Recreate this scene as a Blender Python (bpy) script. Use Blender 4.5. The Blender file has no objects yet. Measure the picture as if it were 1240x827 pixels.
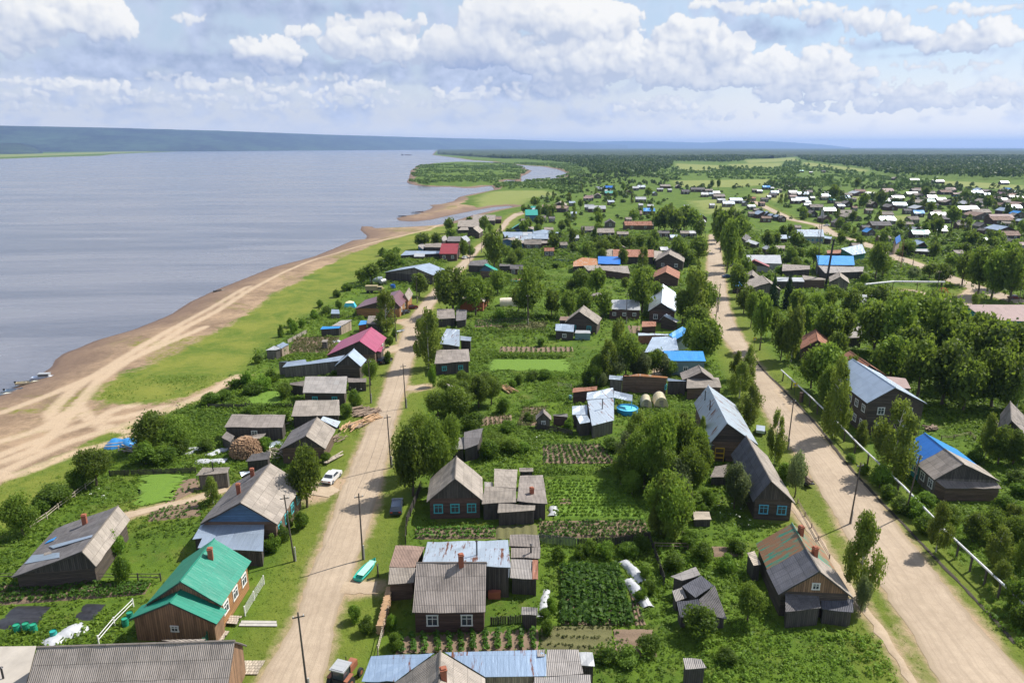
import bpy, math, random
import numpy as np
from mathutils import Vector, Matrix
R = math.radians
rnd = random.Random(7)
nr = np.random.default_rng(11)
S = bpy.context.scene
COL = S.collection

# ------------------------------------------------------------------ camera
CAM_H, F_PX, PITCH = 50.0, 838.0, math.atan(235.0/838.0)
cam = bpy.data.cameras.new("camera"); camo = bpy.data.objects.new("camera", cam); COL.objects.link(camo)
cam.sensor_width = 36.0; cam.lens = F_PX/1240.0*36.0
cam.clip_start = 0.5; cam.clip_end = 90000
camo.location = (0, 0, CAM_H); camo.rotation_euler = (R(90)-PITCH, 0, 0)
S.camera = camo

# ------------------------------------------------------------------ light
SUN_AZ, SUN_EL = R(30), R(50)          # azimuth measured from +x towards +y
sl = bpy.data.lights.new("sun", 'SUN'); sun = bpy.data.objects.new("sun", sl); COL.objects.link(sun)
sl.energy = 5.0; sl.angle = R(0.55); sl.color = (1.0, 0.955, 0.88)
sd = Vector((math.cos(SUN_EL)*math.cos(SUN_AZ), math.cos(SUN_EL)*math.sin(SUN_AZ), math.sin(SUN_EL)))
sun.rotation_euler = sd.to_track_quat('Z', 'Y').to_euler()
sun.location = (60, 30, 200)
S.view_settings.view_transform = 'Standard'; S.view_settings.look = 'None'
S.view_settings.exposure = 0.43; S.view_settings.gamma = 1.0; S.view_settings.use_curve_mapping = False
S.cycles.volume_bounces = 0
S.cycles.max_bounces = 5; S.cycles.diffuse_bounces = 2; S.cycles.glossy_bounces = 2
S.cycles.transparent_max_bounces = 8; S.cycles.transmission_bounces = 4

CROPS = dict(P=(0,0,1), A=(0,540,2.881), B=(300,540,2.881), C=(600,540,2.881), D=(900,540,2.882), E=(0,380,3.76),
    F=(300,340,3.76), G=(600,340,3.76), H=(900,340,3.647), I=(480,160,4.596), J=(700,160,4.596), K=(900,160,3.647),
    L=(380,240,4.769), M=(620,280,4.769), N=(860,260,4.596), a=(0,600,3.643), b=(140,600,3.643), c=(440,640,4.422),
    d=(600,640,4.422), e=(760,600,3.643), f=(900,620,5.169), g=(500,540,5.906), h=(1060,480,5.167),
    S1=(180,740,8.267), S2=(360,740,7.75), S3=(220,500,5.636), S4=(0,440,11.27), S5=(320,360,7.519), S6=(680,440,6.889),
    S7=(820,440,4.133), S8=(600,440,6.892), T1=(560,205,7.75), T2=(700,205,7.75), T3=(840,205,7.75), T4=(960,205,7.75),
    T5=(1080,205,7.75), T6=(1060,290,6.889), T7=(0,150,6.2), T8=(420,680,4.769))
def px(c, x, y):
    o = CROPS[c]; return (o[0]+x/o[2], o[1]+y/o[2])
CP, SP = math.cos(PITCH), math.sin(PITCH)
def ray(x, y):
    X = (x-620)/F_PX; Y = -(y-413.5)/F_PX
    return Vector((X, CP+Y*SP, -SP+Y*CP))
def at(x, y, z=0.0):
    """the point at height z that a measured photo position stands for"""
    d = ray(x, y); t = (z-CAM_H)/d.z
    return Vector((d.x*t, d.y*t, z))
def cat_(c, x, y, z=0.0): return at(*px(c, x, y), z)
def proj(x, y, z=0.0):
    x = np.asarray(x, float); y = np.asarray(y, float)
    dz = z-CAM_H
    depth = y*CP - dz*SP; up = y*SP + dz*CP
    depth = np.where(depth < .01, .01, depth)
    return 620+F_PX*x/depth, 413.5-F_PX*up/depth

# ------------------------------------------------------------------ node helpers
class NT:
    def __init__(s, tree): s.t = tree; s.n = tree.nodes; s.l = tree.links
    def node(s, typ, **kw):
        n = s.n.new(typ)
        for k, v in kw.items():
            if k == 'inp':
                for kk, vv in v.items(): s.set(n, kk, vv)
            else: setattr(n, k, v)
        return n
    def set(s, n, k, v):
        sock = n.inputs[k]
        if isinstance(v, bpy.types.NodeSocket): s.l.new(v, sock)
        elif isinstance(v, (tuple, list)) and sock.type == 'RGBA' and len(v) == 3: sock.default_value = (*v, 1)
        else: sock.default_value = v
    def m(s, op, a, b=None, c=None, clamp=False):
        n = s.n.new('ShaderNodeMath'); n.operation = op; n.use_clamp = clamp
        s.set(n, 0, a)
        if b is not None: s.set(n, 1, b)
        if c is not None: s.set(n, 2, c)
        return n.outputs[0]
    def ss(s, x, a, b):
        n = s.n.new('ShaderNodeMapRange'); n.interpolation_type = 'SMOOTHSTEP'
        s.set(n, 0, x); s.set(n, 1, a); s.set(n, 2, b); return n.outputs[0]
    def mix(s, f, a, b, mode='MIX'):
        n = s.n.new('ShaderNodeMix'); n.data_type = 'RGBA'; n.blend_type = mode; n.clamp_factor = True
        s.set(n, 0, f); s.set(n, 6, a); s.set(n, 7, b); return n.outputs[2]
    def noise(s, vec, scale, detail=4, rough=.55, dist=0.0):
        n = s.n.new('ShaderNodeTexNoise')
        s.set(n, 'Vector', vec); n.inputs['Scale'].default_value = scale; n.inputs['Detail'].default_value = detail
        n.inputs['Roughness'].default_value = rough; n.inputs['Distortion'].default_value = dist
        return n.outputs[0]
    def comb(s, x, y, z=0.0):
        n = s.n.new('ShaderNodeCombineXYZ'); s.set(n, 0, x); s.set(n, 1, y); s.set(n, 2, z); return n.outputs[0]
    def sep(s, v):
        n = s.n.new('ShaderNodeSeparateXYZ'); s.set(n, 0, v); return n.outputs

# ------------------------------------------------------------------ sky with cumulus clouds
W = bpy.data.worlds.new("World"); S.world = W; W.use_nodes = True
nt = NT(W.node_tree); nt.n.clear()
sky = nt.node('ShaderNodeTexSky', sky_type='NISHITA', sun_disc=False)
sky.sun_elevation = SUN_EL; sky.sun_rotation = R(90)-SUN_AZ; sky.air_density = 1.0; sky.dust_density = 0.6; sky.ozone_density = 1.5
tc = nt.node('ShaderNodeTexCoord')
x_, y_, z_ = nt.sep(tc.outputs['Generated'])
# clouds: coverage and light of each direction, worked out with numpy (rows follow the square root of the elevation)
def azel(x, y):
    d = ray(x, y).normalized(); return math.degrees(math.atan2(d.x, d.y)), math.degrees(math.asin(d.z))
SKW, SKH = 6144, 640
def cloud_layer():
    r = np.random.default_rng(42)
    G = [r.random((512, 512)).astype(np.float32) for _ in range(4)]
    def vn(x, y, g):
        xi = np.floor(x).astype(np.int32); yi = np.floor(y).astype(np.int32); fx = (x-xi).astype(np.float32); fy = (y-yi).astype(np.float32)
        fx = fx*fx*(3-2*fx); fy = fy*fy*(3-2*fy); A = G[g]; x0 = xi & 511; x1 = (xi+1) & 511; y0 = yi & 511; y1 = (yi+1) & 511
        return (A[x0,y0]*(1-fx)+A[x1,y0]*fx)*(1-fy)+(A[x0,y1]*(1-fx)+A[x1,y1]*fx)*fy-.5
    def rot(x, y, a): return x*math.cos(a)-y*math.sin(a), x*math.sin(a)+y*math.cos(a)
    az = ((np.arange(SKW)+.5)/SKW*360-180).astype(np.float32)[None, :].repeat(SKH, 0)
    el = (((np.arange(SKH)+.5)/SKH)**2*90).astype(np.float32)[:, None].repeat(SKW, 1)
    def fbm(x, y, o, gain=.5, bil=False, g0=0):
        s = 0; a = 1; t = 0
        for i in range(o):
            rx, ry = rot(x, y, .7*i+.3); n = vn(rx*2**i+17.3*i, ry*2**i+5.1*i, (g0+i) % 4)
            s = s + a*(np.abs(n)*2 if bil else n*2); t += a; a *= gain
        return s/t
    CUM = [(60,22,95,30,1),(128,34,38,24,1),(15,48,45,24,.8),(330,72,36,22,.95),(298,60,22,12,.8),(425,56,36,20,.85),(490,62,40,24,1),(520,72,16,12,1),(362,44,22,8,.9),(230,24,18,7,.9),(455,33,60,18,.6),(565,58,46,34,.55),
       (622,20,60,26,.7),(590,60,40,30,.5),(700,32,48,34,1),(668,22,32,26,.9),(742,26,32,22,1),(710,74,56,30,1),(762,60,28,18,1),(690,96,44,16,.8),(765,92,44,14,.85),(640,70,30,22,.7),(838,44,46,18,1),(872,66,32,26,1),(800,70,36,20,1),(835,92,58,24,.9),(892,92,36,22,1),
       (930,84,34,20,1),(962,96,46,20,.9),(1000,74,26,18,1),(1022,90,32,14,.85),(985,114,64,16,.8),(1085,110,56,12,.75),(1022,48,10,7,.9),(1110,122,60,10,.7),(960,14,60,12,1),(1012,20,60,13,.9),(1062,30,42,14,.95),(1092,42,32,14,1),(1142,54,46,16,1),(1200,44,46,20,1),
       (1180,14,64,9,.85),(900,10,30,10,.9),(855,5,16,8,1),(1130,82,60,4,.95),(1182,76,32,4,.9),(20,97,52,5,.85),(100,106,44,9,.95),(62,101,30,5,.9),(150,111,44,7,.85),(248,104,32,7,.85),(310,105,44,8,.9),(290,120,44,5,.7),(355,114,56,6,.75),(440,110,46,9,.95),(430,122,64,5,.7),
       (560,114,44,9,.9),(590,99,6,4,1),(22,116,44,7,.75),(130,123,50,5,.7),(210,120,50,5,.7),(500,126,64,4,.6),(800,129,64,8,.85),(870,140,64,4,.6),(662,80,10,6,1),(1050,131,84,9,.6),(1150,126,84,10,.65),(1215,110,54,12,.75),(660,112,60,12,.6),(50,131,90,5,.5),(330,131,120,5,.5),(200,95,30,5,.6),(400,95,40,5,.6)]
    SHD = [(215,72,150,13,1.0),(330,80,120,10,.7),(60,78,80,8,.6),(420,86,110,9,.8),(590,95,90,12,.8),(330,10,110,13,1.0),(440,12,60,10,.6),(150,90,130,6,.6),(20,15,40,14,.3),(575,60,40,26,.6),(650,110,100,8,.8),(560,85,40,20,.4),
       (945,40,70,15,1.35),(1080,54,70,7,1.2),(1120,66,70,4,.8),(870,70,60,6,.3),(900,118,120,6,.3),(280,37,50,12,.5),(1000,15,40,6,.5),(380,100,300,4,.5),(100,125,200,5,.4)]
    def field(gs):
        acc = np.zeros_like(az)
        for cx, cy, rx, ry, amp in gs:
            a0, e0 = azel(cx, cy); a1, _ = azel(cx+rx, cy); _, e1 = azel(cx, cy-ry)
            m = (np.abs(az-a0) < 3.2*abs(a1-a0)) & (np.abs(el-e0) < 3.2*abs(e1-e0))
            acc[m] += amp*np.exp(-((az[m]-a0)/(a1-a0))**2-((el[m]-e0)/(e1-e0))**2)
        return acc
    out = ~((np.abs(az) < 39) & (el < 12.5))
    X = az*.7; Yl = el*.62+np.log(el+1)*2.4
    f1 = fbm(X*.9, Yl*.75, 5, .5)
    wx = (fbm(X*1.1, Yl*1.1, 4, .55, g0=2)*.75+fbm(X*5, Yl*5, 4, .6, g0=3)*.16).astype(np.float32); wy = (fbm(X*1.1+40, Yl*1.1+9, 4, .55, g0=1)*.55+fbm(X*5+9, Yl*5+3, 4, .6, g0=1)*.13).astype(np.float32)
    wf = np.clip(el/4, .25, 1)
    azw = az+wx*wf; elw = el+wy*wf
    Hm = np.full_like(az, -1.0); Bs = np.zeros_like(az); Wt = np.ones_like(az)
    for cx, cy, rx, ry, wt in CUM:
        n = int(10+rx*ry/26.0); 
        for i in range(n):
            a = r.uniform(0, 2*math.pi); q = math.sqrt(r.random()); ux = math.cos(a)*q; uy = math.sin(a)*q*(.95 if math.sin(a) > 0 else .45)
            pxx, pyy = cx+ux*rx*1.06, cy-uy*ry*1.0; rad = ry*r.uniform(.22,.56)*(1.15-.50*q)+1.8
            a0, e0 = azel(pxx, pyy); _, e1 = azel(pxx, pyy-rad); re = abs(e1-e0); ra = re*1.12
            if e0 < .05: continue
            i0, i1 = int(math.sqrt(max(0,e0-re-.8)/90)*SKH), int(math.sqrt((e0+re+.8)/90)*SKH)+2; j0, j1 = int((a0-ra-1.0+180)/360*SKW), int((a0+ra+1.0+180)/360*SKW)+2
            A = azw[i0:i1, j0:j1]; E = elw[i0:i1, j0:j1]
            d2 = ((A-a0)/ra)**2+((E-e0)/re)**2
            hh = np.where(d2 < 1.6, np.sign(1-d2)*np.sqrt(np.abs(1-d2))*re, -1).astype(np.float32)+(uy+1)*.10*re
            T = hh > Hm[i0:i1, j0:j1]
            Hm[i0:i1, j0:j1][T] = hh[T]; Bs[i0:i1, j0:j1][T] = uy; Wt[i0:i1, j0:j1][T] = wt
    # elsewhere over the sky: loose fair-weather cloud
    outf = (fbm(X*.5, Yl*.5, 6)-.02)*1.8-np.where(el > 12, .12, 0)
    fine = fbm(X*7, Yl*7, 4, .62, g0=2)*.10
    Hs = np.where(out, outf, Hm+fine)
    cov = np.clip((Hs+.20+f1*.14)/.46, 0, 1); cov = cov*cov*(3-2*cov)
    Hp = np.maximum(Hs, -.05)
    def sm(a, k):
        for _ in range(k): a = (a+np.roll(a,1,0)+np.roll(a,-1,0)+np.roll(a,1,1)+np.roll(a,-1,1))/5
        return a
    Hq = sm(Hp, 2)
    def sh(a, dx, dy): return np.roll(np.roll(a, -dx, 1), -dy, 0)
    L = (Hq-sh(Hq, 3, 3))*1.2 + (Hq-sh(Hq, 8, 8))*1.0 + (Hq-sh(Hq, 16, 18))*.5
    L = L/(L[cov > .6].std()+1e-6)
    lit = np.clip(.46+L*.30+Bs*.22+f1*.45, 0, 1)*np.where(out, .9, .55+.45*Wt)
    shf = np.clip(field(SHD)*1.0+f1*1.1-.16+wx*.25, 0, .95)*np.where(out, .3, 1)*np.clip(1.25-lit*.75, .3, 1)
    wht = np.array([.98,.97,.945]); gry = np.array([.52,.585,.73]); blu = np.array([.36,.44,.66])
    col = gry+(wht-gry)*lit[..., None]
    blu2 = blu+(np.array([.62,.68,.80])-blu)*np.clip(lit, 0, 1)[..., None]
    col = col*(1-shf[..., None])+blu2*shf[..., None]
    b1 = np.full_like(az, .3)
    # shaded banks spread a veil where no billow stands
    shf2 = np.clip(field(SHD)*.9+f1*1.2+.12-np.clip((az-8)/14,0,1)*.25+wx*.3, 0, 1)*np.where(out, .2, 1)
    veil = np.clip(shf2, 0, .92)
    cov2 = 1-(1-cov)*(1-veil)
    cv = (cov/np.maximum(cov2, 1e-4))[..., None]
    col = col*cv+(np.array([.44,.52,.71])+.16*np.clip(wy*2.2+f1*.8,-.6,1)[...,None])*(1-cv)
    # thin high haze between the clouds of the western half
    wk = np.clip(.80-(az-8)/26, .30, .97)*np.clip(1-el/30,0,1)*np.clip(.82+f1*.5,0,1)*np.where(out,.4,1)
    c3 = 1-(1-cov2)*(1-wk); col = (col*cov2[...,None]+(np.array([.60,.655,.78])+.13*np.clip(f1*2,-1,1)[...,None])*(c3-cov2)[...,None])/np.maximum(c3,1e-4)[...,None]
    fade = np.clip((el-.1)/2.2, 0, 1)*.93; fade = fade*fade*(3-2*fade)
    return np.clip(col, 0, 1).astype(np.float32), (c3*fade).astype(np.float32)
_col, _cov = cloud_layer()
cimg = bpy.data.images.new('clouds', SKW, SKH, alpha=True)
cimg.colorspace_settings.name = 'Non-Color'; cimg.alpha_mode = 'CHANNEL_PACKED'
cimg.pixels.foreach_set(np.ascontiguousarray(np.concatenate([_col, _cov[..., None]], 2), np.float32).ravel()); cimg.pack()
az = nt.m('ADD', nt.m('MULTIPLY', nt.m('ARCTAN2', x_, y_), 1/(2*math.pi)), .5)
elv = nt.m('SQRT', nt.m('MULTIPLY', nt.m('MAXIMUM', nt.m('ARCSINE', z_), 0.0), 2/math.pi))
im = nt.node('ShaderNodeTexImage', extension='EXTEND', interpolation='Linear'); im.image = cimg
nt.set(im, 'Vector', nt.comb(az, elv))
low = nt.m('SUBTRACT', 1.0, nt.ss(z_, .0, .13))
skyc = nt.mix(nt.m('MULTIPLY', nt.m('SUBTRACT', 1.0, nt.ss(z_, .18, .5)), .62), sky.outputs[0], (4.8,6.0,7.2))
skyc = nt.mix(nt.m('MULTIPLY', low, .9), skyc, (9.6,8.8,7.6))
cl10 = nt.node('ShaderNodeVectorMath', operation='SCALE'); nt.set(cl10, 0, im.outputs['Color']); cl10.inputs['Scale'].default_value = 7.6
full = nt.mix(im.outputs['Alpha'], skyc, cl10.outputs[0])
bg = nt.node('ShaderNodeBackground'); nt.set(bg, 'Color', full); bg.inputs['Strength'].default_value = 0.1
W.cycles.sampling_method = 'MANUAL'; W.cycles.sample_map_resolution = 1024
ow = nt.node('ShaderNodeOutputWorld'); nt.l.new(bg.outputs[0], ow.inputs[0])

# ------------------------------------------------------------------ mesh helpers
def tag(o, label=None, cat=None, group=None, kind=None):
    if label: o['label'] = label
    if cat: o['category'] = cat
    if group: o['group'] = group
    if kind: o['kind'] = kind
    return o
def empty(name, loc, rz=0.0):
    o = bpy.data.objects.new(name, None); COL.objects.link(o); o.location = loc; o.rotation_euler = (0,0,rz)
    o.empty_display_size = .5; return o
def linkobj(name, me, mats=None, parent=None, loc=None):
    o = bpy.data.objects.new(name, me); COL.objects.link(o)
    if mats is not None and not me.materials:
        for m_ in (mats if isinstance(mats, (list, tuple)) else [mats]): me.materials.append(m_)
    if parent: o.parent = parent
    if loc is not None: o.location = loc
    return o
def big_mesh(name, v, f, attrs=None, smooth=False):
    """v (n,3) floats, f (m,k) ints with k=3 or 4"""
    v = np.ascontiguousarray(v, np.float32); f = np.ascontiguousarray(f, np.int32); k = f.shape[1]
    me = bpy.data.meshes.new(name)
    me.vertices.add(len(v)); me.vertices.foreach_set('co', v.ravel())
    me.loops.add(f.size); me.loops.foreach_set('vertex_index', f.ravel())
    me.polygons.add(len(f)); me.polygons.foreach_set('loop_start', np.arange(0, f.size, k, dtype=np.int32))
    try: me.polygons.foreach_set('loop_total', np.full(len(f), k, dtype=np.int32))
    except Exception: pass
    if smooth: me.polygons.foreach_set('use_smooth', np.ones(len(f), dtype=bool))
    for n_, arr in (attrs or {}).items():
        at_ = me.attributes.new(n_, 'FLOAT', 'POINT'); at_.data.foreach_set('value', np.ascontiguousarray(arr, np.float32))
    me.update(calc_edges=True); return me
class MB:
    """collects polygons (with uv) into one mesh"""
    def __init__(s): s.v = []; s.f = []; s.uv = []; s.mi = []
    def poly(s, pts, uv=None, mi=0):
        b = len(s.v); s.v += [tuple(p) for p in pts]; s.f.append(tuple(range(b, b+len(pts))))
        if uv is None:
            p0 = Vector(pts[0]); e = Vector(pts[1])-p0
            n = e.cross(Vector(pts[-1])-p0)
            if n.length < 1e-9: n = Vector((0,0,1))
            n.normalize(); e = e.normalized() if e.length > 1e-9 else Vector((1,0,0)); g = n.cross(e)
            uv = [((Vector(p)-p0).dot(e), (Vector(p)-p0).dot(g)) for p in pts]
        s.uv.append(uv); s.mi.append(mi)
    def box(s, c, sx, sy, sz, rz=0.0, mi=0, m=None):
        """box centred on c (z = centre)"""
        ca, sa = math.cos(rz), math.sin(rz)
        P = []
        for dz in (-sz/2, sz/2):
            for dx, dy in ((-sx/2,-sy/2),(sx/2,-sy/2),(sx/2,sy/2),(-sx/2,sy/2)):
                q = Vector((dx*ca-dy*sa, dx*sa+dy*ca, dz))
                if m is not None: q = m @ Vector((dx,dy,dz))
                P.append(Vector(c)+q)
        for q in ((3,2,1,0),(4,5,6,7),(0,1,5,4),(1,2,6,5),(2,3,7,6),(3,0,4,7)): s.poly([P[i] for i in q], mi=mi)
    def tube(s, a, b, ra, rb=None, n=8, mi=0, caps=True):
        a = Vector(a); b = Vector(b); rb = ra if rb is None else rb
        d = (b-a).normalized(); u = d.orthogonal().normalized(); w = d.cross(u)
        ra_ = [a+(u*math.cos(t)+w*math.sin(t))*ra for t in [2*math.pi*i/n for i in range(n)]]
        rb_ = [b+(u*math.cos(t)+w*math.sin(t))*rb for t in [2*math.pi*i/n for i in range(n)]]
        L = (b-a).length
        for i in range(n):
            j = (i+1) % n
            s.poly([ra_[i], ra_[j], rb_[j], rb_[i]], uv=[(i*.3,0),(i*.3+.3,0),(i*.3+.3,L),(i*.3,L)], mi=mi)
        if caps: s.poly(rb_, mi=mi); s.poly(ra_[::-1], mi=mi)
    def slab(s, pts, th, mi=0, mi_edge=None):
        """thick plate: pts = its top outline (counter-clockwise from above)"""
        p = [Vector(q) for q in pts]; n = (p[1]-p[0]).cross(p[2]-p[1]).normalized()
        if n.z < 0: p = p[::-1]; n = -n
        lo = [q-n*th for q in p]
        s.poly(p, uv=s._ruv(p, n), mi=mi); s.poly(lo[::-1], mi=mi if mi_edge is None else mi_edge)
        for i in range(len(p)):
            j = (i+1) % len(p); s.poly([lo[i], lo[j], p[j], p[i]], mi=mi if mi_edge is None else mi_edge)
    def gslab(s, p, th, amp=.03, sag=.06):
        p = [Vector(q) for q in p]; n = (p[1]-p[0]).cross(p[2]-p[1]).normalized()
        if n.z < 0: p = [p[1], p[0], p[3], p[2]]; n = -n
        uv = s._ruv(p, n); L1 = max((p[1]-p[0]).length, (p[2]-p[3]).length); L2 = max((p[3]-p[0]).length, (p[2]-p[1]).length)
        A, B_ = max(2, min(12, int(L1/1.3))), max(2, min(7, int(L2/1.3))); G = {}
        for i in range(A+1):
            for j in range(B_+1):
                a, b = i/A, j/B_; q = (p[0]*(1-a)+p[1]*a)*(1-b)+(p[3]*(1-a)+p[2]*a)*b
                w_ = (uv[0][0]*(1-a)+uv[1][0]*a)*(1-b)+(uv[3][0]*(1-a)+uv[2][0]*a)*b, (uv[0][1]*(1-a)+uv[1][1]*a)*(1-b)+(uv[3][1]*(1-a)+uv[2][1]*a)*b
                ed = (i in (0,A)) + (j in (0,B_)); g_ = rnd.gauss(0, amp)*(1 if not ed else .6); sg = sag*math.sin(math.pi*a)*math.sin(math.pi*b)
                d = (p[3]-p[0]).normalized()*rnd.uniform(-1,1)*amp*1.6 if j in (0,B_) and 0 < i < A else Vector((0,0,0))
                G[i,j] = (q+n*(g_-sg)+d, w_)
        for i in range(A):
            for j in range(B_):
                c = [G[i,j], G[i+1,j], G[i+1,j+1], G[i,j+1]]; s.poly([k[0] for k in c], uv=[k[1] for k in c]); s.poly([k[0]-n*th for k in c][::-1])
        rim = [(i,0) for i in range(A)]+[(A,j) for j in range(B_)]+[(i,B_) for i in range(A,0,-1)]+[(0,j) for j in range(B_,0,-1)]
        for k in range(len(rim)):
            a, b = G[rim[k]][0], G[rim[(k+1)%len(rim)]][0]; s.poly([a-n*th, b-n*th, b, a])
    def _ruv(s, p, n):
        h = Vector((n.x, n.y, 0))
        if h.length < .03: e = (p[1]-p[0]).normalized()
        else: e = Vector((0,0,1)).cross(h).normalized()      # along the eave
        g = n.cross(e)
        p0 = p[0]; return [((q-p0).dot(e), (q-p0).dot(g)) for q in p]
    def build(s, name, mats, parent=None, loc=None, off=None, smooth=False):
        me = bpy.data.meshes.new(name)
        v = s.v if off is None else [(a-off[0], b-off[1], c-off[2]) for a,b,c in s.v]
        me.from_pydata(v, [], s.f)
        uvl = me.uv_layers.new(name='UVMap')
        flat = [c for uv in s.uv for q in uv for c in q]
        uvl.data.foreach_set('uv', flat)
        mats = mats if isinstance(mats, (list, tuple)) else [mats]
        for m_ in mats: me.materials.append(m_)
        if len(mats) > 1: me.polygons.foreach_set('material_index', s.mi)
        if smooth: me.polygons.foreach_set('use_smooth', [True]*len(s.f))
        me.update(); return linkobj(name, me, None, parent, loc)
def dup_tree(root, loc=None, rz=None, scale=None, name=None):
    r = root.copy(); COL.objects.link(r)
    if loc is not None: r.location = loc
    if rz is not None: r.rotation_euler = (0,0,rz)
    if scale is not None: r.scale = scale
    for ch in [o for o in KIDS.get(root.name, [])]:
        c = ch.copy(); COL.objects.link(c); c.parent = r
        for g in KIDS.get(ch.name, []):
            d = g.copy(); COL.objects.link(d); d.parent = c
    return r
KIDS = {}
def kids_of(root):
    for o in list(COL.objects):
        if o.parent == root:
            KIDS.setdefault(root.name, []).append(o)
            for q in list(COL.objects):
                if q.parent == o: KIDS.setdefault(o.name, []).append(q)

def polysd(poly, X, Y):
    """signed distance (positive inside) from points to a polygon"""
    P = np.array(poly, float); Q = np.roll(P, -1, axis=0)
    d2 = np.full(X.shape, 1e18); ins = np.zeros(X.shape, bool)
    for (x0,y0),(x1,y1) in zip(P, Q):
        ex, ey = x1-x0, y1-y0; L = ex*ex+ey*ey+1e-12
        t = np.clip(((X-x0)*ex+(Y-y0)*ey)/L, 0, 1)
        d2 = np.minimum(d2, (X-x0-t*ex)**2+(Y-y0-t*ey)**2)
        c = ((y0 > Y) != (y1 > Y))
        with np.errstate(divide='ignore', invalid='ignore'):
            xi = x0+(Y-y0)/(y1-y0+1e-30)*(x1-x0)
        ins ^= c & (X < xi)
    return np.where(ins, 1, -1)*np.sqrt(d2)
def linesd(pts, X, Y):
    d2 = np.full(X.shape, 1e18)
    for (x0,y0),(x1,y1) in zip(pts[:-1], pts[1:]):
        ex, ey = x1-x0, y1-y0; L = ex*ex+ey*ey+1e-12
        t = np.clip(((X-x0)*ex+(Y-y0)*ey)/L, 0, 1)
        d2 = np.minimum(d2, (X-x0-t*ex)**2+(Y-y0-t*ey)**2)
    return np.sqrt(d2)
def gp(lst, z=0.0): return [tuple(at(x, y, z)[:2]) for x, y in lst]
def gc(c, lst, z=0.0): return [tuple(cat_(c, x, y, z)[:2]) for x, y in lst]
# ------------------------------------------------------------------ materials
MC = {}
def newmat(name):
    m = bpy.data.materials.new(name); m.use_nodes = True; t = NT(m.node_tree)
    b = t.n['Principled BSDF']; return m, t, b
def plain(name, col, rough=.7, metal=0.0, var=.12, scale=2.0):
    k = ('plain', name)
    if k in MC: return MC[k]
    m, t, b = newmat(name)
    g = t.node('ShaderNodeNewGeometry').outputs['Position']
    n = t.noise(g, scale, 4)
    c = t.mix(n, tuple(x*(1-var*1.6) for x in col), tuple(min(1, x*(1+var*1.4)) for x in col))
    t.set(b, 'Base Color', c); b.inputs['Roughness'].default_value = rough; b.inputs['Metallic'].default_value = metal
    MC[k] = m; return m
def slate(name, col=(.26,.235,.215), contrast=1.0, patch=0.0, patchcol=(.5,.5,.5)):
    """weathered corrugated sheets: waves, overlapping rows, stains, odd sheets"""
    k = ('slate', name)
    if k in MC: return MC[k]
    m, t, b = newmat(name)
    uv = t.node('ShaderNodeUVMap').outputs[0]
    oi = t.node('ShaderNodeObjectInfo').outputs['Random']
    u, v, _ = t.sep(uv)
    br = t.node('ShaderNodeTexBrick', offset=0.0); t.set(br, 'Vector', uv)
    br.inputs['Scale'].default_value = 1.0; br.inputs['Brick Width'].default_value = 1.08; br.inputs['Row Height'].default_value = 1.55
    br.inputs['Mortar Size'].default_value = .028; br.inputs['Color1'].default_value = (.0,.0,.0,1); br.inputs['Color2'].default_value = (1,1,1,1); br.inputs['Mortar'].default_value = (.5,.5,.5,1)
    sheet = t.sep(br.outputs['Color'])[0]; mort = br.outputs['Fac']
    wob = t.noise(uv, .6, 5, .6)
    n2 = t.noise(t.comb(t.m('MULTIPLY', u, 3.0), t.m('MULTIPLY', v, .5)), 1.3, 6, .7)     # streaks down the slope
    n3 = t.noise(uv, 5.0, 5, .75)
    val = t.m('ADD', t.m('MULTIPLY', sheet, .22*contrast), t.m('ADD', t.m('MULTIPLY', wob, .75*contrast), t.m('MULTIPLY', n2, .7*contrast)))
    val = t.m('ADD', val, t.m('MULTIPLY', n3, .55))
    val = t.m('ADD', val, t.m('MULTIPLY', t.m('SUBTRACT', oi, .5), .25))
    f = t.ss(val, .45, 1.95)
    dk = tuple(x*.45 for x in col); lt = tuple(min(.8, x*1.85) for x in col)
    c = t.mix(f, dk, lt)
    moss = t.ss(t.noise(uv, .35, 6, .7), .56, .75)
    c = t.mix(t.m('MULTIPLY', moss, .35), c, (.10,.085,.04))
    if patch > 0:
        pf = t.m('MULTIPLY', t.ss(t.noise(t.comb(t.m('SNAP', u, 1.08), t.m('SNAP', v, 1.55)), .9, 2), .58, .6), patch)
        c = t.mix(pf, c, patchcol)
    c = t.mix(t.m('MULTIPLY', mort, .55), c, tuple(x*.25 for x in col))
    wave = t.m('SINE', t.m('MULTIPLY', u, 2*math.pi/.18))
    c = t.mix(t.m('MULTIPLY', t.m('ADD', t.m('MULTIPLY', wave, .5), .5), .16), c, dk)
    t.set(b, 'Base Color', c); b.inputs['Roughness'].default_value = .92
    bp = t.node('ShaderNodeBump'); bp.inputs['Strength'].default_value = .8; bp.inputs['Distance'].default_value = .04
    t.set(bp, 'Height', t.m('ADD', wave, t.m('MULTIPLY', n3, .6))); t.set(b, 'Normal', bp.outputs[0])
    MC[k] = m; return m
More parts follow.
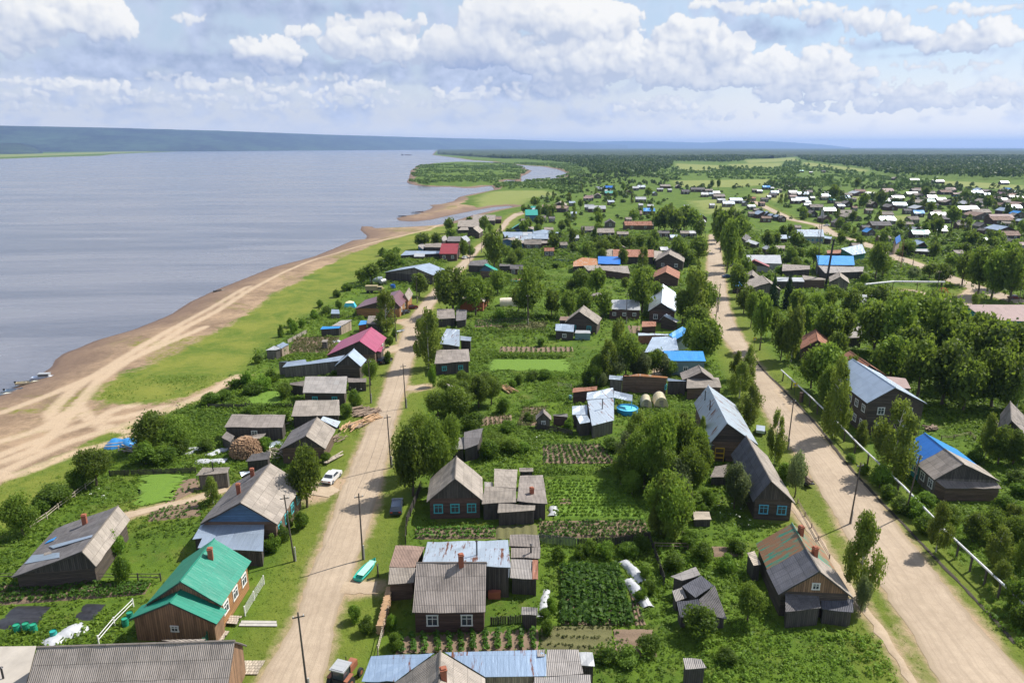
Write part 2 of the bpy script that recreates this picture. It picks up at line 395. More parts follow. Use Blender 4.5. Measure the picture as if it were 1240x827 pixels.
def tin(name, col, rough=.38, metal=.55, rust=0.0, rustcol=(.20,.07,.03), seam=.55, dirt=.25):
    k = ('tin', name)
    if k in MC: return MC[k]
    m, t, b = newmat(name)
    uv = t.node('ShaderNodeUVMap').outputs[0]; u, v, _ = t.sep(uv)
    fr = t.m('FRACT', t.m('DIVIDE', u, seam))
    line = t.m('LESS_THAN', fr, .07)
    hline = t.m('LESS_THAN', t.m('FRACT', t.m('DIVIDE', v, 2.1)), .018)
    br = t.node('ShaderNodeTexBrick', offset=.5); t.set(br, 'Vector', uv)
    br.inputs['Scale'].default_value = 1.0; br.inputs['Brick Width'].default_value = seam*2; br.inputs['Row Height'].default_value = 2.1
    br.inputs['Mortar Size'].default_value = .0; br.inputs['Color1'].default_value = (0,0,0,1); br.inputs['Color2'].default_value = (1,1,1,1)
    sheet = t.sep(br.outputs['Color'])[0]
    n = t.noise(t.comb(t.m('MULTIPLY', u, 2.0), t.m('MULTIPLY', v, .5)), .9, 6, .65)
    c = t.mix(t.m('ADD', t.m('MULTIPLY', n, .6), t.m('MULTIPLY', sheet, .35)), tuple(x*(1-dirt) for x in col), tuple(min(1,x*(1+dirt*.6)) for x in col))
    if rust > 0:
        rf = t.ss(t.m('ADD', t.noise(t.comb(t.m('MULTIPLY', u, 2.4), t.m('MULTIPLY', v, .35)), .8, 7, .7), t.m('MULTIPLY', sheet, .12)), .62-rust*.35, .70-rust*.3)
        c = t.mix(rf, c, rustcol)
    c = t.mix(t.m('MULTIPLY', t.m('MAXIMUM', line, hline), .35), c, tuple(x*.45 for x in col))
    t.set(b, 'Base Color', c); b.inputs['Roughness'].default_value = rough; b.inputs['Metallic'].default_value = metal
    bp = t.node('ShaderNodeBump'); bp.inputs['Strength'].default_value = .5; bp.inputs['Distance'].default_value = .04
    t.set(bp, 'Height', t.m('ADD', line, t.m('MULTIPLY', n, 2.2))); t.set(b, 'Normal', bp.outputs[0])
    MC[k] = m; return m
def wood(name, col=(.12,.095,.075), vertical=False, pitch=.22, contrast=1.0):
    k = ('wood', name)
    if k in MC: return MC[k]
    m, t, b = newmat(name)
    uv = t.node('ShaderNodeUVMap').outputs[0]; u, v, _ = t.sep(uv)
    a, l = (u, v) if vertical else (v, u)
    cell = t.m('FLOOR', t.m('DIVIDE', a, pitch)); fr = t.m('FRACT', t.m('DIVIDE', a, pitch))
    gap = t.m('LESS_THAN', fr, .14)
    pl = t.noise(t.comb(t.m('MULTIPLY', cell, 7.3), t.m('MULTIPLY', l, .12)), 1.0, 3)
    gr = t.noise(t.comb(t.m('MULTIPLY', a, 9), t.m('MULTIPLY', l, .8)), 1.4, 5, .7)
    f = t.ss(t.m('ADD', t.m('MULTIPLY', pl, 1.2*contrast), t.m('MULTIPLY', gr, .8)), .6, 1.4)
    c = t.mix(f, tuple(x*.5 for x in col), tuple(min(.9,x*1.5) for x in col))
    st = t.ss(t.noise(uv, .5, 5), .5, .8)
    c = t.mix(t.m('MULTIPLY', st, .4), c, tuple(x*.45 for x in col))
    c = t.mix(t.m('MULTIPLY', gap, .75), c, tuple(x*.18 for x in col))
    t.set(b, 'Base Color', c); b.inputs['Roughness'].default_value = .88
    bp = t.node('ShaderNodeBump'); bp.inputs['Strength'].default_value = .7; bp.inputs['Distance'].default_value = .03
    t.set(bp, 'Height', t.m('SINE', t.m('MULTIPLY', fr, math.pi))); t.set(b, 'Normal', bp.outputs[0])
    MC[k] = m; return m
def leafmat(name, dark, light, scale=.9, trans=.36):
    k = ('leaf', name)
    if k in MC: return MC[k]
    m, t, b = newmat(name)
    oi = t.node('ShaderNodeObjectInfo').outputs['Random']
    g = t.node('ShaderNodeNewGeometry').outputs['Position']
    vr = t.node('ShaderNodeAttribute', attribute_name='tone').outputs['Fac']
    n = t.m('ADD', t.m('MULTIPLY', t.noise(g, scale, 3, .6), .6), t.m('MULTIPLY', t.noise(g, scale*.16, 3, .6), .4))
    f = t.m('ADD', t.m('MULTIPLY', n, .6), t.m('ADD', t.m('MULTIPLY', vr, .65), t.m('MULTIPLY', t.m('SUBTRACT', oi, .5), .35)))
    c = t.mix(t.ss(f, .2, 1.05), dark, light)
    hv = t.node('ShaderNodeHueSaturation'); t.set(hv, 'Color', c)
    t.set(hv, 'Hue', t.m('ADD', .488, t.m('MULTIPLY', oi, .028))); t.set(hv, 'Value', t.m('ADD', .78, t.m('MULTIPLY', oi, .42)))
    t.set(b, 'Base Color', hv.outputs[0]); b.inputs['Roughness'].default_value = .62
    try: b.inputs['Specular IOR Level'].default_value = .25
    except Exception: pass
    tr = t.node('ShaderNodeBsdfTranslucent'); tc2 = t.mix(.6, hv.outputs[0], tuple(min(1,x*2.2) for x in light)); t.set(tr, 'Color', tc2)
    mx = t.node('ShaderNodeMixShader'); mx.inputs[0].default_value = trans
    t.l.new(b.outputs[0], mx.inputs[1]); t.l.new(tr.outputs[0], mx.inputs[2])
    t.l.new(mx.outputs[0], t.n['Material Output'].inputs[0])
    MC[k] = m; return m

SL = slate('slate_grey', (.255,.220,.195), 1.15); SLD = slate('slate_dark', (.135,.125,.125), 1.25); SLL = slate('slate_pale', (.345,.300,.255), .95)
SLW = slate('slate_worn', (.24,.22,.205), 1.5, .55, (.42,.41,.40)); SLB = slate('slate_brown', (.27,.185,.145), 1.1)
TIN = tin('tin_grey_blue', (.42,.50,.60)); TINL = tin('tin_pale', (.50,.57,.64), dirt=.2, rust=.02); TIND = tin('tin_blue_dull', (.34,.45,.60), metal=.45, rust=.03)
TWHITE = tin('tin_white', (.44,.45,.46), metal=.2, dirt=.08)
TGREEN = tin('tin_green', (.010,.215,.140), metal=.0, rough=.42, dirt=.25, seam=.35); TTEAL = tin('tin_teal', (.02,.30,.24), metal=.0, rough=.4, dirt=.15)
TMAG = tin('tin_crimson', (.34,.05,.115), metal=.0, rough=.33, dirt=.25, seam=.4); TBROWN = tin('tin_brown', (.16,.07,.085), metal=.05, rough=.35, seam=.4)
TRED = tin('tin_dark_red', (.26,.025,.03), metal=.0, rough=.45); TBLUE = tin('tin_blue', (.02,.17,.58), metal=.0, rough=.35, dirt=.2)
TSKY = tin('tin_sky_blue', (.05,.30,.72), metal=.05, rough=.3); TRUST = tin('tin_rust', (.36,.16,.10), metal=.0, rough=.8, dirt=.4, rust=.3)
TRUSTG = tin('tin_green_rusting', (.03,.24,.16), metal=.0, rough=.6, rust=.42, rustcol=(.23,.115,.055), dirt=.3)
TPINK = tin('tin_pinkish', (.30,.20,.185), metal=.0, rough=.7, dirt=.3)
TCOPPER = tin('tin_patched_copper', (.50,.40,.33), metal=.2, rough=.5, rust=.55, rustcol=(.42,.17,.05))
TAR = slate('tarred_boards', (.10,.10,.115), 1.3); FELT = plain('roofing_felt', (.40,.36,.31), .9, 0, .2, .6)
WD = wood('log_wall_dark', (.085,.065,.052)); WB = wood('log_wall_brown', (.15,.10,.07)); WG = wood('plank_wall_grey', (.17,.15,.13), True)
WDP = wood('plank_wall_dark', (.08,.068,.06), True); WO = wood('plank_wall_orange', (.50,.25,.10), False, .3, .7); WOV = wood('plank_gable_brown', (.22,.13,.075), True, .25, 1.2)
WRED = wood('log_wall_reddish', (.105,.062,.050)); WWHITE = wood('board_wall_white', (.62,.60,.56), True, .3, .4); WPALE = wood('plank_wall_pale', (.42,.33,.24), True)
WBLUE = wood('board_wall_blue', (.12,.24,.42), False, .25, .6); WTURQ = wood('board_wall_turquoise', (.06,.36,.36), True, .3, .5); WORG = wood('board_wall_orange', (.62,.19,.09), False, .3, .4)
WGREEN = wood('board_wall_green', (.03,.16,.10), True); WPCYAN = wood('board_wall_pale_cyan', (.38,.55,.58), False, .3, .4)
PLANK = wood('weathered_planks', (.40,.34,.27), False, .3, 1.1)
GLASS = plain('window_glass', (.05,.06,.075), .08, 0, .3, 5); FWHITE = plain('paint_white', (.75,.75,.72), .5); FBLUE = plain('paint_light_blue', (.10,.42,.62), .5)
FTURQ = plain('paint_turquoise', (.07,.45,.50), .5); BRICK = plain('brick_red', (.30,.10,.055), .9, 0, .35, 9); METALD = plain('dark_metal', (.05,.05,.055), .5, .6)
BARK = plain('bark', (.12,.09,.065), .95, 0, .4, 4); BBARK = plain('birch_bark', (.55,.52,.47), .85, 0, .35, 5)
POLE = plain('tarred_pole', (.10,.082,.068), .9, 0, .25, 3); CONC = plain('concrete', (.42,.40,.36), .9, 0, .15, 2)
PIPE = plain('pipe_lagging_white', (.66,.66,.66), .6, 0, .18, 1.2); SHEETW = plain('plastic_sheet_white', (.46,.47,.49), .45, 0, .12, 3)
FRESH = plain('split_wood', (.50,.32,.18), .9, 0, .4, 6); LOGW = plain('old_logs', (.26,.19,.14), .95, 0, .4, 5)
LEAF_T = leafmat('leaves_deciduous', (.032,.064,.009), (.170,.235,.026)); LEAF_B = leafmat('leaves_birch', (.040,.070,.010), (.190,.235,.032), 1.0)
LEAF_S = leafmat('needles_spruce', (.014,.032,.012), (.050,.085,.022), 1.2, .12); LEAF_P = leafmat('leaves_pale_willow', (.050,.075,.028), (.175,.215,.075), 1.2)
LEAF_U = leafmat('leaves_bush', (.030,.068,.008), (.150,.235,.020), 1.0); LEAF_W = leafmat('weeds', (.045,.098,.009), (.190,.285,.024), .35, .3)
LEAF_C = leafmat('crop_leaves', (.028,.072,.010), (.095,.185,.020), .8); LEAF_F = leafmat('leaves_far', (.032,.070,.015), (.120,.185,.032), .03, .15)
LEAF_Y = leafmat('crop_leaves_olive', (.050,.062,.018), (.145,.165,.045), .8)
# ------------------------------------------------------------------ shoreline, roads and the ground
WZ = -3.0
def sp(lst): return [tuple(at(x, y, WZ)[:2]) for x, y in lst]
MAIN = [(-160,540),(0,476),(12,472),(45,456),(64,444),(66.5,436),(77,428),(93,422.5),(117,412),(160,400),(184,390.6),(207,381),(230,366),(262,351),
 (290,340),(330,324),(380,311),(405,301),(428,291),(443,290),(445,286),(436.6,278.5),(438,274),(450,274.6),(455,277),(464,277),(485,276),(510,274.6),(535,272.3),
 (554,266.6),(573.6,260.5),(598,255),(622.5,250.6),(616,249.6),(597.5,251),(573.6,255.3),(545,261),(523.5,266),(502,268.4),(484,267.5),(480,264.5),(490,261.5),(502,260),(521,253.5),
 (524.6,250.5),(520,248.6),(534,247.5),(549.6,243.8),(556,238.8),(567,236.2),(584.4,232.9),(598.6,230),(596,226),(594,225.2),(575.7,227.8),(562.7,228),(545,226.4),(523.5,226.4),(504,224.8),
 (494,222),(493,219.8),(496,215.5),(497.4,206.8),(506,201.3),(523.5,198),(545,196.6),(593,196.9),(621,199.9),(621,199.2),(593,195.7),(573.6,194.6),(545,190.6),(523.5,187.9),(527,184),(529,181.6),
 (400,181.3),(270,182.2),(200,184.2),(137,186.9),(122.6,188.9),(64.5,190.5),(9.7,192.5),(-60,194),(-300,196),(-900,205),(-900,700)]
OXBOW = [(631,213.8),(640,210),(644,207),(630,202.4),(621,199.9),(621,199.2),(637,200.6),(658,202.0),(676,205.4),(688.5,210.5),(684.5,213.5),(665,217.8),(650,220.6),(631,220.6)]
POND = [(609,219.4),(614,218.2),(623.6,218.6),(623,220.9),(612,221)]
WP = [sp(MAIN), sp(OXBOW), sp(POND)]
def sd_water(X, Y):
    d = np.maximum.reduce([polysd(p, X, Y) for p in WP]); return d      # positive over water
SANDP = gp([(-160,660),(0,582),(50,562),(100,541),(130,523),(160,509),(200,496),(240,482),(286,461.5),(290,456),(272,460),(255,470),(226,481),(197,488),(160,489),(128,485),(113,483),
 (125,468),(149,453),(170,448),(191,437),(218,428),(239,412),(262,400),(287,386),(330,357),(380,327),(420,309),(470,291),(505,282),(540,273),(540,266)]) + gp([(480,255),(430,268),(380,290),(290,325),(180,375),(90,405),(40,430),(-160,500)])
SPIT = gp([(478,272),(535,264),(575,258.2),(610,251.5),(585,249.3),(572,247),(558,247),(568,240.5),(560,234),(540,240),(505,246),(480,258)])
ROADL_E = [(290,862),(312,829),(352,762),(374.6,696),(386.8,668.4),(404,619.8),(411,599),(435.4,540),(443.6,520),(454,499.6),(465,470),(475.5,438.4),(483.5,415),(490,396),(503,376),(512.8,364.6),(526.8,349),(552,323.9),(564.5,311.3),(577,298.7),(594,286),(605,276.5),(611.5,266.6),(622,259.2),(632,256.3)]
ROADL_W = [(380,862),(394,825),(407.6,744.8),(421.5,706.6),(438.8,661.5),(449,626.8),(463,581.6),(471,543),(477,515),(484,489),(492.8,465),(497.5,443),(505,419.8),(508,398),(515,383),(524,371),(534,357),(558,330),(568.7,317.6),(581,303),(598,288.5),(610,277.8),(617,268.4),(626,262),(635,259)]
ROADR_W = [(1166,866),(1139.4,827),(1108,772.5),(1083.9,737.8),(1063,703),(1018,637),(993.7,595.5),(974.6,560.8),(957,541),(934,514),(922,492),(912,466),(902,446),(888,424),(874,408),(866,393),(859,372),(856,345),(856.5,320),(859,284)]
ROADR_E = [(1285,866),(1238,814),(1188,762),(1143,706.6),(1094,644),(1052.7,592),(1031.9,571),(1004,540),(990,516),(965,490.8),(941,466.6),(922,447),(908,424),(897,404),(889,390),(884,374.6),(880,356),(878,335),(874,310),(869,284)]
def ribbon(name, L, Rr, mat, z=0.012, jit=.12, step=1.2, label=None):
    A = [Vector((*at(x,y)[:2],0)) for x,y in L]; B = [Vector((*at(x,y)[:2],0)) for x,y in Rr]
    def resamp(P, n):
        d = [0]
        for i in range(1, len(P)): d.append(d[-1]+(P[i]-P[i-1]).length)
        T = np.linspace(0, d[-1], n)
        return np.stack([np.interp(T, d, [p[0] for p in P]), np.interp(T, d, [p[1] for p in P])], 1)
    L_ = sum((A[i+1]-A[i]).length for i in range(len(A)-1)); n = max(8, int(L_/step))
    a = resamp(A, n); b = resamp(B, n)
    for arr in (a, b):                      # smooth the outline, then fray it slightly
        for _ in range(6): arr[1:-1] = (arr[:-2]+arr[1:-1]*2+arr[2:])/4
    nn = nr.normal(0, 1, (n, 2)); 
    w = b-a; w /= np.linalg.norm(w, axis=1)[:, None]
    a -= w*nn[:, :1]*jit; b += w*nn[:, 1:]*jit
    K = 5; V = []
    for k in range(K):
        t = k/(K-1); V.append(np.c_[a*(1-t)+b*t, np.full(n, z + .05*math.sin(t*math.pi))])
    V = np.concatenate(V); F = []
    i = np.arange(n-1)
    for k in range(K-1): F.append(np.c_[k*n+i, (k+1)*n+i, (k+1)*n+i+1, k*n+i+1])
    # a coordinate that runs across the road, for its wheel tracks
    across = np.concatenate([np.full(n, k/(K-1)) for k in range(K)])
    me = big_mesh(name, V, np.concatenate(F), {'across': across}, smooth=True)
    o = linkobj(name, me, mat); tag(o, kind='structure')
    if label: o['label'] = label
    return o, (a, b)
def dirt_mat(name, c0=(.305,.235,.165), c1=(.455,.36,.262), track=True):
    m, t, b = newmat(name)
    g = t.node('ShaderNodeNewGeometry').outputs['Position']
    ac = t.node('ShaderNodeAttribute', attribute_name='across').outputs['Fac']
    n1 = t.noise(g, .12, 5, .6); n2 = t.noise(g, .9, 6, .7); n3 = t.noise(g, 6.0, 4, .7)
    f = t.ss(t.m('ADD', t.m('ADD', t.m('MULTIPLY', n1, .7), t.m('MULTIPLY', n2, .6)), t.m('MULTIPLY', n3, .35)), .5, 1.15)
    c = t.mix(f, c0, c1)
    if track:
        tr = t.noise(t.comb(t.m('MULTIPLY', ac, 24), t.m('MULTIPLY', t.sep(g)[1], .006)), 1.0, 4, .6)
        c = t.mix(t.m('MULTIPLY', t.ss(tr, .42, .66), .34), c, tuple(x*.70 for x in c0))
        edge = t.ss(t.m('ABSOLUTE', t.m('SUBTRACT', ac, .5)), .38, .5)
        c = t.mix(t.m('MULTIPLY', edge, t.m('MULTIPLY', n2, .9)), c, (.22,.17,.10))
        pot = t.ss(t.noise(g, .45, 3, .5), .70, .76)
        c = t.mix(t.m('MULTIPLY', pot, .4), c, (.24,.18,.13))
    t.set(b, 'Base Color', c); b.inputs['Roughness'].default_value = .95
    bp = t.node('ShaderNodeBump'); bp.inputs['Strength'].default_value = .5; bp.inputs['Distance'].default_value = .06; t.set(bp, 'Height', t.m('ADD', n3, n2)); t.set(b, 'Normal', bp.outputs[0])
    return m
DIRT = dirt_mat('packed_dirt'); DIRTP = dirt_mat('path_dirt', (.31,.23,.15), (.47,.37,.26), False)
EDGES = {}
_, EDGES['L'] = ribbon('road', ROADL_E, ROADL_W, DIRT)
_, EDGES['R'] = ribbon('road', ROADR_W, ROADR_E, DIRT)
def pline(name, c, pts, w, mat=DIRTP, z=.02, jit=.12):
    P = [cat_(c, x, y) for x, y in pts]; L = []; Rr = []
    for i, p in enumerate(P):
        d = (P[min(i+1,len(P)-1)]-P[max(i-1,0)]); d.z = 0; d.normalize(); n = Vector((-d.y, d.x, 0))
        L.append(p+n*w/2); Rr.append(p-n*w/2)
    toP = lambda q: tuple(float(v) for v in proj(q.x, q.y))
    return ribbon(name, [toP(q) for q in L], [toP(q) for q in Rr], mat, z, jit, 1.0)
ROADP_C = [(992,272),(1004,282),(1022,288.5),(1045,295),(1075,308),(1108,320),(1150,337),(1180,348),(1212,359),(1250,369),(1300,382)]
PATHS = [('road','P',ROADP_C,7.5),('road','P',[(905,241),(918,246.5),(930,252.5),(946,260),(958,266),(992,273)],6.0),
 ('path','P',[(414,711),(435,712),(456,711)],2.2),('path','P',[(494,470),(504,470.5),(516,468)],3.0),('path','P',[(402,588),(392,592),(383,600)],4.5),
 ('path','A',[(420,250),(520,222),(620,200),(700,180),(790,150)],1.6),('path','P',[(508,398),(497,390),(488,389)],6.0),('path','P',[(484,420),(470,424),(458,427)],4.5),
 ('path','P',[(1165,372),(1120,356),(1100,352)],5.0),('path','P',[(1180,351),(1168,360),(1172,372)],4.0),('path','P',[(950,602),(985,645),(1030,715),(1075,775),(1110,835)],1.0),
 ('path','P',[(876,322),(890,322),(900,321)],5.0),('path','H',[(140,475),(170,520),(260,640)],1.2),('path','P',[(792,462),(800,440)],2.0)]
path_world = []
for nm, c, pts, w in PATHS:
    pline(nm, c, pts, w, DIRT if nm == 'road' else DIRTP, .016 if nm == 'road' else .024)
    path_world.append(([tuple(cat_(c, x, y)[:2]) for x, y in pts], w))

# ground sheet: rows and columns that open out with distance
ny, nx = 880, 540
yy = 135*np.exp(np.linspace(0, math.log(42000/135), ny))-200
uu = np.linspace(-1, 1, nx)
Yg = np.repeat(yy[:, None], nx, 1); Xg = uu[None, :]*(Yg+210)*1.05
sdw = sd_water(Xg, Yg)
dist = np.hypot(Xg, Yg)
slopew = np.clip(14+dist*.03, 14, 60)
t_ = np.clip(1+(-sdw-slopew)/slopew, -1, 1)          # -1 out over water ... 1 well inland
inl = np.clip(-sdw/slopew, -1.2, 1.0)
Zg = np.where(inl >= 0, WZ*(1-inl)**1.6, WZ+inl*3.0)
def vnoise(X, Y, s, seed):
    r = np.random.default_rng(seed); G = r.random((256,256))
    x = X/s; y = Y/s; xi = np.floor(x).astype(int); yi = np.floor(y).astype(int); fx = x-xi; fy = y-yi
    fx = fx*fx*(3-2*fx); fy = fy*fy*(3-2*fy); g = lambda a, b: G[a & 255, b & 255]
    return (g(xi,yi)*(1-fx)+g(xi+1,yi)*fx)*(1-fy)+(g(xi,yi+1)*(1-fx)+g(xi+1,yi+1)*fx)*fy-.5
sandd = np.maximum.reduce([polysd(SANDP, Xg, Yg)/1.0, polysd(SPIT, Xg, Yg)+6*vnoise(Xg,Yg,25,3), sdw+9+8*vnoise(Xg,Yg,40,5)])
sandd += np.clip(dist*.02,0,6)*vnoise(Xg, Yg, 14, 8)
roadd = np.full(Xg.shape, 1e3)
for k in ('L','R'):
    a, b = EDGES[k]; roadd = np.minimum(roadd, -polysd(np.concatenate([a, b[::-1]])[::1][np.r_[0:len(a):4, len(a):2*len(a):4]], Xg, Yg))
for P, w in path_world: roadd = np.minimum(roadd, linesd(P, Xg, Yg)-w/2)
MEADOW = gp([(-160,700),(0,650),(60,615),(120,560),(160,530),(215,500),(270,480),(300,450),(330,415),(375,385),(430,345),(480,315),(520,300),(560,280),(540,262),(300,300),(-160,450)])
mead = polysd(MEADOW, Xg, Yg)
FIELDS = [[(817,198),(852,199.5),(880,200.5),(880,204.6),(855,207),(817,206)],[(880,199),(950,197),(945,203),(885,205)],[(811,219),(935,217),(940,223),(896,227),(817,227)],
 [(1120,218.5),(1175,220),(1245,225),(1245,231),(1190,228),(1150,226)],[(900,194),(963,191),(968,195),(905,198)],[(972,196),(1015,201),(1055,206),(1050,209),(970,201)],
 [(590,231),(662,230.5),(682,236),(645,240),(640,246),(622,250),(600,250),(575,248),(572,240)],[(905,236),(940,232),(960,236),(940,246)],[(1020,233),(1060,230),(1070,240),(1030,245)],[(1070,262),(1120,258),(1125,268),(1080,272)],[(830,243),(890,240),(900,255),(850,262)]]
fieldd = np.maximum.reduce([polysd(gp(f), Xg, Yg) for f in FIELDS+[[(-400,193),(0,190.5),(64,188.5),(137,185.8),(200,183.4),(150,183.6),(60,186),(0,187.5),(-400,189)]]])
# gentle unevenness of the village land, none under the roads
und = .07*vnoise(Xg,Yg,23,1)+.03*vnoise(Xg,Yg,7,2)+np.clip((dist-500)/500,0,1)*.6*vnoise(Xg,Yg,90,2)
Zg = Zg + np.where(sdw < 0, und*np.clip((roadd-2)/8,0,1)*np.clip(-sdw/10,0,1), 0) - .22*np.clip(roadd/5,0,1)*0
Zg = np.minimum(Zg, np.where(roadd < 1.5, 0.0, 9)) - np.where((sdw<0), .015, 0)
V = np.c_[Xg.ravel(), Yg.ravel(), Zg.ravel()]
ii, jj = np.meshgrid(np.arange(ny-1), np.arange(nx-1), indexing='ij'); q = (ii*nx+jj).ravel()
Fq = np.c_[q, q+1, q+nx+1, q+nx]
def ground_mat():
    m, t, b = newmat('ground_cover')
    g = t.node('ShaderNodeNewGeometry').outputs['Position']
    A = lambda n: t.node('ShaderNodeAttribute', attribute_name=n).outputs['Fac']
    n0 = t.noise(g, .012, 5, .6); n1 = t.noise(g, .09, 6, .65, .4); n2 = t.noise(g, .7, 6, .7); n3 = t.noise(g, 4.5, 4, .7)
    # village grass: lush and dry patches
    fa = t.ss(t.m('ADD', t.m('MULTIPLY', n1, .8), t.m('MULTIPLY', n2, .5)), .45, .9)
    c = t.mix(fa, (.050,.095,.012), (.125,.190,.018))
    c = t.mix(t.m('MULTIPLY', t.ss(n3, .35, .7), .5), c, (.075,.135,.014))
    c = t.mix(t.m('MULTIPLY', t.ss(t.noise(g, .16, 5, .7), .52, .68), .45), c, (.155,.150,.040))
    # open grazed meadow
    md = t.ss(t.m('ADD', A('meadow'), t.m('MULTIPLY', t.m('SUBTRACT', n2, .5), 6)), -3, 6)
    cm = t.mix(t.ss(t.m('ADD', n1, t.m('MULTIPLY', n2, .35)), .45, .85), (.080,.132,.016), (.185,.200,.035))
    cm = t.mix(t.m('MULTIPLY', t.ss(n3, .5, .75), .35), cm, (.10,.14,.02))
    c = t.mix(md, c, cm)
    # far fields
    fd = t.ss(t.m('ADD', A('field'), t.m('MULTIPLY', t.m('SUBTRACT', n1, .5), 20)), -4, 12)
    c = t.mix(fd, c, t.mix(n1, (.15,.195,.042), (.235,.245,.080)))
    # worn verge along the roads
    vg = t.m('ADD', A('road'), t.m('MULTIPLY', t.m('SUBTRACT', t.m('ADD', t.m('MULTIPLY', n1, .6), t.m('MULTIPLY', n2, .5)), .55), -5))
    worn = t.m('SUBTRACT', 1.0, t.ss(vg, -.6, 1.3))
    verge = t.m('SUBTRACT', 1.0, t.ss(A('road'), 2.0, 7.0))
    c = t.mix(t.m('MULTIPLY', verge, .55), c, t.mix(n2, (.105,.145,.018), (.200,.200,.040)))
    c = t.mix(worn, c, t.mix(n3, (.30,.21,.13), (.46,.34,.23)))
    # beach: silt near the water, pale sand, driven tracks, grass tufts
    sd_ = A('sand'); wt = A('water')
    sn = t.ss(t.m('ADD', sd_, t.m('MULTIPLY', t.m('SUBTRACT', t.m('ADD', t.m('MULTIPLY', n1, .6), t.m('MULTIPLY', n2, .55)), .575), 15)), -1.2, 1.2)
    cs = t.mix(t.ss(t.m('ADD', n1, t.m('MULTIPLY', n2, .5)), .5, .95), (.165,.112,.074), (.365,.258,.165))
    cs = t.mix(t.m('MULTIPLY', t.ss(n3, .45, .7), .35), cs, (.40,.29,.19))
    cs = t.mix(t.m('MULTIPLY', t.ss(t.noise(g, .22, 7, .75, 1.2), .50, .62), .5), cs, (.20,.145,.095))
    wet = t.m('SUBTRACT', 1.0, t.ss(wt, 2.0, 22.0))
    cs = t.mix(t.m('MULTIPLY', wet, .8), cs, t.mix(n2, (.130,.088,.070), (.215,.145,.108)))
    wetter = t.m('SUBTRACT', 1.0, t.ss(wt, .3, 2.4))
    cs = t.mix(t.m('MULTIPLY', wetter, .6), cs, (.10,.07,.065))
    tuft = t.m('MULTIPLY', t.ss(t.noise(g, .035, 6, .7, .8), .50, .60), t.ss(wt, 8, 20))
    cs = t.mix(t.m('MULTIPLY', tuft, t.ss(n2, .38, .6)), cs, (.16,.165,.03))
    tk = t.m('SUBTRACT', 1.0, t.ss(t.m('ADD', A('track'), t.m('MULTIPLY', t.m('SUBTRACT', n2, .5), 2)), .5, 1.9))
    cs = t.mix(t.m('MULTIPLY', tk, .85), cs, t.mix(n3, (.42,.315,.21), (.53,.41,.29)))
    c = t.mix(sn, c, cs)
    c = t.mix(t.m('MULTIPLY', t.m('MULTIPLY', tk, .9), t.m('SUBTRACT', 1.0, sn)), c, (.50,.37,.25))
    t.set(b, 'Base Color', c); b.inputs['Roughness'].default_value = .95
    try: b.inputs['Specular IOR Level'].default_value = .15
    except Exception: pass
    bp = t.node('ShaderNodeBump'); bp.inputs['Strength'].default_value = .8; bp.inputs['Distance'].default_value = .25
    t.set(bp, 'Height', t.m('ADD', n2, t.m('MULTIPLY', n3, .45))); t.set(b, 'Normal', bp.outputs[0])
    return m
TRACKS = [gp([(-60,602),(0,573),(27,560),(80,536),(133,520),(160,512),(197,499),(240,481),(262,471),(287,455)]), gp([(-60,575),(0,551),(60,528),(110,512),(150,505),(200,492)]), gp([(110,512),(140,495),(165,490)]), gp([(0,500),(60,478),(120,452),(180,425),(250,395)]), gp([(70,520),(60,500),(90,470),(150,432),(230,385),(300,345)]),
 gp([(0,560),(40,545),(70,520),(95,490),(118,462),(150,440),(190,418),(225,396),(260,378),(300,352),(340,330),(385,310),(430,298),(480,287),(520,278),(536,270)]),
 gp([(-40,590),(30,572),(90,548),(140,535),(165,525)]), gp([(95,490),(110,510),(140,520),(165,522)]), gp([(0,535),(50,520),(95,490)])]
trackd = np.minimum.reduce([linesd(T, Xg, Yg) for T in TRACKS])
gm = ground_mat()
cl = lambda a: np.clip(a, -60, 60).ravel()
attrs = {'meadow': cl(mead), 'field': cl(fieldd), 'road': cl(roadd), 'sand': cl(sandd), 'water': cl(-sdw), 'track': cl(trackd)}
# beach faces form their own object, the rest is the ground; both wear the same material
fs = (sandd > 0).ravel()[Fq].all(axis=1) & (dist.ravel()[Fq[:,0]] < 1500)
def submesh(name, mask):
    f = Fq[mask]; used = np.unique(f); mp = np.zeros(len(V), np.int64); mp[used] = np.arange(len(used))
    return big_mesh(name, V[used], mp[f], {k: v[used] for k, v in attrs.items()}, smooth=True)
tag(linkobj('beach', submesh('beach', fs), gm), kind='structure')
tag(linkobj('ground', submesh('ground', ~fs), gm), kind='structure')

# river
def water_mat():
    m, t, b = newmat('river_water')
    g = t.node('ShaderNodeNewGeometry').outputs['Position']
    gx, gy, _ = t.sep(g)
    v = t.comb(t.m('MULTIPLY', gx, .35), gy)
    n1 = t.noise(v, .35, 6, .7, .5); n2 = t.noise(t.comb(t.m('MULTIPLY', gx, .25), gy), .018, 7, .68, .9); n3 = t.noise(v, 1.6, 3, .6)
    t.set(b, 'Base Color', t.mix(t.ss(n2, .38, .62), (.110,.118,.150), (.185,.190,.220)))
    t.set(b, 'Roughness', t.m('ADD', .16, t.m('MULTIPLY', t.ss(n2, .38, .66), .14)))
    b.inputs['IOR'].default_value = 1.33
    bp = t.node('ShaderNodeBump'); bp.inputs['Strength'].default_value = .9; bp.inputs['Distance'].default_value = .35
    t.set(bp, 'Height', t.m('ADD', n1, t.m('MULTIPLY', n3, .25))); t.set(b, 'Normal', bp.outputs[0])
    return m
wv = []; wf = []
wy = [-150, 150, 400, 1000, 3000, 9000, 30000]
for y in wy: wv += [(-(y+600)*1.1-100, y, WZ), (max(260, y*.14+120), y, WZ)]
wf = [(2*i, 2*i+1, 2*i+3, 2*i+2) for i in range(len(wy)-1)]
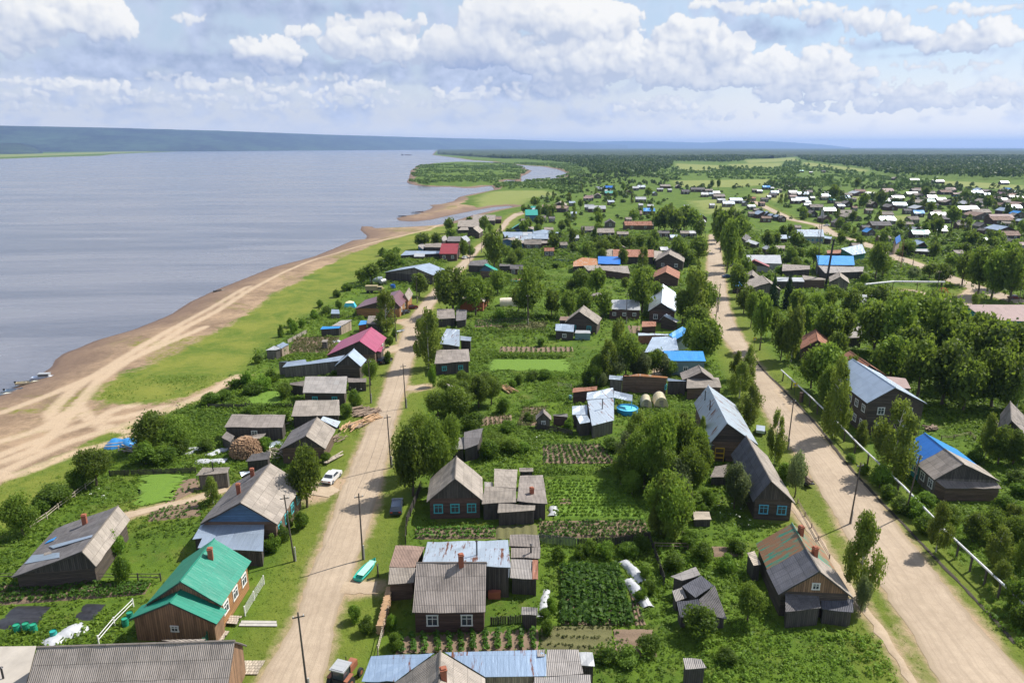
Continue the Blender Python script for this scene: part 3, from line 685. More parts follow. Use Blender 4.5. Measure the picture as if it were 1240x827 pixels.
tag(linkobj('river', big_mesh('river', np.array(wv), np.array(wf)), water_mat()), kind='structure')

# hills beyond the river and far to the east
def ridge(name, pts, dist0, dist1, seed, mat, z0=-4):
    """pts: measured crest line; the ridge rises from dist0 to a crest at dist1(x)"""
    n = 260; xs = np.linspace(pts[0][0], pts[-1][0], n); ys = np.interp(xs, [p[0] for p in pts], [p[1] for p in pts])
    d0 = np.interp(xs, [p[0] for p in pts], [p[2] for p in pts]); rows = 16; V = []
    for r_ in range(rows+1):
        k = r_/rows
        for x, y, d in zip(xs, ys, d0):
            rr = ray(x, y); f = d*(1+.28*k)                       # forward distance of this row
            hc = CAM_H + rr.z/rr.y*d*1.28                          # crest height
            s = k*k*(3-2*k)
            X = rr.x/rr.y*f
            h = z0+(hc-z0)*s + (1-abs(2*k-1))*25*float(vnoise(np.array(X), np.array(f), 900, seed))
            V.append((X, f, h if k < 1 else hc + 8*float(vnoise(np.array(X), np.array(f), 200, seed+1))))
    for x, y, d in zip(xs, ys, d0): rr = ray(x, y); V.append((rr.x/rr.y*d*1.5, d*1.5, -10))
    V = np.array(V); rr = rows+1
    ii, jj = np.meshgrid(np.arange(rr), np.arange(n-1), indexing='ij'); q = (ii*n+jj).ravel()
    return tag(linkobj(name, big_mesh(name, V, np.c_[q, q+1, q+n+1, q+n], smooth=True), mat), kind='structure')
def hill_mat():
    m, t, b = newmat('wooded_hill')
    g = t.node('ShaderNodeNewGeometry').outputs['Position']
    n1 = t.noise(g, .0011, 5, .7); n2 = t.noise(t.comb(t.sep(g)[0], t.m('MULTIPLY', t.sep(g)[1], .25), t.m('MULTIPLY', t.sep(g)[2], 3.0)), .012, 5, .8)
    c = t.mix(t.ss(t.m('ADD', t.m('MULTIPLY', n1, .8), t.m('MULTIPLY', n2, .9)), .68, 1.05), (.002,.010,.020), (.040,.075,.050))  # bluish dark tone paints in the air; contrast stands in for relief shading
    t.set(b, 'Base Color', c); b.inputs['Roughness'].default_value = 1.0
    bp = t.node('ShaderNodeBump'); bp.inputs['Strength'].default_value = 1.0; bp.inputs['Distance'].default_value = 22; t.set(bp, 'Height', n2); t.set(b, 'Normal', bp.outputs[0])
    return m
HM = hill_mat()
ridge('hills', [(-700,150,6500),(-200,151,6800),(0,152.5,7300),(130,155,8200),(260,158.5,9500),(400,163.5,12000),(520,167.0,15000),(620,169.2,17500),(700,172,19000),(760,176,20000)], 0, 0, 5, HM)
ridge('hills', [(640,173.5,24000),(700,172.2,24000),(760,171,24000),(800,171.5,24000),(850,173,24000),(885,171.2,24000),(930,171.3,24000),(960,172.8,24000),(1000,175.6,24000),(1030,179,24000)], 0, 0, 9, HM)

HG = hill_mat(); HG.name = 'green_spur'
ridge('hills', [(-300,171,5000),(0,173,5200),(25,174,5300),(38,177,5400),(52,184.5,5400)], 0, 0, 12, HG)
# the air over the valley
hz = MB(); hz.box((0, 13000, 215), 76000, 57000, 450)
hm = bpy.data.materials.new('haze'); hm.use_nodes = True; tn = NT(hm.node_tree); tn.n.clear()
pvn = tn.node('ShaderNodeVolumePrincipled'); pvn.inputs['Density'].default_value = 5.0e-5; pvn.inputs['Color'].default_value = (.38,.58,1.0,1); pvn.inputs['Anisotropy'].default_value = .15
om = tn.node('ShaderNodeOutputMaterial'); tn.l.new(pvn.outputs[0], om.inputs['Volume'])
ho = hz.build('haze', hm); tag(ho, kind='stuff')
# ------------------------------------------------------------------ buildings
FOOT = []      # footprints (world polygons) for keeping plants off the roofs
LAND = []      # (x, y, phrase) of each building, for describing what stands near it
def wpoly(mod_pts): FOOT.append([(p[0], p[1]) for p in mod_pts])
class Gable:
    def __init__(s, c, A, Bp, e, roof, wall, He=3.0, Hr=5.8, e2=None, He2=None, gab=None, ov=.42, ovr=.4, wins=(), fcol=None, ch=(), eaveTrim=None, z0=-.25, roof2=None, nw=(1.0,1.15)):
        s.Ap = cat_(c, *A, Hr); s.Bp = cat_(c, *Bp, Hr); s.He, s.Hr = He, Hr
        s.e = (s.Bp-s.Ap); s.L = s.e.length; s.e = s.e/s.L
        E = cat_(c, *e, He); n = Vector((-s.e.y, s.e.x, 0)); d = (E-s.Ap); d.z = 0; w = d.dot(n)
        if w < 0: n = -n; w = -w
        s.n = n; s.w1 = w
        if e2 is not None:
            s.He2 = He if He2 is None else He2
            E2 = cat_(c, *e2, s.He2); d = E2-s.Ap; d.z = 0; s.w2 = abs(d.dot(n))
        else: s.w2 = w; s.He2 = He
        s.roof, s.wall, s.gab = roof, wall, gab or wall; s.roof2 = roof2
        s.ov, s.ovr, s.wins, s.fcol, s.ch, s.c, s.z0, s.nw = ov, ovr, wins, fcol or FWHITE, ch, c, z0, nw; s.rough = (.045, .12) if 'slate' in roof.name or 'tar' in roof.name else (.012, .02)
    def roofz(s, x, y):
        d = Vector((x, y, 0))-Vector((s.Ap.x, s.Ap.y, 0)); t = d.dot(s.n)
        return s.Hr-(s.Hr-s.He)*t/s.w1 if t >= 0 else s.Hr-(s.Hr-s.He2)*(-t)/s.w2
    def P(s, u, v, z): q = s.Ap+s.e*u+s.n*v; return Vector((q.x, q.y, z))
    def centre(s): q = (s.Ap+s.Bp)/2+s.n*(s.w1-s.w2)/2; return Vector((q.x, q.y, 0))
    def make(s, root, off, first=True):
        r = MB(); th = .07; am, sg = getattr(s, 'rough', (.03, .07))
        r.gslab([s.P(0,0,s.Hr), s.P(s.L,0,s.Hr), s.P(s.L,s.w1,s.He), s.P(0,s.w1,s.He)], th, am, sg)
        if s.roof2 is not None:
            r2 = MB(); r2.gslab([s.P(0,0,s.Hr), s.P(0,-s.w2,s.He2), s.P(s.L,-s.w2,s.He2), s.P(s.L,0,s.Hr)], th, am, sg)
            o2 = r2.build('roof', s.roof2, root, off=off)
        else: r.gslab([s.P(0,0,s.Hr), s.P(0,-s.w2,s.He2), s.P(s.L,-s.w2,s.He2), s.P(s.L,0,s.Hr)], th, am, sg)
        ro = r.build('roof', s.roof, root, off=off)
        cap = MB(); cap.tube(s.P(-.03,0,s.Hr+.02), s.P(s.L+.03,0,s.Hr+.02), .09, n=6); cap.build('ridge_cap', s.roof, ro, off=off)
        # fascia boards under the gable edges
        for u in (.02, s.L-.10):
            fb = MB()
            for v, z in ((s.w1, s.He), (-s.w2, s.He2)):
                k = .02; a = s.P(u,0,s.Hr-.09); b = s.P(u,v*(1-k),z+(s.Hr-z)*k-.09)
                fb.poly([a, b, b+Vector((0,0,-.16)), a+Vector((0,0,-.16))]); a2 = s.P(u+.08,0,s.Hr-.09); b2 = s.P(u+.08,v*(1-k),z+(s.Hr-z)*k-.09)
                fb.poly([b2, a2, a2+Vector((0,0,-.16)), b2+Vector((0,0,-.16))]); fb.poly([a+Vector((0,0,-.16)), b+Vector((0,0,-.16)), b2+Vector((0,0,-.16)), a2+Vector((0,0,-.16))])
            fb.build('fascia', WDP, ro, off=off)
        W1, W2 = s.w1-s.ov, -(s.w2-s.ov); u0, u1 = s.ovr, s.L-s.ovr; g = .10
        z1 = s.roofz(*s.P(0,W1,0)[:2])-g; z2 = s.roofz(*s.P(0,W2,0)[:2])-g; zt = s.Hr-g; zz = min(z1, z2)
        w = MB()
        def quad(a, b, za, zb):
            L = (Vector((b.x,b.y,0))-Vector((a.x,a.y,0))).length
            w.poly([Vector((a.x,a.y,s.z0)), Vector((b.x,b.y,s.z0)), Vector((b.x,b.y,zb)), Vector((a.x,a.y,za))], uv=[(0,s.z0),(L,s.z0),(L,zb),(0,za)])
        c00, c10, c11, c01 = s.P(u0,W2,0), s.P(u1,W2,0), s.P(u1,W1,0), s.P(u0,W1,0)
        quad(c00, c10, z2, z2); quad(c11, c01, z1, z1)
        quad(c10, c11, zz, zz); quad(c01, c00, zz, zz)
        w.build('wall', s.wall, root, off=off)
        for u, sg in ((u0,-1),(u1,1)):
            gm_ = MB(); a, b, t_ = s.P(u,W2,zz), s.P(u,W1,zz), s.P(u,0,zt)
            pts = [a, b] + ([s.P(u,W1,z1)] if z1 > zz+.01 else []) + [t_] + ([s.P(u,W2,z2)] if z2 > zz+.01 else [])
            if sg < 0: pts = pts[::-1]
            o_ = a; ex = (b-a).normalized()
            gm_.poly(pts, uv=[((p-o_).dot(ex), p.z) for p in pts])
            gm_.build('gable', s.gab, root, off=off)
        wpoly([s.P(-.2,s.w1,0), s.P(s.L+.2,s.w1,0), s.P(s.L+.2,-s.w2,0), s.P(-.2,-s.w2,0)])
        s.corners = (c00, c10, c11, c01)
        for wd in s.wins:
            face, n = wd[0], wd[1]; zc = wd[2] if len(wd) > 2 else min(1.75, zz*.55)
            a, b, nn = {'A': (c01, c00, -s.e), 'B': (c10, c11, s.e), 'R': (c11, c01, s.n), 'L': (c00, c10, -s.n)}[face]
            window_row(root, off, a, b, nn, n, zc, s.fcol, *s.nw)
        for cc in s.ch: chimney(s, root, off, ro, *cc)
class Quad:
    """a single-pitch or flat roof over walls; pts are (x, y, z) measured corners"""
    def __init__(s, c, pts, roof, wall, ov=.25, wins=(), fcol=None, ch=(), z0=-.25, open_=False, zs=None, th=.08):
        if zs is not None: pts = [(p[0], p[1], z) for p, z in zip(pts, zs)]
        s.p = [cat_(c, *q) for q in pts]
        # plane through the corners (least squares) so that the sheet is flat
        A = np.array([[q.x, q.y, 1] for q in s.p]); zc = np.array([q.z for q in s.p]); s.k, *_ = np.linalg.lstsq(A-np.array([A[:,0].mean(), A[:,1].mean(), 0]), zc, rcond=None)
        s.cx, s.cy = A[:,0].mean(), A[:,1].mean()
        for q in s.p: q.z = s.roofz(q.x, q.y)
        ar = sum(s.p[i].x*s.p[(i+1)%len(s.p)].y-s.p[(i+1)%len(s.p)].x*s.p[i].y for i in range(len(s.p)))
        if ar < 0: s.p = s.p[::-1]
        s.roof, s.wall, s.ov, s.wins, s.fcol, s.ch, s.c, s.z0, s.open, s.th = roof, wall, ov, wins, fcol or FWHITE, ch, c, z0, open_, th
    def roofz(s, x, y): return float(s.k[0]*(x-s.cx)+s.k[1]*(y-s.cy)+s.k[2])
    def centre(s): return Vector((s.cx, s.cy, 0))
    def make(s, root, off, first=True):
        r = MB(); (r.gslab(s.p, s.th, .045, .10) if len(s.p) == 4 else r.slab(s.p, s.th)); ro = r.build('roof', s.roof, root, off=off)
        n = len(s.p); ins = []
        for i in range(n):
            a, b, c2 = s.p[i-1], s.p[i], s.p[(i+1)%n]
            d1 = Vector((b.x-a.x, b.y-a.y)).normalized(); d2 = Vector((c2.x-b.x, c2.y-b.y)).normalized()
            n1 = Vector((-d1.y, d1.x)); n2 = Vector((-d2.y, d2.x)); m = (n1+n2); m = m/max(.35, m.dot(n1)) if m.length > .1 else n1
            ins.append(Vector((b.x+m.x*s.ov, b.y+m.y*s.ov)))
        s.ins = ins
        if s.open:
            for p in ins:
                pm = MB(); pm.tube((p.x,p.y,-.2), (p.x,p.y,s.roofz(p.x,p.y)-.05), .07, n=6); pm.build('post', s.wall, root, off=off)
        else:
            w = MB()
            for i in range(n):
                a, b = ins[i], ins[(i+1)%n]; L = (b-a).length; za, zb = s.roofz(a.x,a.y)-s.th-.01, s.roofz(b.x,b.y)-s.th-.01
                w.poly([(a.x,a.y,s.z0),(b.x,b.y,s.z0),(b.x,b.y,zb),(a.x,a.y,za)], uv=[(0,s.z0),(L,s.z0),(L,zb),(0,za)])
            w.build('wall', s.wall, root, off=off)
        wpoly(s.p)
        for wd in s.wins:
            i, k = wd[0], wd[1]
            # face index counts from the edge nearest the camera
            order = sorted(range(n), key=lambda j: ins[j].y+ins[(j+1)%n].y); j = order[i]
            a, b = ins[j], ins[(j+1)%n]; d = (b-a).normalized(); zc = wd[2] if len(wd) > 2 else 1.4
            window_row(root, off, Vector((a.x,a.y,0)), Vector((b.x,b.y,0)), Vector((d.y,-d.x,0)), k, zc, s.fcol, .8, .8)
        for cc in s.ch: chimney(s, root, off, ro, *cc)
class Patch:
    """a loose sheet laid on the roof of an earlier module of the same building"""
    def __init__(s, base, c, pts, mat, h=.05): s.base, s.c, s.pts, s.mat, s.h = base, c, pts, mat, h
    def make(s, root, off, first=False):
        P_ = []
        for x, y in s.pts:
            z = 3.5
            for _ in range(8): q_ = cat_(s.c, x, y, z); z = s.base.roofz(q_.x, q_.y)+s.h
            P_.append(Vector((q_.x, q_.y, z)))
        m = MB(); m.slab(P_, .04); m.build('roof_patch', s.mat, root, off=off)
def window_row(root, off, a, b, nn, n, zc, fcol, ww=1.15, wh=1.25):
    d = (b-a); L = d.length; d = d/L
    for i in range(n):
        u = L*(i+.5)/n if n > 1 else L*.5
        c = a+d*u; f = MB(); t = .13
        rz = math.atan2(d.y, d.x); cc = Vector((c.x, c.y, zc))
        for dx, dz, sx, sz in ((0, wh/2+t/2, ww+2*t+.06, t), (0, -wh/2-t/2, ww+2*t+.06, t), (-ww/2-t/2, 0, t, wh-.004), (ww/2+t/2, 0, t, wh-.004), (0, 0, .06, wh-.004), (ww/4+.015, wh*.18, ww/2-.034, .05), (-ww/4-.015, wh*.18, ww/2-.034, .05)):
            f.box(cc+d*dx+Vector((0,0,dz))+nn*.035, sx, .11, sz, rz)
        wo = f.build('window', fcol, root, off=off)
        g = MB(); g.box(cc+nn*.02, ww, .045, wh, rz); g.build('pane', GLASS, wo, off=off)
def chimney(mod, root, off, ro, x, y, kind='b', h=1.0):
    z = mod.roofz(*cat_(mod.c, x, y, 4.0)[:2])
    for _ in range(8): q = cat_(mod.c, x, y, z); z = mod.roofz(q.x, q.y)
    m = MB()
    if kind == 'b':
        m.box((q.x, q.y, z+h/2-.25), .52, .52, h+.5, .3); m.box((q.x, q.y, z+h+.05), .62, .62, .10, .3); m.box((q.x, q.y, z+h+.16), .42, .42, .10, .3)
        m.build('chimney', BRICK, ro, off=off)
    else:
        m.tube((q.x,q.y,z-.3), (q.x,q.y,z+h*1.4), .09, n=8); m.tube((q.x,q.y,z+h*1.4+.05), (q.x,q.y,z+h*1.4+.18), .19, .02, n=8)
        m.build('stove_pipe', METALD, ro, off=off)
def BLD(name, ph, label, cat, mods, group=None):
    c0 = mods[0].centre(); root = empty(name, c0); tag(root, label, cat, group)
    for i, m_ in enumerate(mods):
        if isinstance(m_, tuple): m_ = Patch(mods[m_[0]], *m_[1:])
        m_.make(root, c0, i == 0)
    LAND.append((c0.x, c0.y, ph)); return root
g, q = Gable, Quad

# --- west side of the near street, from the photo's bottom edge outwards
BLD('log_house', 'corrugated slate house', 'log house with grey corrugated slate roof, bare plank gable and white street wall', 'house',
 [g('a', (165,668), (1036,640), (85,868), SL, WOV, 3.0, 5.6, ovr=.25),
  q('S1', [(130,292,3.3),(275,300,3.3),(465,378,2.9),(570,275,2.9)], SLL, WDP, .12),
  q('S1', [(552,318,2.3),(110,905,2.3),(20,880,2.7),(462,392,2.7)], PLANK, WWHITE, .05, wins=[(1,4,1.3)], fcol=FBLUE)])
BLD('flat_roofed_shed', 'flat felt-roofed shed', 'flat beige felt-roofed shed with a thin black stove pipe beside corrugated slate house', 'shed',
 [q('a', [(-60,665,2.6),(160,662,2.6),(110,850,2.6),(-90,850,2.6)], FELT, WDP, .2, ch=[(15,805,'p',.8)])])
BLD('green_roof_house', 'green-roofed log house', 'log house with bright green metal roof, lower green porch gable and one brick chimney', 'house',
 [g('b', (435,190), (285,377), (470,482), TGREEN, WO, 3.4, 6.3, wins=[('R',3,2.0)], gab=WOV, ch=[(420,275,'b',1.1)]),
  g('b', (290,412), (238,471), (433,584), TGREEN, WOV, 2.7, 5.0, ovr=.2, gab=WOV, wins=[('B',1,1.7)], nw=(.6,.5))])
BLD('old_log_house', 'sagging old log house', 'sagging dark log house with worn slate roof, pale right slope and bluish tin strips', 'house',
 [g('a', (520,45), (361,247), (434,300), SLL, WD, 2.6, 4.7, e2=(98,306), He2=2.1, roof2=SLD, gab=WDP, ch=[(375,122,'b',1.1)]),  # left slope in a darker slate: its shade is put into the colour
  (0, 'a', [(140,262),(262,250),(262,272),(108,300)], TIN), (0, 'a', [(215,222),(408,172),(405,182),(235,232)], TIN, .06), (0, 'a', [(250,180),(236,196),(196,212),(215,196)], TSKY, .07), (0, 'a', [(195,252),(225,245),(228,256),(192,264)], SLL, .06)])
BLD('large_log_house', 'large slate-roofed house with tin annex', 'large log house with broad slate roof, two chimneys and blue-grey tin annex', 'house',
 [g('S3', (605,343), (400,610), (678,722), SLL, WB, 3.5, 6.6, e2=(142,733), roof2=SLD, gab=WBLUE, wins=[('R',4,1.9)], fcol=FTURQ, ch=[(483,430,'b',1.0),(390,545,'b',1.2)]),  # pale and dark slate paint the sunny and the shaded slope
  q('b', [(383,115,3.3),(656,118,3.3),(650,244,2.3),(362,232,2.3),(382,190,2.6),(338,188,2.8)], TIN, WDP, .2),
  q('S3', [(395,405,3.0),(470,385,3.0),(500,398,2.5),(410,432,2.5)], TINL, WDP, .15)])
BLD('street_log_house', 'mossy slate cottage', 'mossy slate-roofed cottage on the street with a pale tin sheet over its rear corner', 'house',
 [g('S3', (925,28), (848,155), (988,235), SLL, WB, 2.6, 5.0, e2=(665,250), roof2=SLD, gab=WDP),  # the slope turned from the sun is shaded by its darker slate colour
  (0, 'S3', [(965,22),(1085,58),(1060,100),(948,45)], TINL)])
BLD('long_slate_shed', 'long slate-roofed barn', 'long low barn with a single slate slope beside the dome of stacked logs', 'barn',
 [q('S3', [(343,10,3.6),(708,12,3.6),(690,100,2.5),(290,98,2.5)], SL, WDP, .2, wins=[(0,1,1.3)])])
BLD('small_shed', 'little slate shed by the log dome', 'little grey slate shed right behind the dome of stacked logs', 'shed',
 [q('S3', [(405,150,2.6),(575,140,2.6),(545,175,2.1),(395,172,2.1)], SLL, WPALE, .15)])
BLD('small_shed', 'tilted slate privy', 'small tilted shed with a dark slate top on grass beside the long slate barn', 'shed',
 [q('S3', [(305,125,1.9),(360,155,2.3),(330,198,2.0),(272,165,1.6)], SL, WDP, .1)])
BLD('ruined_shed', 'collapsed grey shed', 'collapsed shed with bowed grey boards behind the large slate-roofed house', 'shed',
 [q('S3', [(480,280,2.4),(605,262,2.6),(590,315,1.9),(435,332,1.7)], SLD, WDP, .15)])
BLD('bath_house', 'small plank bath-house', 'small plank bath-house with nearly flat slate roof and thin stove pipe', 'bath-house',
 [q('S3', [(145,372,3.0),(328,367,3.0),(312,410,2.5),(98,425,2.5)], SLL, WG, .2, ch=[(213,378,'p',.9)])])
BLD('slate_log_house', 'slate cottage with dark eaves', 'low cottage under one slate slope next to the mossy slate cottage', 'house',
 [q('F', [(218,545,4.0),(416,541,4.0),(420,612,2.7),(198,617,2.7)], SLL, WDP, .3)])
BLD('patched_log_house', 'patched-roof cottage', 'cottage under torn and patched grey slate with one turquoise window', 'house',
 [q('F', [(262,436,4.4),(453,435,4.4),(446,512,2.9),(250,510,2.9)], SLW, WD, .35, wins=[(0,2,1.5)], fcol=FTURQ),
  q('F', [(455,443,2.4),(540,443,2.4),(540,462,2.0),(455,462,2.0)], SL, WDP, .15),
  q('F', [(192,462,2.6),(258,455,2.8),(252,478,2.2),(190,475,2.1)], SL, WDP, .15)])
BLD('tin_roof_barn', 'long tin-roofed byre', 'long dark plank byre under blue-grey tin ending in a gabled tin roof', 'byre',
 [g('S5', (818,468), (762,528), (895,614), TIN, WD, 3.2, 5.8, ovr=.3, e2=(676,588), gab=WDP),
  q('S5', [(190,566,3.6),(372,556,3.6),(385,568,3.6),(735,528,3.9),(680,588,3.0),(165,640,2.3),(215,602,2.6),(135,603,2.6)], TIN, WG, .2)])
BLD('crimson_roof_house', 'crimson-roofed house', 'dark timber house under a bright crimson metal roof', 'house',
 [g('S5', (975,272), (866,398), (1024,492), TMAG, WB, 3.0, 5.8, e2=(615,480), He2=2.2, gab=WDP, wins=[('R',2,1.7)]),
  q('S5', [(1060,445,2.7),(1085,448,2.3),(1065,497,2.3),(1025,492,2.7)], TMAG, WD, .1)])
BLD('small_shed', 'blue-edged plank shed', 'plank shed with patched slate and a blue front strip between field and crimson-roofed house', 'shed',
 [q('S5', [(700,210,2.9),(800,206,2.9),(700,262,2.5),(610,262,2.5)], SLW, WPALE, .15), q('S5', [(610,264,2.5),(698,262,2.5),(680,284,2.0),(510,290,2.0),(530,268,2.4)], TSKY, WDP, .12)])
BLD('small_shed', 'slate shed behind the crimson roof', 'slate-roofed shed with a small blue tin lean-to just behind the crimson-roofed house', 'shed',
 [q('S5', [(948,168,3.3),(1080,170,3.3),(1078,246,2.5),(930,246,2.5)], SL, WDP, .2), q('S5', [(880,212,2.5),(935,210,2.7),(932,245,2.3),(855,252,2.1)], TSKY, WORG, .15)])
BLD('small_shed', 'pale shed by the meadow fence', 'little shed with white and grey roof sheets at the meadow end of the pale fence', 'shed',
 [q('S5', [(10,478,2.6),(90,440,2.8),(150,462,2.6),(105,486,2.2)], TWHITE, WG, .12), q('S5', [(110,438,2.6),(172,408,2.8),(225,428,2.5),(158,466,2.2)], TIN, WPALE, .12)])
BLD('greenhouse', 'dome greenhouse', 'small grey arched greenhouse on the lawn next to teal tent', 'greenhouse', [q('S5', [(612,110,1.9),(680,112,1.9),(688,150,1.5),(606,150,1.5)], TIN, WG, .08)])
BLD('brown_roof_house', 'brown-roofed house', 'dark house under a wide brown metal roof with a lilac sunlit slope', 'house',
 [g('F', (692,42), (655,79), (704,111), TBROWN, WO, 3.2, 6.0, e2=(507,110), He2=2.6, gab=WD, wins=[('R',2,1.8)]),
  g('F', (735,30), (715,62), (742,78), SLL, WO, 3.0, 5.2, ovr=.2, gab=WPALE)])
BLD('tin_roof_barn', 'wide tin-roofed barn', 'wide dark barn with shallow grey tin gable by the beach meadow', 'barn',
 [g('L', (668,375), (580,401), (715,437), TIN, WDP, 3.6, 6.0, e2=(402,430), He2=3.2, gab=WG), ])
BLD('red_roof_house', 'dark-red-roofed house', 'log house with a steep dark red metal roof and plank outbuildings', 'house',
 [g('L', (738,262), (838,262), (836,322), TRED, WRED, 3.3, 6.4, gab=WRED, wins=[('R',2,1.8)], ovr=.15)])
BLD('tin_annex', 'long tin lean-to', 'long tin-roofed byre joined to the dark-red-roofed house', 'byre',
 [q('L', [(530,305,3.0),(735,305,3.0),(730,320,2.4),(500,330,2.2)], TIN, WDP, .15), q('L', [(580,318,2.6),(642,320,2.6),(640,338,2.0),(578,338,2.0)], TWHITE, WDP, .1)])
BLD('slate_shed', 'slate shed behind the red roof', 'grey slate outbuilding behind the dark-red-roofed house', 'shed',
 [q('L', [(645,262,4.2),(738,260,4.2),(735,284,3.0),(640,285,3.0)], SLL, WDP, .2), q('L', [(600,275,3.0),(625,258,3.4),(650,275,3.0),(630,296,2.2)], SLW, WBLUE, .15)])
BLD('slate_shed', 'broken slate byre', 'low byre of broken grey slate pieces between dark-red roof and slate cottage', 'shed',
 [q('L', [(735,225,3.5),(760,215,3.5),(775,240,2.6),(745,250,2.6)], SLW, WDP, .2), q('L', [(775,222,3.3),(850,220,3.3),(845,250,2.6),(770,250,2.6)], SLD, WDP, .2), q('L', [(850,225,3.4),(880,215,3.4),(905,242,2.6),(885,255,2.6)], TWHITE, WDP, .15)])
BLD('log_house', 'sunlit slate cottage', 'cottage with a pale sunlit slate slope above the street near the creek', 'house',
 [g('L', (945,158), (920,174), (955,205), SLL, WD, 3.0, 5.8, gab=WDP)])
BLD('log_house', 'broad slate house by the creek', 'broad slate-roofed house standing above the creek mouth', 'house',
 [q('L', [(835,127,5.6),(962,125,5.6),(955,166,3.2),(828,166,3.2)], SLL, WDP, .3), q('L', [(890,168,3.0),(850,168,3.0),(830,185,2.5),(895,185,2.5)], SLL, WDP, .2)])
BLD('log_house', 'second slate house by the creek', 'slate-roofed house just beyond the broad one by the creek', 'house',
 [q('L', [(920,96,5.6),(1050,97,5.6),(1047,130,3.2),(915,130,3.2)], SL, WDP, .3), q('L', [(1050,105,3.3),(1085,105,3.3),(1083,125,2.6),(1048,125,2.6)], SLD, WRED, .15)])
# --- east side of the near street
BLD('log_house', 'log cottage with turquoise window', 'dark log cottage with steep slate gable, one turquoise window and plank sheds beside it', 'house',
 [g('g', (312,72), (300,230), (500,392), SLL, WRED, 2.9, 6.4, e2=(95,412), gab=WDP, wins=[('B',3,1.6)], fcol=FTURQ),
  q('g', [(582,160,3.3),(748,168,3.3),(738,300,3.0),(580,290,3.0)], SLL, WDP, .2),
  q('g', [(515,288,3.0),(738,290,3.0),(738,402,2.6),(492,412,2.6)], SLL, WDP, .2),
  q('g', [(512,255,2.6),(570,255,2.6),(578,322,2.6),(515,322,2.6)], SLW, WDP, .15)])
BLD('plank_shed', 'plank shed with tilted slate top', 'plank shed with dark tilted slate top and small brick chimney ending the row', 'shed',
 [q('g', [(765,210,3.4),(930,208,3.4),(962,412,2.7),(745,392,2.7)], SL, WDP, .25, ch=[(850,335,'b',.7)]), q('g', [(760,155,3.0),(860,155,3.0),(860,182,2.7),(760,182,2.7)], SLL, WDP, .15)])
BLD('plank_shed', 'low lean-to shed', 'low plank lean-to with a narrow slate strip and a turquoise barrel before it', 'shed',
 [q('g', [(612,412,2.5),(875,420,2.5),(872,462,2.1),(605,475,2.1)], SLL, WDP, .15)])
BLD('dark_slate_house', 'dark corrugated slate house', 'log house with a dark corrugated slate roof facing the potato rows, brick chimney on top', 'house',
 [g('T8', (403,6), (806,4), (798,290), SL, WRED, 2.8, 5.8, gab=WDP, ovr=.2, wins=[('R',2,1.5)], ch=[(660,20,'b',1.2)])])
BLD('tin_roof_shed', 'flat tin-roofed byre', 'byre with a wide pale blue-grey tin roof touching the dark corrugated slate house', 'byre',
 [q('c', [(343,72,3.4),(775,60,3.4),(788,208,4.1),(312,190,4.1)], TINL, WDP, .2, ch=[(608,135,'p',1.2)]), q('c', [(690,212,2.8),(782,212,2.8),(780,262,2.4),(682,262,2.4)], TIN, WDP, .12)])
BLD('plank_shed', 'brown board-roofed shed', 'shed with reddish-brown board roof and a slate porch near the street', 'shed',
 [q('c', [(172,90,3.1),(330,95,3.1),(275,205,2.7),(138,204,2.7)], SLB, WDP, .2), q('c', [(140,208,2.7),(282,208,2.7),(270,288,2.3),(132,298,2.3)], SLL, WB, .2)])
BLD('plank_shed', 'stepped slate shed', 'stepped slate-roofed shed with a strip of rusty sheet, east of the tin-roofed byre', 'shed',
 [q('d', [(78,30,3.6),(232,35,3.6),(240,100,3.0),(72,92,3.0)], SL, WDP, .2), q('d', [(85,102,3.2),(240,100,3.2),(238,158,2.7),(82,155,2.7)], SL, WDP, .2, ch=[(190,125,'p',.7)]),
  q('d', [(82,162,2.9),(228,168,2.9),(226,270,2.3),(78,262,2.3)], SLW, WDP, .2), q('d', [(198,167,3.0),(228,169,3.0),(228,272,2.38),(198,270,2.38)], TRUST, WDP, .2)])
BLD('small_shed', 'tiny privy', 'tiny plank privy with bleached board top at the corner of the potato field', 'shed',
 [q('d', [(140,418,2.3),(225,422,2.3),(224,463,1.9),(138,460,1.9)], SLW, WDP, .1)])
BLD('gabled_front_house', 'house at the bottom edge', 'house at the bottom edge with grey slate gable and brick chimney between blue tin wings', 'house',
 [g('T8', (540,516), (530,760), (800,690), SLL, WDP, 3.0, 6.2, e2=(272,690), roof2=SLL, ch=[(558,672,'b',.9)])])
BLD('tin_roof_shed', 'blue tin wing', 'long wing with blue tin roof running east from the house at the bottom edge', 'byre',
 [q('T8', [(565,522,3.4),(1100,512,3.4),(1152,530,3.4),(1152,660,2.6),(800,664,2.6)], TIND, WPALE, .2), q('T8', [(1100,508,3.5),(1145,506,3.5),(1143,545,3.3),(1100,548,3.3)], SLW, WDP, .1)])
BLD('tin_roof_shed', 'blue tin wing by the street', 'short wing with blue tin roof between the street and the house at the bottom edge', 'byre',
 [q('T8', [(140,545,3.4),(505,528,3.4),(280,688,2.6),(85,692,2.6)], TIND, WDP, .2)])
BLD('plank_shed', 'patchwork slate shed', 'shed with patchwork grey slate roof at the east end of the blue tin wing', 'shed',
 [q('d', [(275,645,3.1),(445,648,3.1),(470,775,2.6),(270,788,2.6)], SLW, WDP, .2), q('d', [(448,660,2.5),(520,662,2.5),(532,735,2.2),(455,728,2.2)], TWHITE, WDP, .12),
  q('d', [(210,790,2.6),(510,782,2.6),(515,860,2.2),(200,860,2.2)], SLW, WDP, .15)])
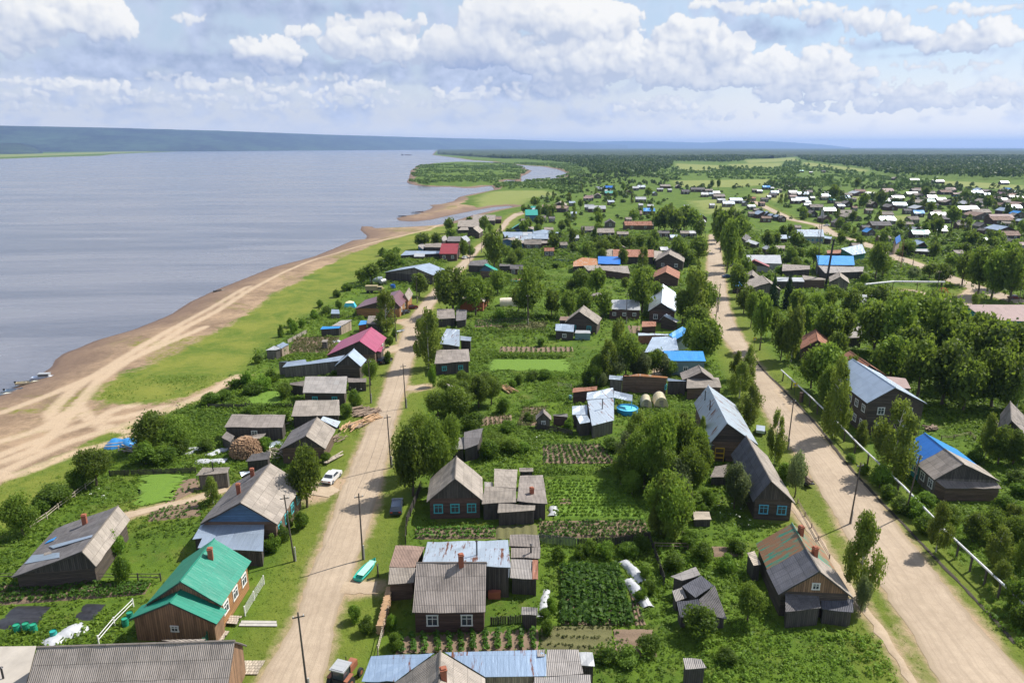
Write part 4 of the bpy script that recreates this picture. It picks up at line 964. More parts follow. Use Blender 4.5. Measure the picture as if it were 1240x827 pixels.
BLD('ruined_shed', 'collapsing dark shed', 'collapsing shed with slumped dark slate sheets and exposed boards among tall weeds', 'shed',
 [q('e', [(215,470,2.1),(312,452,2.7),(330,535,1.6),(232,532,1.5)], TAR, WDP, .2), q('e', [(314,452,2.7),(384,398,3.0),(438,540,1.4),(332,536,1.5)], SLD, WDP, .2), q('e', [(240,400,2.3),(325,350,3.1),(380,396,2.8),(300,450,2.0)], TAR, WDP, .22), q('e', [(196,420,1.9),(240,402,2.1),(262,450,1.5),(212,466,1.4)], SLW, WDP, .15),
  q('e', [(190,352,2.2),(300,314,2.9),(322,346,3.1),(240,378,2.3)], SLW, WDP, .2)])
BLD('small_shed', 'weed-bound privy', 'small board-topped shed with dark walls sunk in the weeds at the bottom edge', 'shed',
 [q('e', [(245,716,2.5),(325,720,2.5),(348,760,2.2),(255,765,2.2)], SLW, WDP, .12)])
BLD('plank_platform', 'bleached boards under the birch', 'low bleached board cover lying in the weeds beside white flowers', 'shed',
 [q('e', [(290,68,1.3),(360,70,1.3),(370,106,1.1),(292,106,1.1)], PLANK, WDP, .1)])
BLD('plank_platform', 'short boards in the weeds', 'short grey boards on a low frame among weeds by the dark fence', 'shed',
 [q('e', [(238,158,1.0),(262,155,1.0),(280,185,.9),(250,188,.9)], PLANK, WDP, .1)])
BLD('ruined_shed', 'roofless shed', 'broken shed with caved slate roof half hidden in bushes near the street', 'shed',
 [q('F', [(865,695,2.6),(910,690,2.6),(915,745,2.2),(862,740,2.2)], SLW, WDP, .15), q('F', [(910,720,2.4),(985,710,2.8),(985,765,2.2),(915,768,2.0)], SLW, WDP, .15), q('F', [(985,690,3.4),(1072,668,3.8),(1050,745,2.6),(985,765,2.4)], SLD, WDP, .15)])
BLD('slate_log_house', 'slate cottage in the bushes', 'cottage whose pale slate slope shows between bushes by the side lane', 'house',
 [q('F', [(905,466,3.6),(990,495,3.2),(1000,530,2.6),(935,500,2.9)], SLL, WDP, .2)])
BLD('tin_roof_house', 'white tin-roofed house', 'house with pale tin roof and a lower tin wing near the street birch', 'house',
 [q('F', [(905,218,4.8),(965,222,4.8),(965,298,3.4),(868,285,3.4)], TINL, WDP, .25, wins=[(0,1,1.4)]), q('F', [(968,250,3.6),(1018,256,3.6),(1016,275,3.0),(968,270,3.0)], TINL, WDP, .15)])
BLD('slate_log_house', 'slate cottage below the tin roof', 'dark cottage under a worn slate slope right in front of white tin-roofed house', 'house',
 [q('F', [(860,315,4.0),(1006,310,4.0),(1012,367,2.8),(850,377,2.8)], SL, WDP, .3, wins=[(0,2,1.4)], fcol=FTURQ)])
BLD('orange_house', 'orange-walled house', 'house with bright orange walls and pale slate roof behind street trees', 'house',
 [g('F', (1062,22), (1030,62), (1080,92), SLL, WORG, 3.0, 5.4, gab=WORG, ovr=.1, e2=(960,95))])
BLD('slate_shed', 'slate shed beside the orange house', 'low slate-roofed shed standing in front of the orange-walled house', 'shed',
 [q('F', [(862,128,3.2),(940,128,3.2),(945,170,2.4),(860,175,2.4)], SL, WDP, .2), q('F', [(950,128,3.0),(998,132,3.0),(995,178,2.2),(948,182,2.2)], SLD, WDP, .2)])
BLD('teal_roof_house', 'teal-roofed cottage', 'cottage with steep teal metal gable roof facing the camera beside the street', 'house',
 [g('L', (1000,378), (985,385), (1040,440), TTEAL, WB, 3.0, 5.6, e2=(905,445), gab=WBLUE, ch=[(985,398,'b',.9)])])
BLD('slate_shed', 'dark slate shed near the teal roof', 'dark slate-roofed shed between the street and the teal-roofed cottage', 'shed',
 [q('L', [(905,362,3.6),(1000,355,3.6),(1015,392,2.6),(890,390,2.6)], SLD, WDP, .2)])
BLD('dark_barn', 'long dark barn', 'long low windowless dark barn standing alone on the grass east of the teal-roofed cottage', 'barn',
 [q('L', [(1070,380,3.2),(1205,384,3.2),(1210,392,2.8),(1070,392,2.8)], SLD, WDP, .12)])
BLD('gabled_log_house', 'teal and slate gabled house', 'gabled house with one teal and one pale slate slope by the far street bend', 'house',
 [g('T1', (545,500), (530,520), (660,575), SLL, WBLUE, 3.0, 5.8, e2=(440,585), roof2=TTEAL, gab=WDP)])
BLD('tin_roof_house', 'large tin roof by the bend', 'wide house under bluish tin with one bright white section by the far street bend', 'house',
 [q('T1', [(375,588,4.6),(565,590,4.6),(565,645,3.0),(400,640,3.0)], TIN, WDP, .25), q('T1', [(566,590,4.6),(657,590,4.6),(655,650,3.0),(566,648,3.0)], TWHITE, WDP, .25)])
BLD('log_house', 'blue-walled log house', 'log house with low slate gable over blue boards next to the big tin roof', 'house',
 [g('T1', (470,640), (420,655), (530,715), SLL, WBLUE, 2.8, 4.8, gab=WBLUE)])
BLD('tin_roof_house', 'long grey tin roof', 'long byre with wavy grey tin roof east of the big tin roof by the bend', 'byre',
 [q('T1', [(665,580,4.0),(760,570,4.0),(930,590,3.8),(920,605,3.0),(665,610,3.0)], TIN, WDP, .2)])
BLD('slate_shed', 'cluster of slate lean-tos', 'cluster of broken slate lean-tos east of the blue-walled log house', 'shed',
 [q('T1', [(700,610,3.0),(800,612,3.0),(820,660,2.4),(690,655,2.4)], SLW, WDP, .15), q('T1', [(590,668,3.2),(650,668,3.2),(650,708,2.6),(588,705,2.6)], SLW, WDP, .15), q('T1', [(660,670,2.8),(815,672,2.8),(815,695,2.3),(655,695,2.3)], SL, WRED, .15)])
BLD('teal_roof_house', 'upright teal-roofed house', 'tall teal-roofed house standing by the creek end of the street', 'house',
 [g('T1', (588,380), (704,380), (702,432), TTEAL, WBLUE, 4.4, 7.2, gab=WBLUE, ovr=.2)])
BLD('tin_roof_house', 'flat tin roof by the creek', 'low pale tin-roofed byre right beside the upright teal-roofed house', 'byre', [q('T1', [(660,362,3.6),(790,365,3.6),(795,388,3.0),(650,380,3.0)], TINL, WDP, .2)])
BLD('dark_barn', 'long brown barn with gable', 'long brown slate barn with a pale little gable beyond the teal-roofed house', 'barn',
 [q('T1', [(750,332,4.4),(1000,345,4.4),(975,372,3.0),(745,365,3.0)], SLB, WDP, .2), g('T1', (925,298), (910,310), (972,340), SLL, WDP, 3.4, 6.0)])
# --- middle belt
BLD('slate_gable_house', 'lone slate gable house', 'gabled slate house with a small tin annex standing alone among the gardens', 'house',
 [g('M', (415,428), (388,463), (490,550), SLL, WD, 3.0, 6.4, e2=(308,522), gab=WD, wins=[('B',2,1.6)], fcol=FTURQ), q('M', [(252,535,3.0),(360,538,3.0),(356,580,2.5),(250,574,2.5)], TIN, WDP, .15, wins=[(0,1,1.2)]), q('M', [(280,492,2.8),(330,492,2.8),(320,516,2.4),(272,514,2.4)], SLB, WDP, .15)])
BLD('small_shed', 'stilted hut', 'tiny dark hut on a tall post in grass beyond the lone slate gable house', 'hut', [q('M', [(455,362,4.3),(518,352,4.3),(520,370,3.9),(458,375,3.9)], SL, WDP, .1, z0=2.6)])
BLD('small_shed', 'green-grey caravan shed', 'pale greenish box shed beside the tin annex of the lone slate gable house', 'shed', [q('M', [(368,572,2.2),(450,574,2.2),(455,590,1.9),(362,588,1.9)], TWHITE, WPCYAN, .08)])
BLD('rust_roof_shed', 'rust-red roofed barn', 'long barn under a rust-brown roof beside the blue metal roof', 'barn',
 [q('M', [(583,105,4.6),(818,107,4.6),(820,150,3.2),(583,148,3.2)], TRUST, WDP, .25), q('M', [(535,100,4.3),(582,104,4.3),(582,146,3.1),(534,142,3.1)], SLL, WDP, .2), q('M', [(820,112,4.2),(868,116,4.2),(842,160,3.0),(820,158,3.0)], SLL, WDP, .2)])
BLD('blue_roof_shed', 'royal-blue roofed house', 'house under a bright royal-blue metal roof in front of the rust-brown barn', 'house', [q('M', [(497,145,4.4),(626,147,4.4),(626,191,3.0),(497,188,3.0)], TBLUE, WDP, .25)])
BLD('slate_shed', 'whitewashed flat roofs', 'patchwork of pale flat roofs in front of the royal-blue roofed house', 'shed',
 [q('M', [(355,175,3.2),(405,153,3.4),(492,158,3.4),(495,195,2.9),(352,205,2.7)], TCOPPER, WDP, .15), q('M', [(410,198,3.0),(512,196,3.0),(500,225,2.5),(440,228,2.5)], SLL, WDP, .15), q('M', [(505,198,3.3),(668,201,3.3),(682,245,2.6),(520,226,2.6)], SL, WRED, .15)])
BLD('slate_gable_house', 'tall dark gable house', 'tall dark log house with pale slate gable roof and one white window', 'house',
 [g('M', (918,97), (904,131), (992,186), SLL, WD, 3.8, 7.0, e2=(824,178), gab=WD, wins=[('B',2,2.2)])])
BLD('brown_roof_house', 'reddish-brown roofed house', 'log house with reddish-brown hipped roof directly in front of the tall dark gable house', 'house',
 [g('M', (897,198), (887,236), (966,273), TRUST, WRED, 2.8, 5.2, e2=(814,266), gab=WRED)])
BLD('tin_gable_house', 'silver gable house', 'log house with long silver tin gable roof and tin wing hidden by trees', 'house',
 [g('M', (872,305), (862,412), (948,448), TINL, WRED, 3.4, 6.2, e2=(790,435), gab=WD, wins=[('B',2,1.8)]), q('M', [(560,395,4.3),(738,395,4.3),(742,455,3.0),(558,450,3.0)], TWHITE, WRED, .25, wins=[(0,3,1.5)])])
BLD('small_shed', 'tin-gabled garage', 'small dark garage with white tin gable roof at the foot of the silver gable house', 'garage',
 [g('M', (893,478), (876,488), (940,533), TINL, WD, 2.4, 3.9, e2=(828,528), gab=WD)])
BLD('small_shed', 'rusty flat shed', 'low shed with rusty flat roof next to the tin-gabled garage', 'shed', [q('M', [(752,520,2.6),(832,522,2.6),(832,550,2.2),(748,552,2.2)], TRUST, WRED, .12)])
BLD('blue_gable_house', 'grey and blue roofed house', 'house with sprawling grey roof and one light-blue gable slope beside the road trees', 'house',
 [q('M', [(810,612,3.6),(945,605,3.8),(962,686,3.0),(765,700,2.6)], TIN, WDP, .2), q('M', [(905,602,4.0),(985,546,5.6),(1028,582,4.4),(945,622,3.6)], TSKY, WPCYAN, .2)])
BLD('small_shed', 'tin strip shed', 'long thin tin-roofed shed with a rusty door behind the grey and blue roofed house', 'shed', [q('M', [(728,588,2.6),(905,592,2.6),(898,602,2.3),(730,602,2.3)], TINL, TRUST, .1)])
BLD('blue_roof_shed', 'sky-blue roofed house', 'pale-walled house with a plain sky-blue metal roof', 'house', [q('G', [(765,318,4.8),(945,320,4.8),(958,366,3.6),(780,364,3.6)], TSKY, WPCYAN, .25, wins=[(0,3,1.7)])])
BLD('slate_gable_house', 'brown slate cottage', 'small cottage with brown slate gable in front of the sky-blue roofed house', 'house',
 [g('S7', (108,8), (124,42), (182,70), SL, WD, 2.6, 4.6, e2=(12,46), gab=WD), q('S7', [(50,70,3.0),(208,70,3.0),(222,120,2.5),(46,124,2.5)], SLL, WB, .2)])
BLD('dark_barn', 'long plank byre with copper roof', 'long dark plank byre with a patched orange and silver roof above the garden yard', 'byre',
 [q('S6', [(520,90,4.2),(640,86,4.2),(888,98,4.2),(882,135,3.3),(520,118,3.4)], TCOPPER, WB, .2, wins=[(0,1,1.6)], fcol=FTURQ), q('S6', [(400,98,3.6),(515,105,3.6),(510,140,3.0),(395,132,3.0)], TINL, WG, .2), q('S6', [(884,124,3.4),(1040,138,3.4),(1040,154,3.0),(884,146,3.0)], TIN, WDP, .15)])
BLD('tin_roof_house', 'stepped tin-roofed house', 'house with stepped pale tin roofs beside the round blue pool', 'house',
 [q('S6', [(213,242,4.4),(430,206,4.4),(435,284,3.8),(208,304,3.8)], TINL, WDP, .2), q('S6', [(216,308,3.9),(435,288,3.9),(438,476,2.6),(255,517,2.6),(248,492,2.7)], TINL, WG, .2, ch=[(340,380,'p',1.3)]), q('S6', [(88,356,3.1),(215,348,3.1),(216,428,2.5),(90,430,2.5)], TINL, WDP, .15), q('S6', [(118,432,3.0),(215,430,3.1),(246,490,2.5),(152,502,2.5)], TINL, WDP, .15)])
BLD('pergola', 'blue-posted pergola', 'open pergola with striped translucent roof on bright blue posts', 'pergola', [q('S6', [(436,228,3.0),(592,262,3.0),(590,316,2.4),(436,284,2.4)], TINL, FBLUE, .1, open_=True)])
BLD('rust_roof_shed', 'rust-red shed', 'low shed with rust-red tin roof behind the stepped tin-roofed house', 'shed', [q('S6', [(96,206,2.9),(298,190,2.9),(295,222,2.4),(90,242,2.4)], TRUST, WRED, .15)])
BLD('small_shed', 'garden hut with slate gable', 'tiny garden hut with a brown slate gable beside the potato plot', 'shed',
 [g('S8', (400,378), (400,412), (466,462), SL, WG, 1.9, 3.3, e2=(335,462), gab=WG, ov=.25, wins=[('B',1,1.2)], nw=(.5,.5)), q('S8', [(480,420,2.3),(600,418,2.3),(605,445,1.9),(480,440,1.9)], SLW, WRED, .1)])
BLD('large_tin_house', 'large silver-roofed house', 'large house with silver tin gable roof, blue board strip and tin porch by main road', 'house',
 [g('S7', (155,110), (250,298), (383,367), TINL, WB, 3.4, 7.0, e2=(145,345), gab=WD, ch=[(138,190,'p',1.2),(162,240,'p',1.2)]), q('S7', [(142,366,3.4),(335,366,3.4),(330,400,2.9),(150,410,2.9)], TINL, WBLUE, .2)])
BLD('dark_log_house', 'dark slate cottage by the main road', 'dark log cottage with long tarred slate roof and one blue window beside the main road', 'house',
 [g('S7', (345,362), (470,586), (572,665), SLL, WD, 2.9, 6.2, e2=(362,655), roof2=TAR, gab=WDP, wins=[('B',2,1.6)], fcol=FBLUE)])
BLD('small_shed', 'leaning slate cover', 'small leaning slate-covered woodshed next to the dark slate cottage', 'shed', [q('S7', [(190,515,1.8),(250,505,2.0),(250,568,1.6),(165,570,1.3)], SL, WDP, .15)])
BLD('rusty_green_house', 'rusty green roofed house', 'dark log house whose roof is half rusting green metal and half tarred slate', 'house',
 [g('f', (305,68), (392,226), (575,358), TRUSTG, WD, 2.9, 6.0, e2=(150,362), roof2=TRUSTG, gab=WDP, ovr=.05, ch=[(358,140,'b',1.0)]),
  g('f', (390,222), (480,368), (688,530), SLL, WD, 2.9, 6.0, e2=(224,524), roof2=TAR, gab=WOV, ovr=.3, ch=[(446,268,'b',.9)], wins=[('B',1,3.9)], nw=(.6,.6)),
  q('f', [(262,492,2.9),(468,490,2.9),(486,602,2.2),(265,622,2.2)], SLD, WDP, .15), q('f', [(488,500,2.4),(690,545,2.4),(688,630,1.9),(490,605,1.9)], TAR, WDP, .15)])
BLD('small_shed', 'bleached lean-to', 'bleached board lean-to against the back of the rusty green roofed house', 'shed', [q('f', [(24,252,2.5),(70,243,2.6),(112,325,2.3),(65,335,2.1)], PLANK, WDP, .1)])
# --- east of the main road
BLD('apartment_house', 'two-storey log house', 'two-storey dark log house with big grey-blue metal roof and pale window frames', 'house',
 [g('H', (482,345), (672,471), (795,531), TIN, WD, 6.2, 9.2, e2=(537,533), gab=WD, wins=[('B',2,4.6),('B',2,1.7),('L',6,4.6),('L',6,1.7)], fcol=FWHITE), ])
BLD('tin_roof_house', 'annex behind the two-storey house', 'pale tin-roofed annex on the far side of the two-storey log house', 'house', [q('H', [(630,425,6.4),(718,426,6.4),(740,482,5.2),(680,465,6.0)], TPINK, WD, .2), g('H', (470,310), (560,372), (600,395), TRUST, WRED, 4.6, 6.8)])
BLD('rust_roof_shed', 'rust-brown hipped house', 'house under a broad rust-brown roof among the tall roadside trees', 'house', [g('H', (320,213), (330,262), (386,258), TRUST, WRED, 3.4, 6.0, e2=(246,238))])
BLD('blue_slate_house', 'blue and slate roofed house', 'low house with roof half bright blue metal and half grey slate under the white pipe', 'house',
 [g('h', (308,228), (432,326), (590,392), TSKY, WTURQ, 2.9, 5.6, e2=(246,406), roof2=TBLUE, ovr=.05, wins=[('L',3,1.6)]),
  g('h', (432,326), (552,420), (744,503), SLL, WG, 2.9, 5.6, e2=(350,505), roof2=SL, gab=WDP, ovr=.25, wins=[('L',2,1.6)]),
  q('h', [(362,513,2.9),(742,512,2.9),(790,575,2.2),(442,574,2.2)], SL, WB, .2)])
BLD('log_house', 'slate house at the right edge', 'grey slate-roofed house at the right edge beyond the bushes', 'house',
 [g('h', (845,30), (852,150), (960,160), SL, WDP, 3.2, 6.0, e2=(780,110)), q('h', [(752,148,3.0),(845,148,3.0),(850,200,2.4),(770,200,2.4)], SLL, WDP, .2), q('h', [(855,155,3.0),(990,155,3.0),(1010,235,2.4),(905,215,2.4)], SLL, WDP, .2)])
BLD('large_hall', 'pinkish-roofed hall', 'long hall with weathered pinkish roof and turquoise wall among the big trees', 'hall', [q('T6', [(745,535,6.2),(1330,548,6.2),(1290,680,4.2),(1060,672,4.2),(860,640,4.2)], TPINK, WTURQ, .3)])
BLD('tin_roof_shed', 'white roof among trees', 'small white tin roof glinting between the dark roadside trees', 'shed', [q('H', [(515,62,3.8),(580,62,3.8),(576,112,3.0),(512,112,3.0)], TWHITE, WDP, .15)])
BLD('tin_roof_shed', 'mottled pale roof among trees', 'mottled pale roofed shed in the gap between the tall roadside trees', 'shed', [q('H', [(445,187,3.6),(520,185,3.6),(525,250,2.8),(458,252,2.8)], SLW, WDP, .15)])
BLD('white_house', 'white-walled house with pale roof', 'white-walled house with pale tin roof behind the red-roofed gable', 'house',
 [q('N', [(202,224,4.6),(390,225,4.6),(399,273,3.4),(206,268,3.4)], TWHITE, WWHITE, .25, wins=[(0,5,1.7)])])
BLD('red_gable_house', 'red-roofed gable', 'small white house with steep dark red gable roof beside the main road', 'house',
 [g('N', (248,246), (246,254), (328,297), TRED, WWHITE, 3.0, 5.4, e2=(196,285), gab=WRED)])
BLD('grey_gable_house', 'grey and blue gable by the road', 'grey slate gable house with a sky-blue sheet on its street slope', 'house',
 [g('N', (236,308), (232,335), (280,350), SLL, WDP, 3.0, 5.4, e2=(165,368), roof2=SLL), q('N', [(238,340,3.3),(252,352,3.3),(165,398,2.6),(126,396,2.6),(130,376,2.9)], TSKY, WDP, .1)])
BLD('grey_gable_house', 'wide grey slate house', 'wide grey slate gable house behind the sky-blue sheet roof', 'house',
 [g('N', (290,338), (330,378), (402,425), SLL, WG, 3.0, 5.6, e2=(200,412))])
BLD('tin_roof_house', 'pale tin roof by the mast', 'low pale tin-roofed building between the lattice mast and the slate house', 'shed', [q('N', [(370,348,3.2),(515,350,3.2),(525,373,2.7),(374,371,2.7)], TWHITE, WDP, .15)])
BLD('slate_shed', 'long slate store', 'long slate-roofed store in front of the lawn beside the lattice mast', 'store', [q('N', [(403,276,4.0),(555,281,4.0),(556,307,3.0),(400,312,3.0)], SL, WDP, .2)])
BLD('blue_roof_hall', 'ribbed blue-roofed hall', 'hall with pale-blue ribbed metal roof and slate lean-to in front', 'hall',
 [q('N', [(592,227,6.4),(798,230,6.4),(804,281,4.6),(600,279,4.6)], TSKY, WG, .2), q('N', [(600,284,4.2),(800,286,4.2),(856,292,3.8),(850,318,3.0),(640,325,3.0)], SLW, WDP, .15)])
BLD('boiler_house', 'chimney boiler house', 'brown and white shed with slate roof at the foot of the black chimney', 'boiler house', [q('N', [(512,337,3.6),(642,353,3.6),(640,366,3.0),(520,362,3.0)], SLL, WB, .15), g('N', (718,318), (724,345), (770,362), SLL, WG, 3.0, 5.2)])
BLD('grey_hip_house', 'grey-blue roofed house', 'house with broad grey-blue roof and green walls near the side road', 'house', [q('N', [(727,188,5.0),(845,165,5.0),(866,213,3.6),(796,226,3.6)], TIN, WGREEN, .25), q('N', [(648,198,3.2),(742,196,3.2),(725,216,2.7),(652,216,2.7)], TRUST, WDP, .15)])
BLD('white_house', 'white-fronted long house', 'long white-fronted house with blue shutters under pale roof behind lattice mast', 'house', [q('N', [(478,83,5.4),(628,83,5.4),(636,123,4.0),(486,122,4.0)], TINL, WWHITE, .25, wins=[(0,6,2.2)], fcol=FBLUE), q('N', [(636,118,3.4),(680,124,3.4),(672,136,2.9),(636,132,2.9)], TIN, WDP, .12)])
BLD('tin_roof_house', 'pair of pale tin roofs', 'pair of low pale tin roofs west of the white-fronted long house', 'shed', [q('N', [(352,115,3.4),(425,112,3.4),(430,134,2.7),(372,134,2.7)], TINL, WDP, .15), q('N', [(436,120,3.2),(480,118,3.2),(482,134,2.7),(440,134,2.7)], TIN, WDP, .15)])
BLD('tin_roof_house', 'silver lean-to house by the road', 'dark house with a bright silver lean-to roof east of the main road', 'house', [g('N', (190,100), (160,118), (222,135), SLD, WD, 3.0, 5.6), q('N', [(162,140,3.2),(185,128,3.3),(275,155,2.9),(255,170,2.3)], TWHITE, WDP, .15)])
BLD('small_shed', 'dark garden shed', 'small dark shed with slate roof on the grass south of pale tin roofs', 'shed', [g('N', (325,172), (325,182), (348,192), SL, WD, 2.2, 3.6)])
BLD('small_shed', 'brown garden shed', 'small brown shed with sunlit flat slate on the grass beside the dark garden shed', 'shed', [q('N', [(362,172,2.9),(418,172,2.9),(415,190,2.3),(362,190,2.3)], SLL, WRED, .15)])
BLD('tower_house', 'blue-capped tower house', 'small tower-like house with bright blue pointed roof on yellow plank walls', 'house', [g('T6', (205,-38), (165,-10), (200,20), TBLUE, WPALE, 5.2, 8.0, gab=WPALE)])  # a dwelling shaped like a tower, holds no water tank
BLD('blue_roof_house', 'light-blue gable house', 'dark house with light-blue gable slope and pale porch roofs across the side road', 'house',
 [g('T6', (340,2), (408,22), (470,76), TSKY, WGREEN, 3.4, 6.0, e2=(345,78), roof2=TIN, gab=WD), q('T6', [(270,78,3.0),(430,80,3.0),(500,92,2.7),(495,104,2.3),(290,96,2.4)], TWHITE, WDP, .15)])
# --- the far village: simple houses told by colour and place
MATK = dict(s=SLL, d=SLD, g=SL, w=TWHITE, t=TINL, i=TIN, b=TBLUE, y=TSKY, r=TRUST, e=TTEAL, R=TRED, n=TBROWN, p=TPINK, k=SLB)
CNAME = dict(s='pale slate', d='dark slate', g='grey slate', w='bright white tin', t='pale tin', i='grey-blue tin', b='deep blue metal', y='light-blue metal', r='rusty red', e='teal metal', R='dark red metal', n='brown metal', p='faded pink', k='brown slate')
def far(c, x, y, w, k, kind='h', H=(2.8, 5.0), wall=None, ang=None, cat='house'):
    P0 = cat_(c, x, y, (H[0]+H[1])/2); X, Y = px(c, x, y)
    mpp = ((P0.y*CP-(P0.z-CAM_H)*SP)/F_PX)/CROPS[c][2]; Wm = max(4.0, w*mpp)
    if ang is None: ang = rnd.uniform(-.12, .12)
    e = Vector((math.cos(ang), math.sin(ang), 0)); n = Vector((-e.y, e.x, 0))
    o = Gable.__new__(Gable)
    if kind == 'h': L, hw, ed, nd = Wm, min(4.6, max(2.4, Wm*.34)), e, -n
    else: L, hw, ed, nd = max(6, Wm*1.25), Wm/2, n*-1, e
    if kind == 'h': P0 = P0 + n*hw*.5
    o.e = ed; o.n = nd; o.L = L; o.w1 = o.w2 = hw; o.He = o.He2 = H[0]; o.Hr = H[1] if hw > 2.6 else H[0]+1.3
    A = P0-ed*L/2; o.Ap = Vector((A.x, A.y, o.Hr)); B_ = P0+ed*L/2; o.Bp = Vector((B_.x, B_.y, o.Hr))
    o.roof = MATK[k]; o.roof2 = None; o.wall = wall or rnd.choice([WD, WDP, WG, WRED, WB]); o.gab = o.wall; o.ov, o.ovr = .3, .25
    o.wins = [('R',2,1.6)] if (kind == 'h' and Y > 225) else ([('B',1,1.6)] if Y > 225 else ()); o.fcol = FWHITE; o.ch = (); o.c = c; o.z0 = -.2; o.nw = (1.1,1.2)
    return o, X, Y, P0
